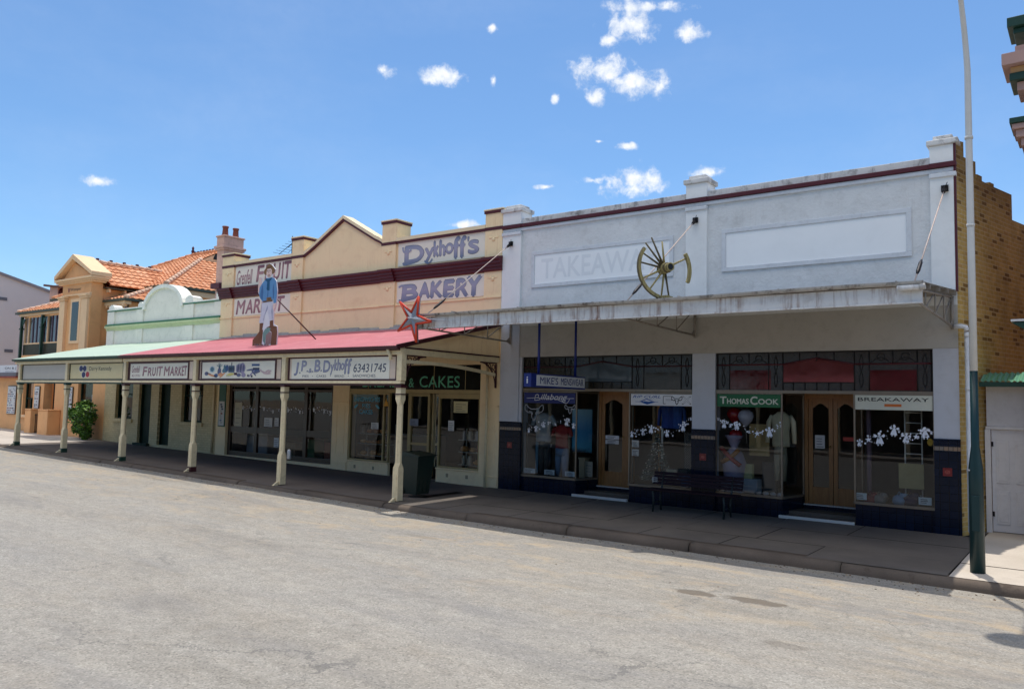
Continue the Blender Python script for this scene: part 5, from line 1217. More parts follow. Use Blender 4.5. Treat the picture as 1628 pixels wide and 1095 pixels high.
# ground storey
b = B(); op = [(-41.62, -40.52, 1.15), (-39.42, -38.30, .35), (-36.10, -34.76, 1.17)]; xs = -42.1
for x0, x1, z0 in op:
    b.box(xs, x0, Y + .05, Y + .4, .1, 3.99, ORG_); xs = x1
    b.box(x0, x1, Y + .05, Y + .4, 2.75, 3.99, ORG_)
    if z0 > 1: b.box(x0, x1, Y + .05, Y + .4, .1, z0, ORG_)
b.box(-46.5, -42.1, Y + .05, Y + .4, .1, 2.9, ORG_)
b.box(xs, -33.68, Y + .05, Y + .4, .1, 3.99, ORG_); b.box(-46.5, -46.2, Y + .401, 26, .1, 2.9, ORG_); b.box(-39.42, -38.3, Y + 1.4, Y + 1.5, .1, 2.75, DKINT); b.box(-43.9, -33.7, 18.9, 19.0, .1, 3.6, DKINT); b.make('ground_floor_wall', OB)
for x0, x1, z0 in (op[0], op[2]):
    b = B()
    for q in ((x0, x0 + .08, z0, 2.75), (x1 - .08, x1, z0, 2.75), (x0 + .08, x1 - .08, z0, z0 + .08), (x0 + .08, x1 - .08, 1.9, 1.96), ((x0 + x1) / 2 - .03, (x0 + x1) / 2 + .03, z0 + .08, 1.9)): b.box(q[0], q[1], Y + .18, Y + .26, q[2], q[3], DGRN)
    o = b.make('window', OB)
    b = B(); b.face([(x0, Y + .22, z0), (x1, Y + .22, z0), (x1, Y + .22, 2.75), (x0, Y + .22, 2.75)], GLASS); r = b.make('pane', OB); r.parent = o
    b = B(); b.box(x0 - .1, x1 + .1, Y - .04, Y + .17, z0 - .12, z0 - .003, OTRIM, .01); r = b.make('sill', OB); r.parent = o
    b = B(); b.box(x0, x1, Y + .5, Y + .52, z0, 2.75, DKINT); b.box(x0 + .5, x0 + .95, Y + .42, Y + .43, z0 + .3, z0 + 1.0, PAPER); r = b.make('blind', OB); r.parent = o
# entrance pillars with an iron gate
gp = thing('entrance_gate', 'pair of squat orange gate pillars with a dark iron gate before the orange building', 'gate', (-38.9, 16.2, .3))
for x0, x1 in ((-39.92, -39.32), (-38.56, -37.60)):
    b = B(); b.box(x0, x1, 16.0, 16.54, .2, 1.40, ORG_, .02); b.box(x0 - .02, x1 + .02, 15.98, 16.54, 1.402, 1.47, ORG_, .03); b.make('pillar', gp)
b = B()
for k in range(6): x = -39.26 + k * .125; b.tube([(x, 16.2, .36), (x, 16.2, 1.25)], .012, IRON, 6)
for z in (.42, 1.18): b.tube([(-39.32, 16.2, z), (-38.56, 16.2, z)], .014, IRON, 6)
b.make('iron_gate', gp)
# notice boards on the orange wall
PC = [P('poster_ink_%d' % k, c, .7, .2, 12) for k, c in enumerate([(92, 100, 120), (64, 66, 78), (150, 96, 90), (120, 130, 150), (180, 176, 170)])]
random.seed(5)
def notice(x0, x1, z0, z1, label):
    b = B(); b.box(x0, x1, 16.50, 16.548, z0, z1, P('notice_board_frame', (86, 74, 58), .6)); b.box(x0 + .03, x1 - .03, 16.492, 16.50, z0 + .03, z1 - .03, PAPER)
    o = tag(b.make('notice_board'), label, 'notice board'); b = B(); z = z1 - .12
    while z > z0 + .1:
        x = x0 + .07
        while x < x1 - .1:
            w_ = random.uniform(.05, .2)
            if random.random() < .72: flat(b, [(x, z - .05), (min(x + w_, x1 - .06), z - .05), (min(x + w_, x1 - .06), z), (x, z)], 16.490, random.choice(PC))
            x += w_ + .04
        z -= random.choice((.08, .1, .14))
    b.make('pinned_notices', o)
notice(-43.25, -42.30, 1.14, 2.52, 'wide white notice board full of small notices, left of the far end verandah post')
notice(-40.28, -39.76, 1.47, 2.52, 'narrow white notice board above the left orange gate pillar')
notice(-36.92, -36.48, 1.12, 2.50, 'tall narrow white notice board beside the second verandah post from the left')
# awning sign on the building end
b = B(); b.box(-46.0, -41.9, 16.30, 16.5, 3.16, 3.52, P('white_sign_face', (214, 214, 216), .6, .03)); b.box(-46.0, -41.88, 16.28, 16.5, 2.98, 3.158, P('grey_sign_band', (110, 106, 112), .6)); b.box(-46.0, -41.86, 16.26, 16.5, 2.90, 2.978, P('rust_red_band', (140, 62, 44), .6))
o = tag(b.make('wall_sign'), 'white sign board with grey and red bands under it, cut off at the left edge', 'sign')
b = B(); text(b, 'ON & J', -43.25, -41.98, 3.28, 3.42, 16.297, P('sign_charcoal', (64, 64, 72), .5), .02); b.box(-43.2, -42.2, 16.294, 16.299, 3.20, 3.215, P('sign_charcoal', (64, 64, 72), .5)); b.make('lettering', o)
# chimney (stands on the green shop's party wall)
PINKC = P('pinkish_render', (222, 178, 158), .75, .06, 1.5, .2, 18, grime=.4, gcol=(140, 110, 96), streak=.2, scol=(120, 90, 76))
b = B(); cx0, cx1, cy0, cy1 = -27.42, -26.98, 17.45, 18.28
b.box(cx0, cx1, cy0, cy1, 4.6, 7.85, PINKC, .01); b.box(cx0 - .06, cx1 + .06, cy0 - .06, cy1 + .06, 7.853, 7.92, PINKC, .015); b.box(cx0 - .10, cx1 + .10, cy0 - .10, cy1 + .10, 7.923, 8.02, PINKC, .02)
b.box(cx0 - .02, cx1 + .02, cy0 - .02, cy1 + .02, 8.022, 8.36, PINKC, .01); b.box(cx0 - .06, cx1 + .06, cy0 - .06, cy1 + .06, 8.362, 8.43, PINKC, .02)
ch = b.make('chimney', GS); b = B(); b.box(cx0 - .12, cx1 + .02, cy0 - .14, cy1, 6.35, 6.55, MAROON); o = b.make('chimney_flashing', GS); o.parent = ch
for y in (17.62, 18.08):
    b = B(); b.lathe([(.12, 0), (.14, .03), (.115, .08), (.10, .3), (.125, .33), (.12, .38), (.09, .38), (.085, .1)], (-27.2, y, 8.43), P('terracotta_pot', (132, 72, 56), .7, .1), 12); o = b.make('chimney_pot', GS); o.parent = ch
# television aerial behind the parapet
b = B(); m_ = IRON; b.tube([(-23.55, 18.0, 5.43), (-23.55, 18.0, 8.1)], .018, m_, 6); b.tube([(-24.3, 18.0, 7.5), (-23.3, 18.0, 7.95)], .012, m_, 5)
for k in range(7):
    u = k / 6; x = -24.25 + u * .9; z = 7.52 + u * .41; b.tube([(x, 17.7 + u * .1, z), (x, 18.3 - u * .1, z)], .007, m_, 5)
for k in range(3): b.tube([(-23.75 - .02 * k, 18, 7.3 + .2 * k), (-23.35 + .03 * k, 18, 7.55 + .2 * k)], .008, m_, 5)
tag(b.make('television_aerial', org=(-23.55, 18.0, 5.45)), 'thin television aerial standing behind the cream parapet', 'aerial')

# ------------------------------------------------------------------ far left: plain pink building in the cross street
PINKB = P('dusty_pink_render', (222, 208, 200), .75, .04, .6, .1, 16, streak=.08, scol=(170, 150, 150))
PB = thing('distant_building', 'plain dusty pink building with a sloping parapet rising beyond the orange building', 'building', (-58, 22, .3))
b = B(); b.prism([(14.0, .2), (30, .2), (30, 6.3), (23.2, 8.05), (18.5, 9.28), (14.0, 10.4)], 'X', -62, -52, PINKB); b.make('side_wall', PB)
b = B(); strip2 = [(14.0, 10.4), (18.5, 9.28), (23.2, 8.05), (30, 6.3)]
for k in range(3): (ya, za), (yb, zb) = strip2[k], strip2[k + 1]; b.prism([(ya, za - .06), (yb, zb - .06), (yb, zb + .10), (ya, za + .10)], 'X', -62.1, -51.9, P('grey_coping', (150, 140, 140), .7))
b.make('coping', PB)
b = B()
for y, z in ((19.2, 7.6), (19.7, 4.55)): b.box(-52, -51.97, y - .2, y + .25, z, z + .18, P('vent_grey', (110, 108, 112), .6))
b.make('wall_vent', PB)
b = B(); b.box(-48.2, -47.2, 20.2, 21.2, 6.0, 8.3, PINKC); b.ball((-47.2, 20.5, 7.9), (.06, .28, .28), MAROON); b.prism([(-48.6, 8.3), (-46.4, 8.05), (-46.4, 8.15), (-48.6, 8.42)], 'Y', 20.0, 22.5, P('brown_tile', (110, 70, 54), .7)); o = b.make('side_chimney', OB)

# ------------------------------------------------------------------ right: side gate in the gap and neighbouring building
DOORW = P('off_white_boards', (228, 227, 226), .6, .04, 2, grime=.15, gcol=(140, 130, 124))
SG = thing('side_door', 'white panelled side door under a small green corrugated roof beside the brick wall', 'door', (-1.4, 17.5, 0))
b = B(); b.box(-1.80, .2, 17.50, 17.6, 1.98, 2.78, DOORW); b.box(-1.82, .2, 17.47, 17.60, 1.92, 1.978, DOORW, .01); b.box(-1.83, -1.74, 17.46, 17.6, -.02, 1.918, DOORW); b.make('surround', SG)
for x0 in (-1.73, -1.06):
    b = B(); b.box(x0, x0 + .66, 17.53, 17.58, 0.02, 1.915, DOORW)
    for u0, u1 in ((.07, .28), (.38, .59)):
        for z0_, z1_ in ((.16, .78), (.92, 1.72)):
            b.box(x0 + u0, x0 + u1, 17.515, 17.531, z0_, z1_, DOORW, .006); b.box(x0 + u0 + .035, x0 + u1 - .035, 17.507, 17.516, z0_ + .05, z1_ - .05, DOORW, .004)
    o = b.make('door_leaf', SG)
    h_ = B()
    for z in (.3, 1.6): h_.box(x0 - .005, x0 + .03, 17.505, 17.53, z, z + .09, IRON)
    r = h_.make('hinge', SG); r.parent = o
GRI = P('green_roof_iron', (92, 150, 118), .5, .08, 2)
b = B(); corr(b, -1.84, .3, [(17.05, 2.81), (17.75, 3.0)], GRI, .09, .014); b.make('corrugated_roof', SG)
b = B(); b.box(-1.86, .3, 17.02, 17.06, 2.71, 2.80, DGREEN); b.box(-1.86, .3, 17.06, 17.5, 2.74, 2.78, DGREEN); b.make('gutter', SG)
b = B(); b.box(-1.9, .2, 17.2, 17.9, -.03, .0, CONC); b.make('doorstep', SG)
NBP = P('salmon_render', (180, 146, 136), .75, .05, 1.2, .1, 16); NBO = P('ochre_soffit', (180, 140, 94), .7, .05)
NB = thing('neighbour_building', 'tall salmon building with green banded cornices at the right edge', 'building', (3, 16.5, 0))
b = B(); b.prism([(-.96, 16.55), (8, 16.55), (8, 26), (1.45, 26)], 'Z', -.02, 9.9, NBP); b.make('wall', NB)
b = B()
def ledge(z0, z1, ex, m): b.box(-.96 - ex * .88, 8, 16.55 - ex, 17.1, z0, z1, m, .012)
ledge(9.12, 9.30, .30, DGREEN); ledge(9.02, 9.118, .20, DGREEN); ledge(8.62, 8.80, .18, NBP); ledge(8.40, 8.618, .40, NBP); ledge(8.28, 8.398, .26, NBO); ledge(8.14, 8.278, .28, DGREEN); ledge(7.98, 8.138, .16, NBP)
ledge(7.36, 7.46, .30, DGREEN); ledge(7.26, 7.358, .26, NBP); ledge(7.12, 7.258, .2, NBP); ledge(6.98, 7.118, .12, NBP); ledge(6.80, 6.978, .05, NBP)
b.make('cornice', NB)
b = B()
b.box(-1.02, 1.2, 16.4, 16.56, 4.0, 6.3, NBP, .01); b.box(-.6, .8, 16.38, 16.41, 4.2, 6.1, WDK); b.box(-.6, .8, 16.38, 16.41, .9, 3.0, WDK); b.make('window', NB)
b = B(); b.prism([(-1.28, 3.84), (-1.0, 3.86), (-1.0, 3.70), (-1.1, 3.72)], 'Y', 16.6, 16.8, DGREEN); b.box(-1.30, -.98, 16.58, 16.82, 3.862, 3.90, WTRIM); b.make('wall_bracket', NB)

# ------------------------------------------------------------------ across the street (behind the camera; seen only in the shop windows)
random.seed(21)
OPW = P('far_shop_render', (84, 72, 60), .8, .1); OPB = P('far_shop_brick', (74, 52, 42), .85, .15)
struct(grid(fr(-46, 40, 2.0), [-13.6, -9.3], lambda x, y: G(x) - .02, SUNSLAB, 'far_footpath'))
for k, (x0, x1, h, wm, rm, lab) in enumerate(((-46, -30, 6.0, OPW, MINT, 'cream shop row across the street with a mint verandah, only mirrored in the windows'), (-29.9, -16, 5.2, OPB, GALV, 'orange shop across the street with a grey verandah, only mirrored in the windows'),
        (-15.9, 0, 6.4, OPW, PINKR, 'cream shop across the street with a red gabled verandah, only mirrored in the windows'), (.1, 18, 5.5, OPB, PINKR, 'white shop across the street with a red verandah, only mirrored in the windows'))):
    S = thing('opposite_shop', lab, 'building', ((x0 + x1) / 2, -13.6, 0))
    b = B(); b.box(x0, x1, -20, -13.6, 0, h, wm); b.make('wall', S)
    b = B(); xx = x0 + .8
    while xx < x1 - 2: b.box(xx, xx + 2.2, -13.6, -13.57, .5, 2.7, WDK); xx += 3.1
    b.make('shopfront', S)
    b = B(); b.prism([(-10.6, 3.15), (-13.6, 4.1), (-13.6, 4.15), (-10.6, 3.2)], 'X', x0 + .1, x1 - .1, rm); b.box(x0 + .1, x1 - .1, -10.7, -10.62, 2.6, 3.1, CTIMB); b.make('verandah_roof', S)
    if rm is PINKR: b = B(); xm = (x0 + x1) / 2; b.prism([(xm - 2.5, 3.2), (xm + 2.5, 3.2), (xm, 4.6)], 'Y', -10.75, -10.6, PINKR); b.make('verandah_gable', S)
    b = B(); xx = x0 + .4
    while xx < x1: b.box(xx - .08, xx + .08, -10.74, -10.58, -.03, 2.6, CTIMB); xx += 3.8
    b.make('verandah_post', S)
# ------------------------------------------------------------------ street lamp
POLEW = P('white_pole_enamel', (206, 204, 198), .45, .05, 1.5, grime=.15, gcol=(150, 140, 120)); POLEG = P('green_pole_enamel', (14, 48, 50), .4, .08, 2)
SL = thing('street_lamp', 'tall street lamp pole, white above and dark green below, at the right kerb', 'street lamp', (-1.5, 13.15, 0))
px, py = -1.5, 13.15
b = B(); b.tube([(px, py, -.03), (px, py, 1.42), (px, py, 1.74), (px, py, 2.82)], [.098, .094, .055, .052], POLEG, 20); b.make('pole_base', SL)
b = B(); b.box(px - .05, px + .05, py - .106, py - .08, .55, 1.05, POLEG, .006); b.tube([(px - .08, py - .05, 1.4), (px - .07, py - .1, 1.4)], .012, GALV, 6); b.make('access_cover', SL)
pts = [(px, py, 2.82), (px, py, 4.5), (px, py, 6.26), (px, py, 7.3)]; rr = [.052, .049, .046, .042]
for k in range(1, 11):
    a = k / 10 * PI / 2 * .92; pts.append((px - .01 * k, py - 1.30 * (1 - math.cos(a)), 7.3 + 1.75 * math.sin(a))); rr.append(.041 - .0012 * k)
b = B(); b.tube(pts, rr, POLEW, 14)
for z in (4.95, 6.26): b.tube([(px, py, z - .02), (px, py, z + .02)], .056, POLEW, 14)
b.make('pole', SL)
e = pts[-1]; b = B(); b.lathe([(.05, .12), (.14, .10), (.30, .02), (.33, -.03), (.31, -.05)], (e[0], e[1] - .18, e[2] + .02), GALV, 20); b.tube([e, (e[0], e[1] - .18, e[2] + .05)], .04, POLEW, 10); hd = b.make('lamp_head', SL)
b = B(); b.lathe([(.28, -.05), (.26, -.12), (.15, -.19), (.01, -.21)], (e[0], e[1] - .18, e[2] + .02), P('lamp_diffuser', (226, 226, 220), .3), 16); o = b.make('lamp_glass', SL); o.parent = hd

# ------------------------------------------------------------------ bench
PURP = P('plum_slat_paint', (38, 22, 28), .6, .12, 6, spec=.15); LEGI = P('cast_iron_green', (30, 40, 40), .5, .1)
BN = thing('bench', 'long dark plum slatted bench against the blue tiled shopfront', 'bench', (-6.95, 15.75, -.01))
x0, x1 = -7.95, -5.95; y0 = 15.42
b = B()
for k in range(5): b.box(x0, x1, y0 + k * .09, y0 + k * .09 + .07, .43, .46, PURP, .008)
b.make('seat', BN)
b = B()
for k in range(4): b.prism([(y0 + .46 + k * .025, .53 + k * .070), (y0 + .485 + k * .025, .525 + k * .070), (y0 + .505 + k * .025, .585 + k * .070), (y0 + .48 + k * .025, .59 + k * .070)], 'X', x0, x1, PURP)
b.make('backrest', BN)
for x in (x0 + .22, x1 - .22):
    b = B(); b.tube([(x, y0 + .03, -.02), (x, y0 + .06, .25), (x, y0 + .03, .42)], .022, LEGI, 8); b.tube([(x, y0 + .42, -.02), (x, y0 + .38, .25), (x, y0 + .45, .46), (x, y0 + .57, .79)], .022, LEGI, 8); b.tube([(x, y0 + .03, .415), (x, y0 + .44, .42)], .02, LEGI, 8); b.tube([(x, y0 + .05, .18), (x, y0 + .40, .18)], .014, LEGI, 8); b.make('leg', BN)
b = B()
for z in (.66, .70, .74): b.box(x0 + .0, x0 + .12, y0 + .44, y0 + .455, z - .08, z - .07, WHT)
b.box(x0, x0 + .015, y0 + .44, y0 + .455, .56, .68, WHT); b.make('paint_mark', BN)

# ------------------------------------------------------------------ wheelie bin
BING = P('dark_green_plastic', (26, 40, 34), .42, .08, 4, spec=.4)
WBN = thing('wheelie_bin', 'dark green wheelie bin under the verandah beside the corner post', 'bin', (-13.05, 13.75, -.02))
cx_, cy_ = -13.02, 13.78
b = B()
def frus(b, x0, x1, y0, y1, z0, X0, X1, Y0, Y1, z1, m):
    lo = [(x0, y0, z0), (x1, y0, z0), (x1, y1, z0), (x0, y1, z0)]; hi = [(X0, Y0, z1), (X1, Y0, z1), (X1, Y1, z1), (X0, Y1, z1)]; A = [b.bm.verts.new(p) for p in lo]; H_ = [b.bm.verts.new(p) for p in hi]; i = b.mi(m); fs = []
    for q in range(4): fs.append(b.bm.faces.new((A[q], A[(q + 1) % 4], H_[(q + 1) % 4], H_[q])))
    fs.append(b.bm.faces.new(A[::-1])); fs.append(b.bm.faces.new(H_))
    for f in fs: f.material_index = i
    bmesh.ops.recalc_face_normals(b.bm, faces=fs)
frus(b, cx_ - .22, cx_ + .20, cy_ - .22, cy_ + .22, .05, cx_ - .34, cx_ + .30, cy_ - .28, cy_ + .28, .90, BING); frus(b, cx_ - .36, cx_ + .32, cy_ - .30, cy_ + .30, .902, cx_ - .36, cx_ + .32, cy_ - .30, cy_ + .30, .935, BING)
for dy in (-.14, 0, .14): b.box(cx_ + .20, cx_ + .245, cy_ + dy - .012, cy_ + dy + .012, .12, .7, BING)
b.make('body', WBN)
b = B(); b.prism([(cx_ - .38, .94), (cx_ + .36, .938), (cx_ + .37, .955), (cx_ + .1, 1.0), (cx_ - .2, 1.03), (cx_ - .36, 1.01)], 'Y', cy_ - .31, cy_ + .31, BING); b.make('lid', WBN)
b = B(); b.tube([(cx_ - .42, cy_ - .24, .97), (cx_ - .42, cy_ + .24, .97)], .02, BING, 8)
for s_ in (-1, 1): b.box(cx_ - .43, cx_ - .34, cy_ + s_ * .24 - .02, cy_ + s_ * .24 + .02, .9, .98, BING)
b.make('handle', WBN)
for s_ in (-1, 1): b = B(); b.lathe([(.06, -.03), (.10, -.03), (.10, .03), (.06, .03)], (cx_ - .27, cy_ + s_ * .25, .085), BLACK, 16, (0, 1, 0)); b.make('wheel', WBN)
b = B(); b.lathe([(.05, 0), (.055, .02), (.055, .2), (.045, .24), (.02, .25)], (-16.74, 12.98, .66), GALV, 12); tag(b.make('ash_canister', org=(-16.74, 13.0, .66)), 'small metal ash canister fixed to the second cream post from the corner', 'ash bin')

# ------------------------------------------------------------------ hanging sign under the awning
NV2 = P('royal_blue_enamel', (26, 44, 120), .4, .08); SWH = P('sign_white_enamel', (222, 222, 224), .4, .03)
HS = thing('hanging_sign', 'blue and white MENSWEAR box sign hung from the white awning on two blue rods', 'sign', (-10.1, 15.3, 2.6))
b = B(); b.box(-10.20, -10.0, 14.10, 16.35, 2.575, 2.875, NV2, .006); b.make('sign_box', HS)
b = B(); b.box(-9.999, -9.985, 14.30, 16.30, 2.61, 2.845, SWH); f_ = b.make('sign_face', HS)
b = B(); text(b, 'MIKE\'S', 14.42, 15.14, 2.65, 2.81, -9.982, NV2, .012, plane='X'); text(b, 'MENSWEAR', 15.26, 16.24, 2.65, 2.81, -9.982, NV2, .010, plane='X'); o = b.make('lettering', HS); o.parent = f_
b = B(); text(b, 'i', -10.12, -10.08, 2.65, 2.80, 14.094, SWH, .03); b.make('end_lettering', HS)
for y in (14.52, 16.05): b = B(); b.tube([(-10.1, y, 2.87), (-10.1, y, az(y) - .02)], .03, NV2, 8); b.make('rod', HS)

# ------------------------------------------------------------------ star on the awning end
STG = P('star_grey_enamel', (140, 146, 154), .35, .12, 3, metal=.4); STR = P('star_orange_edge', (206, 64, 32), .45, .08)
st = [(-12.69, 4.43), (-12.32, 4.18), (-12.11, 4.52), (-12.14, 4.10), (-11.72, 3.94), (-12.17, 3.91), (-12.14, 3.50), (-12.32, 3.89), (-12.72, 3.77), (-12.42, 4.06)]
cxs, czs = -12.27, 4.03
SR = thing('star_sign', 'grey five pointed star with an orange edge at the white awning left end', 'sign', (cxs, 12.7, 3.5))
b = B(); i = b.mi(STG); c_ = b.bm.verts.new((cxs, 12.655, czs)); vs = [b.bm.verts.new((cxs + (x - cxs) * .97, 12.72, czs + (z - czs) * .97)) for x, z in st]
for k in range(10): f = b.bm.faces.new((vs[k], vs[(k + 1) % 10], c_)); f.material_index = i
bmesh.ops.recalc_face_normals(b.bm, faces=b.bm.faces[:]); b.prism(st, 'Y', 12.74, 12.78, STG); b.make('star_face', SR)
b = B(); ring_ = [(x, 12.71, z) for x, z in st] + [(st[0][0], 12.71, st[0][1])]
for k in range(10): b.tube([ring_[k], ring_[k + 1]], .026, STR, 8)
b.make('edge_tube', SR)
b = B(); b.tube([(-12.36, 12.64, 4.05), (-11.45, 12.84, 3.98)], [.014, .008], SWH, 6); b.make('tail_rod', SR)
b = B(); b.box(-12.36, -12.14, 12.781, 12.90, 3.94, 3.98, IRON); b.make('mount', SR)

# ------------------------------------------------------------------ broken wagon wheel on the awning
WW = woodmat('weathered_yellow_timber', (98, 86, 54), (186, 170, 112), .8); WWD = woodmat('dark_weathered_timber', (72, 62, 42), (104, 92, 60), .75)
wc = Vector((-6.42, 13.22, 4.74)); axw = Vector((.86, -.51, .02)).normalized(); uu = Vector((0, 0, 1)); uu = (uu - axw * uu.dot(axw)).normalized(); hh_ = uu.cross(axw)  # hh_: horizontal in wheel plane
if hh_.x < 0: hh_ = -hh_
def wp(a, r, off=0.0): return wc + (hh_ * math.cos(a) + uu * math.sin(a)) * r + axw * off
WL = thing('wagon_wheel', 'broken old yellow wagon wheel with most of its rim gone, standing on the white awning', 'wagon wheel', (wc.x, wc.y, 4.17))
RW = .565
def felloe(a0, a1):
    b = B(); n = 14; i = b.mi(WW); j = b.mi(WWD); rings = []
    for k in range(n + 1):
        a = a0 + (a1 - a0) * k / n; rings.append([b.bm.verts.new(wp(a, r, o)) for r, o in ((RW - .045, -.03), (RW + .012, -.03), (RW + .012, .03), (RW - .045, .03))])
    for k in range(n):
        for q in range(4): f = b.bm.faces.new((rings[k][q], rings[k][(q + 1) % 4], rings[k + 1][(q + 1) % 4], rings[k + 1][q])); f.material_index = j if q == 1 else i
    for r in (rings[0][::-1], rings[-1]): f = b.bm.faces.new(r); f.material_index = i
    bmesh.ops.recalc_face_normals(b.bm, faces=b.bm.faces[:]); b.make('rim_section', WL)
R_ = math.radians
felloe(R_(142), R_(256)); felloe(R_(-24), R_(35))
for deg, ln_, m_ in ((26, RW - .05, WW), (96, .50, WW), (117, .62, WWD), (133, .60, WWD), (152, RW - .05, WWD), (172, RW - .05, WWD), (205, RW - .05, WW), (232, RW - .05, WW), (262, .56, WW), (280, .56, WWD)):
    b = B(); a = R_(deg); b.tube([wp(a, .10), wp(a, .3), wp(a, ln_)], [.023, .018, .015], m_, 8); b.make('spoke', WL)
b = B(); b.lathe([(.06, -.15), (.08, -.13), (.095, -.06), (.105, 0), (.098, .06), (.078, .12), (.078, .20), (.06, .20), (.055, .10)], wc, WW, 18, axw)
for o_ in (-.1, .09): b.lathe([(.094, o_ - .02), (.099, o_), (.094, o_ + .02)], wc, WWD, 18, axw)
hb = b.make('hub', WL); b = B(); b.lathe([(.052, .0), (.052, .012)], wc + axw * .192, BLACK, 16, axw); b.lathe([(.082, 0), (.082, .012), (.072, .012)], wc + axw * .16, WWD, 16, axw); o = b.make('hub_ring', WL); o.parent = hb
b = B(); b.box(wc.x - .12, wc.x + .12, 13.1, 13.34, az(13.2) + .005, az(13.2) + .06, WW, .01); b.make('base_block', WL)

# ------------------------------------------------------------------ painted cut-out man standing on the red verandah roof
SW = thing('cutout_sign', 'painted cut-out board of a man in a hat, blue shirt and white trousers', 'cutout sign', (-19.0, 13.75, 3.66))
def sw(u, v):                                # drawing units (left-right 0..391, down 0..1095) to metres on the board
    return (-19.00 + (u - 180) * .00374, 3.64 + (1075 - v) * .002317)
sk = lambda n, c: P('cutout_' + n, c, .6, .06, 8)
SH, SHD, SC_, TR_, TRS, BT, BTD, SKN, HT, HTD, ROCK, TEAL = sk('blue_shirt', (92, 142, 188)), sk('shirt_fold', (66, 108, 156)), sk('neckerchief', (20, 82, 118)), sk('white_trousers', (206, 206, 216)), sk('trouser_fold', (160, 162, 182)), sk('brown_boots', (112, 70, 42)), sk('boot_shadow_brown', (84, 52, 34)), sk('skin', (226, 196, 184)), sk('brown_hat', (132, 96, 58)), sk('hat_band', (96, 68, 42)), sk('rock_brown', (118, 76, 46)), sk('teal_bundle', (116, 150, 142))
outline = [(190, 48), (222, 66), (240, 92), (268, 130), (262, 170), (240, 190), (232, 226), (262, 240), (285, 280), (302, 400), (296, 560), (282, 620), (268, 650), (270, 750), (272, 800), (318, 830), (326, 900), (322, 1060), (180, 1075), (60, 1075), (22, 1060), (24, 980), (70, 930), (104, 880), (106, 790), (96, 760), (118, 640), (128, 520), (96, 470), (78, 420), (66, 390), (64, 280), (78, 200), (104, 210), (108, 300), (140, 250), (160, 230), (150, 190), (128, 165), (132, 130), (160, 92)]
b = B(); b.prism([sw(*p) for p in outline], 'Y', 13.735, 13.765, SWH); b.make('board', SW)
b = B(); fy = 13.7335
def ly(pts, m, k=0): flat(b, [sw(*p) for p in pts], fy - k * .0012, m)
ly([(24, 980), (70, 930), (104, 880), (150, 860), (140, 1060), (60, 1073), (24, 1058)], ROCK); ly([(190, 840), (240, 815), (315, 832), (324, 900), (320, 1058), (250, 1062), (255, 900)], ROCK)
ly([(150, 900), (175, 855), (215, 838), (245, 850), (230, 890), (190, 930), (180, 1040), (152, 1000)], TEAL, 1); ly([(190, 930), (230, 890), (252, 905), (250, 1040), (205, 1055), (185, 1030)], sk('mauve_stone', (150, 120, 116)), 1)
ly([(104, 780), (150, 778), (138, 880), (136, 960), (100, 985), (104, 880)], BT, 2); ly([(228, 760), (268, 750), (274, 820), (290, 850), (240, 850), (230, 810)], BT, 2)
ly([(120, 530), (250, 520), (268, 640), (266, 750), (228, 758), (188, 610), (160, 700), (150, 780), (96, 770), (116, 640)], TR_, 1); ly([(180, 600), (192, 560), (200, 600), (160, 690), (152, 760), (146, 740)], TRS, 2); ly([(250, 560), (258, 640), (262, 740), (254, 744), (240, 640)], TRS, 2)
ly([(160, 230), (232, 226), (262, 240), (285, 280), (302, 400), (296, 540), (272, 560), (262, 540), (256, 470), (250, 520), (128, 516), (96, 470), (80, 420), (82, 340), (110, 290)], SH, 2)
ly([(110, 330), (122, 300), (134, 400), (128, 500), (100, 460), (96, 420)], SHD, 3); ly([(256, 300), (268, 420), (262, 520), (254, 470), (246, 380)], SHD, 3); ly([(190, 330), (196, 440), (190, 500), (182, 440)], SHD, 3)
ly([(70, 210), (100, 205), (108, 290), (84, 340), (66, 300)], SKN, 3); ly([(64, 300), (84, 330), (80, 390), (66, 395)], SKN, 3); ly([(262, 548), (294, 545), (284, 610), (266, 640), (258, 600)], SKN, 3)
ly([(136, 508), (250, 500), (252, 522), (134, 528)], HTD, 4); ly([(176, 470), (232, 466), (240, 505), (215, 520), (180, 512)], HT, 5); ly([(190, 480), (224, 478), (226, 500), (196, 505)], HTD, 6)
ly([(160, 228), (190, 240), (232, 222), (226, 250), (205, 270), (208, 380), (186, 385), (172, 365), (176, 275), (150, 250)], SC_, 5)
ly([(160, 110), (225, 105), (232, 170), (216, 210), (192, 226), (172, 208), (160, 170)], SKN, 5)
ly([(130, 165), (132, 130), (160, 92), (170, 72), (190, 50), (222, 68), (240, 92), (268, 132), (262, 168), (240, 188), (230, 178), (228, 132), (210, 112), (172, 114), (164, 140), (160, 190), (148, 186)], HT, 6); ly([(168, 92), (226, 84), (232, 98), (166, 108)], HTD, 7)
for ex in (178, 206): ly([(ex - 8, 136), (ex + 8, 134), (ex + 8, 142), (ex - 8, 144)], BLACK, 7)
ly([(190, 140), (198, 168), (186, 170)], sk('nose_tone', (196, 156, 142)), 7); ly([(182, 188), (206, 186), (204, 193), (184, 195)], sk('mouth_red', (150, 80, 76)), 7); ly([(174, 198), (214, 194), (206, 214), (186, 216)], sk('stubble', (190, 160, 148)), 6)
for k_, (x_, y_) in enumerate(((60, 1040), (90, 1050), (120, 1045), (150, 1055), (185, 1050), (215, 1058))): ell(b, *sw(x_, y_), .05, .035, fy - .006, sk('pebble_%d' % (k_ % 3), ((130, 96, 90), (110, 100, 104), (150, 120, 100))[k_ % 3]), 9)
b.make('painted_figure', SW)
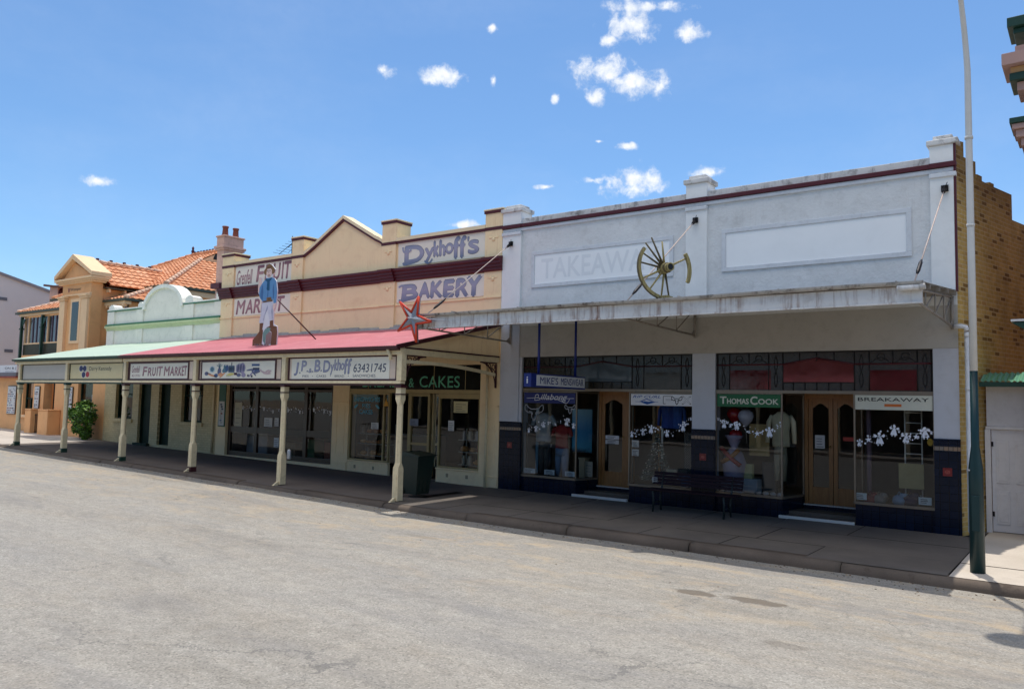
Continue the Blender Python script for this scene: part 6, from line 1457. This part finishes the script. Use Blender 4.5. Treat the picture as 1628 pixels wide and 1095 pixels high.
b = B(); b.tube([(-18.80, 13.765, 5.13), (-17.93, 14.66, vz(14.66) + .01)], .018, DMAROON, 8); b.make('prop_rod', SW)

# ------------------------------------------------------------------ shrub against the orange wall
random.seed(31)
LEAF = []
for k, c in enumerate(((62, 98, 36), (82, 124, 42), (112, 152, 52), (46, 76, 30))): LEAF.append(P('leaf_green_%d' % k, c, .5, .2, 9))
BU = thing('bush', 'leafy green bush growing at the foot of the orange wall, where the cream shop begins', 'bush', (-34.4, 16.15, .28))
b = B(); W2 = P('bush_stem', (84, 66, 46), .8)
for k in range(6): a = k * 1.05; b.tube([(-34.4 + .06 * math.cos(a), 16.2 + .05 * math.sin(a), .25), (-34.4 + .2 * math.cos(a), 16.15 + .12 * math.sin(a), .8), (-34.4 + .45 * math.cos(a), 16.05 + .2 * math.sin(a), 1.4)], [.025, .018, .008], W2, 6)
b.make('stem', BU)
b = B()
clumps = [(-34.5, 15.95, 1.45, .70, .38, .46), (-34.0, 16.0, 1.55, .58, .34, .44), (-35.0, 16.05, 1.35, .38, .24, .34), (-34.35, 16.0, 1.0, .55, .3, .40), (-34.25, 16.1, .65, .36, .22, .32), (-33.78, 16.1, 1.3, .22, .2, .3), (-34.7, 16.1, 1.84, .22, .2, .18), (-34.15, 16.05, 1.95, .2, .2, .14), (-35.35, 16.0, 1.52, .2, .2, .16), (-34.9, 16.0, .8, .2, .2, .2), (-34.0, 16.0, .5, .16, .16, .18)]
for c_ in clumps:
    for k in range(330):
        v = Vector((random.gauss(0, 1), random.gauss(0, 1), random.gauss(0, 1))).normalized() * random.choice((.7, .9, 1.0, 1.05, 1.1, 1.3)) * random.uniform(.75, 1.1); p = Vector((c_[0] + v.x * c_[3], min(16.46, c_[1] + v.y * c_[4]), c_[2] + v.z * c_[5]))
        d = Vector((random.gauss(0, 1), random.gauss(0, 1), random.gauss(0, .6))).normalized(); s_ = d.cross(Vector((random.gauss(0, 1), random.gauss(0, 1), random.gauss(0, 1)))).normalized(); L = random.uniform(.05, .11); w_ = L * .42
        b.face([p - d * L, p + s_ * w_, p + d * L, p - s_ * w_], random.choice(LEAF))
b.make('foliage', BU); BU.scale = (.9, .9, .9)

# ------------------------------------------------------------------ signs on the white building's windows
def wsign(x0, x1, z0, z1, m, label, name='window_sign', y=GY - .02):
    b = B(); b.box(x0, x1, y - .008, y, z0, z1, m, .002); return tag(b.make(name), label, 'sign'), y - .010
BLUEP = P('deep_blue_panel', (26, 40, 104), .4, .06); GRNP = P('shop_green_panel', (18, 96, 54), .4, .05); IVOR = P('ivory_panel', (206, 206, 190), .45, .03)
o, y = wsign(-11.93, -10.39, 2.23, 2.49, BLUEP, 'deep blue window sign with white hand scrawled lettering above the menswear display')
b = B(); x0, x1, z0, z1 = -11.75, -10.52, 2.27, 2.45
strokes(b, [[(0, .45), (.25, .5), (.6, .42), (1, .5)]], x0 - .1, x1 + .1, z0, z1, y, SWH, .010)
text(b, 'illabong', -11.42, -10.62, 2.27, 2.46, y - .001, SWH, .0, .35); strokes(b, [[(0, 0), (.15, .9), (.6, 1), (.6, .55), (.1, .5), (.7, .45), (.8, .1), (0, 0)]], -11.60, -11.42, 2.30, 2.44, y - .001, SWH, .014)
strokes(b, [[(0, 1), (.5, .3), (.8, 0), (1, 1)]], -10.95, -10.55, 2.24, 2.34, y - .001, SWH, .012); b.make('lettering', o)
o, y = wsign(-8.86, -7.33, 2.23, 2.49, SWH, 'white window sign with a blue wave emblem and black outlined letters')
b = B(); SB = P('surf_blue', (28, 84, 160), .4)
text(b, 'RIP CURL', -8.81, -8.10, 2.40, 2.46, y, SB, .03, .3)
flat(b, [(-8.66, 2.31), (-8.45, 2.385), (-8.26, 2.335), (-8.38, 2.345), (-8.46, 2.365), (-8.56, 2.32)], y, SB); flat(b, [(-8.60, 2.30), (-8.50, 2.325), (-8.40, 2.315), (-8.33, 2.33), (-8.22, 2.31), (-8.44, 2.25)], y, SB); strokes(b, [[(0, .5), (1, .5)]], -8.74, -8.16, 2.30, 2.325, y - .001, SB, .008)
def outl(ch, a, c_, e_, f_): text(b, ch, a, c_, e_, f_, y, BLACK, .03); text(b, ch, a + .014, c_ - .014, e_ + .012, f_ - .012, y - .002, SWH, .0)
outl('F', -8.04, -7.82, 2.27, 2.45); outl('X', -7.58, -7.35, 2.27, 2.45)
def fox(b, xc, zc, s, y, m, m2=None):
    pl = [(0, -.5), (-.12, -.28), (-.14, -.05), (-.34, -.02), (-.5, .14), (-.46, .42), (-.26, .22), (-.1, .16), (0, .18), (.1, .16), (.26, .22), (.46, .42), (.5, .14), (.34, -.02), (.14, -.05), (.12, -.28)]
    if m2: flat(b, [(xc + u * s, zc + v * s * .8) for u, v in pl], y, m2)
    q_ = [((u + .5), (v + .5)) for u, v in pl + pl[:1]]; strokes(b, [q_], xc - s / 2, xc + s / 2, zc - s * .4, zc + s * .4, y - .001, m, .016)
    strokes(b, [[(.22, .55), (.38, .5), (.42, .36)], [(.78, .55), (.62, .5), (.58, .36)]], xc - s / 2, xc + s / 2, zc - s * .4, zc + s * .4, y - .001, m, .012)
fox(b, -7.70, 2.36, .25, y - .001, BLACK, SWH); b.make('lettering', o)
o, y = wsign(-6.75, -5.38, 2.24, 2.51, GRNP, 'green window sign with pale small capital lettering in the right hand shopfront')
b = B(); text(b, 'T', -6.69, -6.54, 2.30, 2.46, y, IVOR, .05); text(b, 'HOMAS', -6.53, -6.05, 2.30, 2.42, y, IVOR, .05); text(b, 'C', -6.02, -5.86, 2.29, 2.47, y, IVOR, .05); text(b, 'OOK', -5.85, -5.42, 2.30, 2.42, y, IVOR, .05); b.make('lettering', o)
o, y = wsign(-3.92, -2.56, 2.24, 2.52, IVOR, 'ivory window sign with wide black capitals over a short orange bar')
b = B(); text(b, 'BREAKAWAY', -3.87, -2.62, 2.405, 2.475, y, BLACK, .02); b.box(-3.39, -3.09, y - .002, y, 2.305, 2.355, P('orange_bar', (206, 106, 40), .5)); b.make('lettering', o)
b = B(); fox(b, -11.63, 2.0, .56, GY - .006, P('silver_decal', (170, 172, 178), .4)); tag(b.make('window_decal'), 'large outlined animal head decal at the left of the menswear window', 'decal')
b = B(); fox(b, -10.55, 2.10, .3, GY - .006, MATS['silver_decal']); tag(b.make('window_decal'), 'small outlined animal head decal at the right of the menswear window', 'decal')
def notice_card(x0, x1, z0, z1, y, m, label, name='paper_notice', ink=True, cat='notice'):
    b = B(); b.box(x0, x1, y - .003, y, z0, z1, m); o = tag(b.make(name), label, cat)
    if ink:
        b = B(); z = z1 - (z1 - z0) * .25
        while z > z0 + (z1 - z0) * .12: b.box(x0 + (x1 - x0) * .15, x0 + (x1 - x0) * random.uniform(.6, .88), y - .005, y - .0035, z - .012, z, PC[1]); z -= max(.03, (z1 - z0) * .2)
        b.make('printed_lines', o)
    return o
CARD = P('pale_price_card', (196, 210, 214), .7, .03)
notice_card(-9.98, -9.60, 1.38, 1.47, 17.325, SWH, 'white door sticker, upper strip on the single timber door'); notice_card(-9.98, -9.60, 1.26, 1.36, 17.325, PAPER, 'pale door sticker, lower strip on the single timber door')
notice_card(-4.97, -4.77, 1.40, 1.68, 17.525, PAPER, 'white paper notice on the left leaf of the double timber doors')
notice_card(-4.40, -4.16, 1.58, 1.66, 17.525, P('red_sticker', (170, 50, 34), .5), 'red sticker on the right leaf of the double timber doors', ink=False)
for x0, x1, lab in ((-12.0 + .02, -11.62, 'leftmost of three white price cards along the menswear window sill'), (-11.34, -11.03, 'middle of three white price cards along the menswear window sill'), (-10.72, -10.42, 'rightmost of three white price cards along the menswear window sill')): notice_card(x0, x1, .45, .57, 16.64, CARD, lab, 'price_card', cat='card')
notice_card(-3.96, -3.75, .49, .62, 16.64, CARD, 'white price card at the left end of the rightmost window', 'price_card', cat='card'); notice_card(-2.84, -2.62, .49, .63, 16.64, CARD, 'white price card at the right end of the rightmost window', 'price_card', cat='card')
notice_card(-8.84, -8.66, 1.26, 1.42, GY + .012, PAPER, 'upper of two papers taped inside the tree window'); notice_card(-8.84, -8.66, 1.06, 1.21, GY + .012, PAPER, 'lower of two papers taped inside the tree window')
# bakery and fruit shop notices
notice_card(-14.29, -13.79, 1.92, 2.23, Y + .012, P('hand_lettered_card', (206, 196, 150), .7), 'cream hand lettered card at the top of the right bakery window'); notice_card(-14.47, -14.26, 1.42, 1.70, Y + .012, PAPER, 'white notice below the cream card in the right bakery window')
notice_card(-17.51, -17.2, 1.36, 1.55, Y + .012, PAPER, 'white notice in the left bakery window'); notice_card(-16.2, -15.86, 1.50, 1.70, Y + .29, P('blue_grey_card', (130, 140, 160), .7), 'grey blue notice on the bakery door')
notice_card(-22.84, -22.40, 1.24, 1.54, Y + .128, PAPER, 'wider white notice on the fruit shop front'); notice_card(-22.28, -22.06, 1.27, 1.55, Y + .128, PAPER, 'narrow white notice beside the wider one on the fruit shop front'); notice_card(-22.27, -22.0, .58, .89, Y + .128, PAPER, 'white notice low on the fruit shop front'); notice_card(-24.54, -24.12, 1.2, 2.02, Y + .128, P('cream_sheet', (190, 182, 160), .7), 'tall cream notice at the left end of the fruit shop front')
b = B(); flat(b, [(-17.03, 2.04), (-16.80, 2.04), (-16.91, 2.26)], Y + .012, P('amber_sticker', (206, 150, 40), .5)); b2 = tag(b.make('warning_sticker'), 'small amber triangular sticker in the bakery window', 'sticker')
b = B(); SKYB = P('light_blue_lettering', (92, 168, 196), .5)
for s_, x0, x1, z0, z1 in (('SANDWICHES', -18.36, -17.22, 2.16, 2.30), ('PIES', -17.98, -17.62, 1.97, 2.10), ('CAKES', -18.1, -17.52, 1.79, 1.93)): text(b, s_, x0, x1, z0, z1, Y + .060, SKYB, .03)
for xc in (-18.25, -17.32): ell(b, xc, 2.02, .1, .04, Y + .060, SKYB, 10, .6 if xc < -18 else -.6)
tag(b.make('window_lettering'), 'light blue SANDWICHES PIES CAKES lettering painted on the bakery window', 'lettering')
# green poster board on the cream pier by the fruit shop
b = B(); b.box(-25.30, -24.90, Y - .03, Y - .002, 1.16, 2.66, P('poster_green', (24, 84, 62), .5, .1)); o = tag(b.make('poster_board'), 'tall green poster board on the cream pier left of the fruit shop', 'poster')
b = B(); b.box(-25.27, -24.94, Y - .034, Y - .031, 1.2, 2.05, PAPER)
for k in range(9): ell(b, -25.1 + random.uniform(-.1, .1), 1.3 + k * .08, .07, .035, Y - .036, random.choice(PC), 10)
b.make('poster_picture', o)

# ------------------------------------------------------------------ goods in the windows
def shirt(x, y, z0, z1, w_, m, label, name='shirt', cat='clothing', sleeve=.45, long_=False, col=None):
    b = B(); prof = [(w_ * .40, 0), (w_ * .42, .1), (w_ * .38, .45), (w_ * .46, .75), (w_ * .44, .86), (w_ * .25, .95), (w_ * .15, 1.0)]
    b.lathe([(r, z0 + h * (z1 - z0) - z0) for r, h in prof], (x, y, z0), m, 14)
    for v in b.bm.verts: v.co.y = y + (v.co.y - y) * .55
    H_ = z1 - z0
    for s_ in (-1, 1): b.tube([(x + s_ * w_ * .38, y, z0 + H_ * .88), (x + s_ * w_ * .56, y, z0 + H_ * .70), (x + s_ * w_ * .62, y - .02, z0 + H_ * (.1 if long_ else .55))], [w_ * .13, w_ * .12, w_ * .10], m, 8)
    return tag(b.make(name), label, cat)
def trousers(x, y, z0, z1, w_, m, label):
    b = B()
    for s_ in (-1, 1): b.tube([(x + s_ * w_ * .13, y, z1), (x + s_ * w_ * .20, y, z0 + (z1 - z0) * .6), (x + s_ * w_ * .2, y, z0)], [w_ * .24, w_ * .22, w_ * .15], m, 10)
    b.tube([(x, y, z1 - .18), (x, y, z1)], w_ * .36, m, 12)
    return tag(b.make('trousers'), label, 'clothing')
CG = lambda n, c, r=.8: P(n, c, r, .1, 5)
shirt(-11.62, 17.0, 1.24, 1.98, .56, CG('pale_grey_cloth', (150, 160, 166)), 'pale grey T-shirt on display at the left of the menswear window'); trousers(-11.6, 17.02, .41, 1.26, .44, CG('charcoal_cloth', (72, 74, 74)), 'charcoal trousers under the pale grey T-shirt')
shirt(-11.06, 17.0, 1.06, 1.70, .46, CG('dark_red_cloth', (128, 30, 32)), 'dark red shirt on display in the menswear window'); trousers(-11.04, 16.98, .41, 1.10, .46, CG('blue_denim', (96, 122, 150)), 'faded blue jeans under the dark red shirt')
b = B(); b.tube([(-11.34, 16.85, .41), (-11.32, 16.85, .7), (-11.3, 16.86, 1.12)], [.03, .07, .03], BLACK, 10); b.tube([(-11.3, 16.86, 1.12), (-11.29, 16.86, 1.2)], .012, WHT, 6); tag(b.make('umbrella'), 'furled black umbrella standing between the trousers and jeans', 'umbrella')
SEA = gradpaint('sea_poster', [(0, (30, 50, 60)), (.12, (60, 140, 170)), (.5, (40, 120, 170)), (1, (120, 160, 180))], 0, 1.05)
b = B(); b.box(-10.86, -10.28, 17.16, 17.18, 1.02, 2.1, SEA); tag(b.make('poster'), 'large blue sea poster at the back of the menswear window', 'poster')
b = B(); b.box(-10.53, -10.36, 16.98, 17.18, .402, .86, CG('buff_carton', (150, 140, 116)), .006); b.box(-10.55, -10.34, 16.96, 17.2, .862, .90, CG('buff_carton', (150, 140, 116)), .006); tag(b.make('carton'), 'buff carton at the right of the menswear window', 'box')
notice_card(-10.33, -10.12 + .0, .45, .82, 16.95, CG('grey_board', (132, 130, 116)), 'grey lettered board leaning by the menswear door', 'display_board', cat='board')
b = B(); b.box(-12.0 + .06, -11.86, 17.1, 17.12, .42, 2.1, CG('sky_banner', (110, 150, 170))); tag(b.make('banner'), 'narrow pale blue banner at the left edge of the menswear window', 'banner')
b = B(); b.box(-11.9, -11.7, 17.2, 17.22, .5, 1.35, CG('olive_print', (84, 92, 60))); tag(b.make('poster'), 'small olive print behind the grey T-shirt', 'poster')
# tree window: tinsel tree, blue garments, lattice screens
random.seed(3)
TR = thing('christmas_tree', 'dark tinsel Christmas tree with white lights in the shop window beside the timber door', 'christmas tree', (-8.4, 17.0, .40))
b = B(); b.tube([(-8.4, 17.0, .4), (-8.4, 17.0, 1.55)], [.03, .01], BLACK, 6)
TIN = [CG('tinsel_green_%d' % k, c, .5) for k, c in enumerate(((96, 112, 96), (130, 142, 128), (168, 176, 168)))]
for k in range(900):
    h = random.random() ** 1.3; r = (1 - h) * .42 * random.uniform(.5, 1.05); a = random.uniform(0, 2 * PI); p = Vector((-8.4 + r * math.cos(a), 17.0 + r * math.sin(a) * .8, .5 + h * 1.08)); d = Vector((math.cos(a), math.sin(a), -.25)) * .06; s_ = Vector((-math.sin(a), math.cos(a), random.uniform(-1, 1))).normalized() * .010
    b.face([p - d, p + s_, p + d, p - s_], random.choice(TIN))
b.make('branches', TR)
b = B(); LT = P('fairy_light', (250, 244, 226), .3, .02)
for k in range(46):
    h = random.random(); r = (1 - h) * .42; a = random.uniform(PI, 2 * PI); b.ball((-8.4 + r * math.cos(a), 17.0 + r * math.sin(a) * .8, .5 + h * 1.08), .013, LT)
b.make('lights', TR)
for k, x in enumerate((-8.33, -8.2, -8.07)): shirt(x, 17.35, 1.70, 2.30, .34, CG('royal_blue_cloth_%d' % k, ((36, 66, 140), (30, 58, 126), (44, 80, 150))[k]), ('left', 'middle', 'right')[k] + 'most of three royal blue shirts hanging above the tinsel tree', long_=True)
for k, (x0, x1, z0, z1) in enumerate(((-7.86, -7.52, .60, 1.62), (-8.26, -7.62, .56, .80))):
    b = B(); m_ = CG('grey_lattice', (120, 120, 116)); b.box(x0, x1, 17.28 - k * .3, 17.29 - k * .3, z0, z1, CG('lattice_back', (74, 74, 72)))
    xx = x0 + .04
    while xx < x1 - .02:
        zz = z0 + .04
        while zz < z1 - .02: b.tube([(xx + .022 * math.cos(a * PI / 3), 17.27 - k * .3, zz + .022 * math.sin(a * PI / 3)) for a in range(7)], .005, m_, 4, False); zz += .055
        xx += .055
    tag(b.make('lattice_screen'), ('tall grey lattice screen at the right of the tree window', 'low grey lattice screen lying behind the tinsel tree')[k], 'screen')
notice_card(-8.1, -7.84, .60, .78, 16.85, CG('buff_card', (164, 158, 132)), 'buff card standing right of the tinsel tree', 'price_card', ink=False, cat='card')
shirt(-7.66, 16.95, .41, .66, .3, CG('sky_folded', (110, 140, 170)), 'pale blue folded garment at the right end of the tree window')
b = B(); b.box(-8.62, -8.52, 17.4, 17.44, .42, 2.24, TIMBER); b.box(-8.5, -8.46, 17.4, 17.44, .9, 2.24, WHT); tag(b.make('display_stand'), 'timber upright stand in the tree window', 'stand')
# right bay: balloons, wrapped basket, beige board, white suit
def balloon(x, y, z, r, m, label):
    b = B(); b.lathe([(.002, -1.25 * r), (.02, -1.2 * r), (.35 * r, -.95 * r), (.8 * r, -.45 * r), (r, .1 * r), (.85 * r, .62 * r), (.45 * r, .95 * r), (.01, 1.08 * r)], (x, y, z), m, 16); b.tube([(x, y, z - 1.24 * r), (x + .02, y, z - 1.24 * r - .35)], .003, WHT, 4); tag(b.make('balloon'), label, 'balloon')
BR = P('red_balloon', (150, 20, 30), .2, .05, spec=.6); BS = P('silver_balloon', (176, 174, 186), .2, .05, spec=.6)
balloon(-6.56, 17.05, 2.06, .17, BR, 'upper red balloon in the right hand display window'); balloon(-6.27, 16.95, 2.02, .17, BS, 'silver grey balloon under the green window sign'); balloon(-6.5, 16.95, 1.60, .15, BR, 'lower red balloon in the right hand display window')
CEL = glassmat('cellophane', (.86, .84, .88), 2.0, .06, .15); LILC = CG('lilac_tissue', (150, 140, 160), .6)
b = B(); b.lathe([(.16, 0), (.22, .12), (.26, .4), (.18, .62), (.07, .74), (.14, .9), (.2, 1.0)], (-6.53, 16.95, .62), LILC, 16); o = tag(b.make('gift_basket'), 'lilac wrapped gift basket tied with a red and gold ribbon', 'gift basket', None)
b = B(); b.tube([(-6.74, 16.72, 1.36), (-6.52, 16.70, 1.14), (-6.3, 16.72, .98)], .05, BR, 6); b.tube([(-6.34, 16.72, 1.32), (-6.52, 16.71, 1.14), (-6.72, 16.72, 1.04)], .05, P('gold_ribbon', (160, 100, 40), .4), 6); b.make('ribbon', o)
b = B(); b.box(-6.75, -6.3, 16.75, 17.15, .402, .618, CG('white_linen', (168, 170, 178))); tag(b.make('plinth'), 'white cloth covered plinth below the gift basket', 'plinth')
for k, x in enumerate((-6.66, -6.5, -6.43)): b = B(); b.lathe([(.02, 0), (.025, .02), (.025, .16), (.01, .2), (.01, .24)], (x, 16.68, .402), GALV, 8); tag(b.make('bottle'), ('leftmost', 'middle', 'rightmost')[k] + ' of three small silver bottles before the gift basket', 'bottle')
b = B(); b.box(-6.22, -5.78, 17.02, 17.04, 1.20, 1.88, CG('tan_board', (142, 122, 80)), .003); tag(b.make('display_board'), 'tan blank board behind the balloons and hung in mid window', 'board')
b = B(); b.box(-6.42, -6.14, 16.95, 17.1, .70, 1.01, CG('pale_yellow_box', (170, 166, 120)), .006); b.box(-6.44, -6.0, 16.9, 17.2, .402, .698, CG('white_tissue', (150, 152, 156)), .02); tag(b.make('display_box'), 'pale yellow box on a white base beside the gift basket', 'box')
shirt(-5.52, 17.0, 1.42, 2.16, .46, CG('ivory_linen', (176, 168, 142)), 'ivory long jacket on a hanger beside the double doors', 'jacket', long_=True); trousers(-5.54, 17.02, .70, 1.44, .34, CG('ivory_linen_dull', (132, 126, 108)), 'ivory trousers hanging below the ivory jacket')
b = B(); b.box(-5.98, -5.68, 17.12, 17.3, .402, 1.06, CG('charcoal_case', (56, 54, 54)), .02); tag(b.make('suitcase'), 'charcoal suitcase standing under the tan board', 'suitcase')
for k in range(4): b = B(); b.ball((-5.9 + k * .15, 16.72, .44), (.07, .05, .04), CG('crumpled_silver', (160, 160, 160), .4), 10, .2); tag(b.make('folded_cloth'), 'crumpled silver cloth lying along the sill of the right hand display window', 'cloth', 'silver cloths on the window sill')
# right-most window: white ladder rack, beige board, bundles
b = B()
for x in (-3.16, -2.86): b.tube([(x, 17.2, .44), (x, 17.2, 2.3)], .014, WHT, 6)
for k in range(9): b.tube([(-3.16, 17.2, .6 + k * .2), (-2.86, 17.2, .6 + k * .2)], .010, WHT, 6)
tag(b.make('ladder_rack'), 'white ladder shaped rack in the rightmost window', 'rack')
b = B(); b.box(-3.24, -2.80, 16.98, 17.0, .74, 1.22, CG('stone_board', (156, 146, 106))); tag(b.make('display_board'), 'stone coloured blank board in front of the white ladder rack', 'board')
for k, (x, z, r, c, lab) in enumerate(((-3.72, .50, .12, (130, 60, 64), 'rose coloured folded bundle in the rightmost window'), (-3.55, .50, .13, (130, 124, 118), 'grey folded bundle next to the rose coloured one'), (-3.2, .52, .13, (120, 150, 176), 'blue bag at the foot of the stone coloured board'), (-3.0, .52, .15, (76, 66, 84), 'dark purple bag beside the blue bag'))):
    b = B(); b.ball((x, 16.82, z), (r, .12, r * .8), CG('bundle_%d' % k, c), 12, .12); b.ball((x + .06, 16.86, z + r * .6), (r * .7, .1, r * .5), CG('bundle_%d' % k, c), 12, .15); b.tube([(x - .05, 16.8, z + r * .5), (x, 16.78, z + r * 1.3), (x + .06, 16.8, z + r * .5)], .01, CG('bundle_%d' % k, c), 6); tag(b.make('soft_goods'), lab, 'bag')
b = B(); b.tube([(-3.80, 17.1, .45), (-3.80, 17.1, 2.25)], .045, CG('mauve_column', (120, 100, 112)), 10); tag(b.make('display_column'), 'slim mauve column at the left of the rightmost window', 'column')
b = B(); ell(b, -2.62, 1.66, .05, .07, GY + .012, P('yellow_spot', (190, 150, 40), .5)); tag(b.make('round_sticker'), 'small yellow sticker at the right edge of the rightmost window', 'sticker')
# bakery window shelves with loaves and jars, fruit shop stands
random.seed(9)
def shelf(name, label, x0, x1, y, zs, frame, base):
    S = thing(name, label, 'shelf', ((x0 + x1) / 2, y, base))
    b = B()
    for z in zs: b.box(x0, x1, y - .18, y + .18, z - .02, z, frame)
    for x in (x0 + .02, x1 - .02): b.box(x - .015, x + .015, y + .14, y + .17, base, max(zs) + .3, frame)
    b.make('shelves', S); return S
GLS = P('pale_shelf', (130, 136, 132), .3, .05, spec=.5)
shelf('display_shelf', 'tiered display shelf of goods in the left bakery window', -18.4, -17.1, 17.0, (.55, .90, 1.2), GLS, .05)
shelf('display_shelf', 'tiered display shelf of goods in the right bakery window', -14.35, -13.45, 17.0, (.5, .85, 1.18), GLS, .05)
LOAF = [CG('crust_%d' % k, c, .7) for k, c in enumerate(((176, 126, 70), (146, 96, 50), (198, 160, 110)))]; JAR = [CG('jar_%d' % k, c, .25) for k, c in enumerate(((150, 150, 150), (96, 90, 84), (170, 160, 140), (120, 60, 50)))]
for sx0, sx1, zs in ((-18.35, -17.15, (.55, .90, 1.2)), (-14.3, -13.5, (.5, .85, 1.18))):
    for z in zs:
        x = sx0 + .08
        while x < sx1:
            b = B(); r = random.uniform(.06, .11)
            if random.random() < .5:
                b.ball((x, 16.95, z + r * .7), (r * 1.2, .12, r * .75), random.choice(LOAF), 12, .06); tag(b.make('bread_loaf'), 'crusty loaf on a display shelf in the bakery windows', 'bread', 'loaves in the bakery windows')
            else:
                b.lathe([(r * .8, 0), (r * .85, .02), (r * .85, .17), (r * .6, .2), (r * .65, .21), (r * .65, .25)], (x, 16.92, z), random.choice(JAR), 10); tag(b.make('jar'), 'small jar on a display shelf in the bakery windows', 'jar', 'jars in the bakery windows')
            x += r * 2 + .08
b = B(); b.box(-18.3, -16.9, 18.6, 19.2, .052, 1.1, CG('counter_panel', (126, 120, 104))); b.box(-18.35, -16.85, 18.55, 19.25, 1.102, 1.15, GLS); tag(b.make('counter'), 'pale shop counter inside the bakery behind its left window', 'counter')
b = B(); b.box(-24.6, -23.4, 17.2, 17.9, .162, .9, CG('grey_chest', (130, 136, 144), .4), .03); b.box(-24.6, -23.4, 17.2, 17.9, .902, .96, SWH, .01); tag(b.make('chest_freezer'), 'pale chest freezer behind the left pane of the fruit shop front', 'freezer')
b = B(); b.box(-21.6, -21.0, 17.3, 17.7, .162, .85, CG('fruit_crate_green', (50, 90, 60))); b.box(-20.5, -19.5, 17.3, 17.9, .162, .80, CG('rust_crate', (120, 60, 44))); b.box(-22.9, -22.0, 17.3, 17.9, .162, .7, CG('sand_crate', (110, 100, 80)))
tag(b.make('produce_bins'), 'row of green, rust and sand produce bins inside the fruit shop front', 'bins')
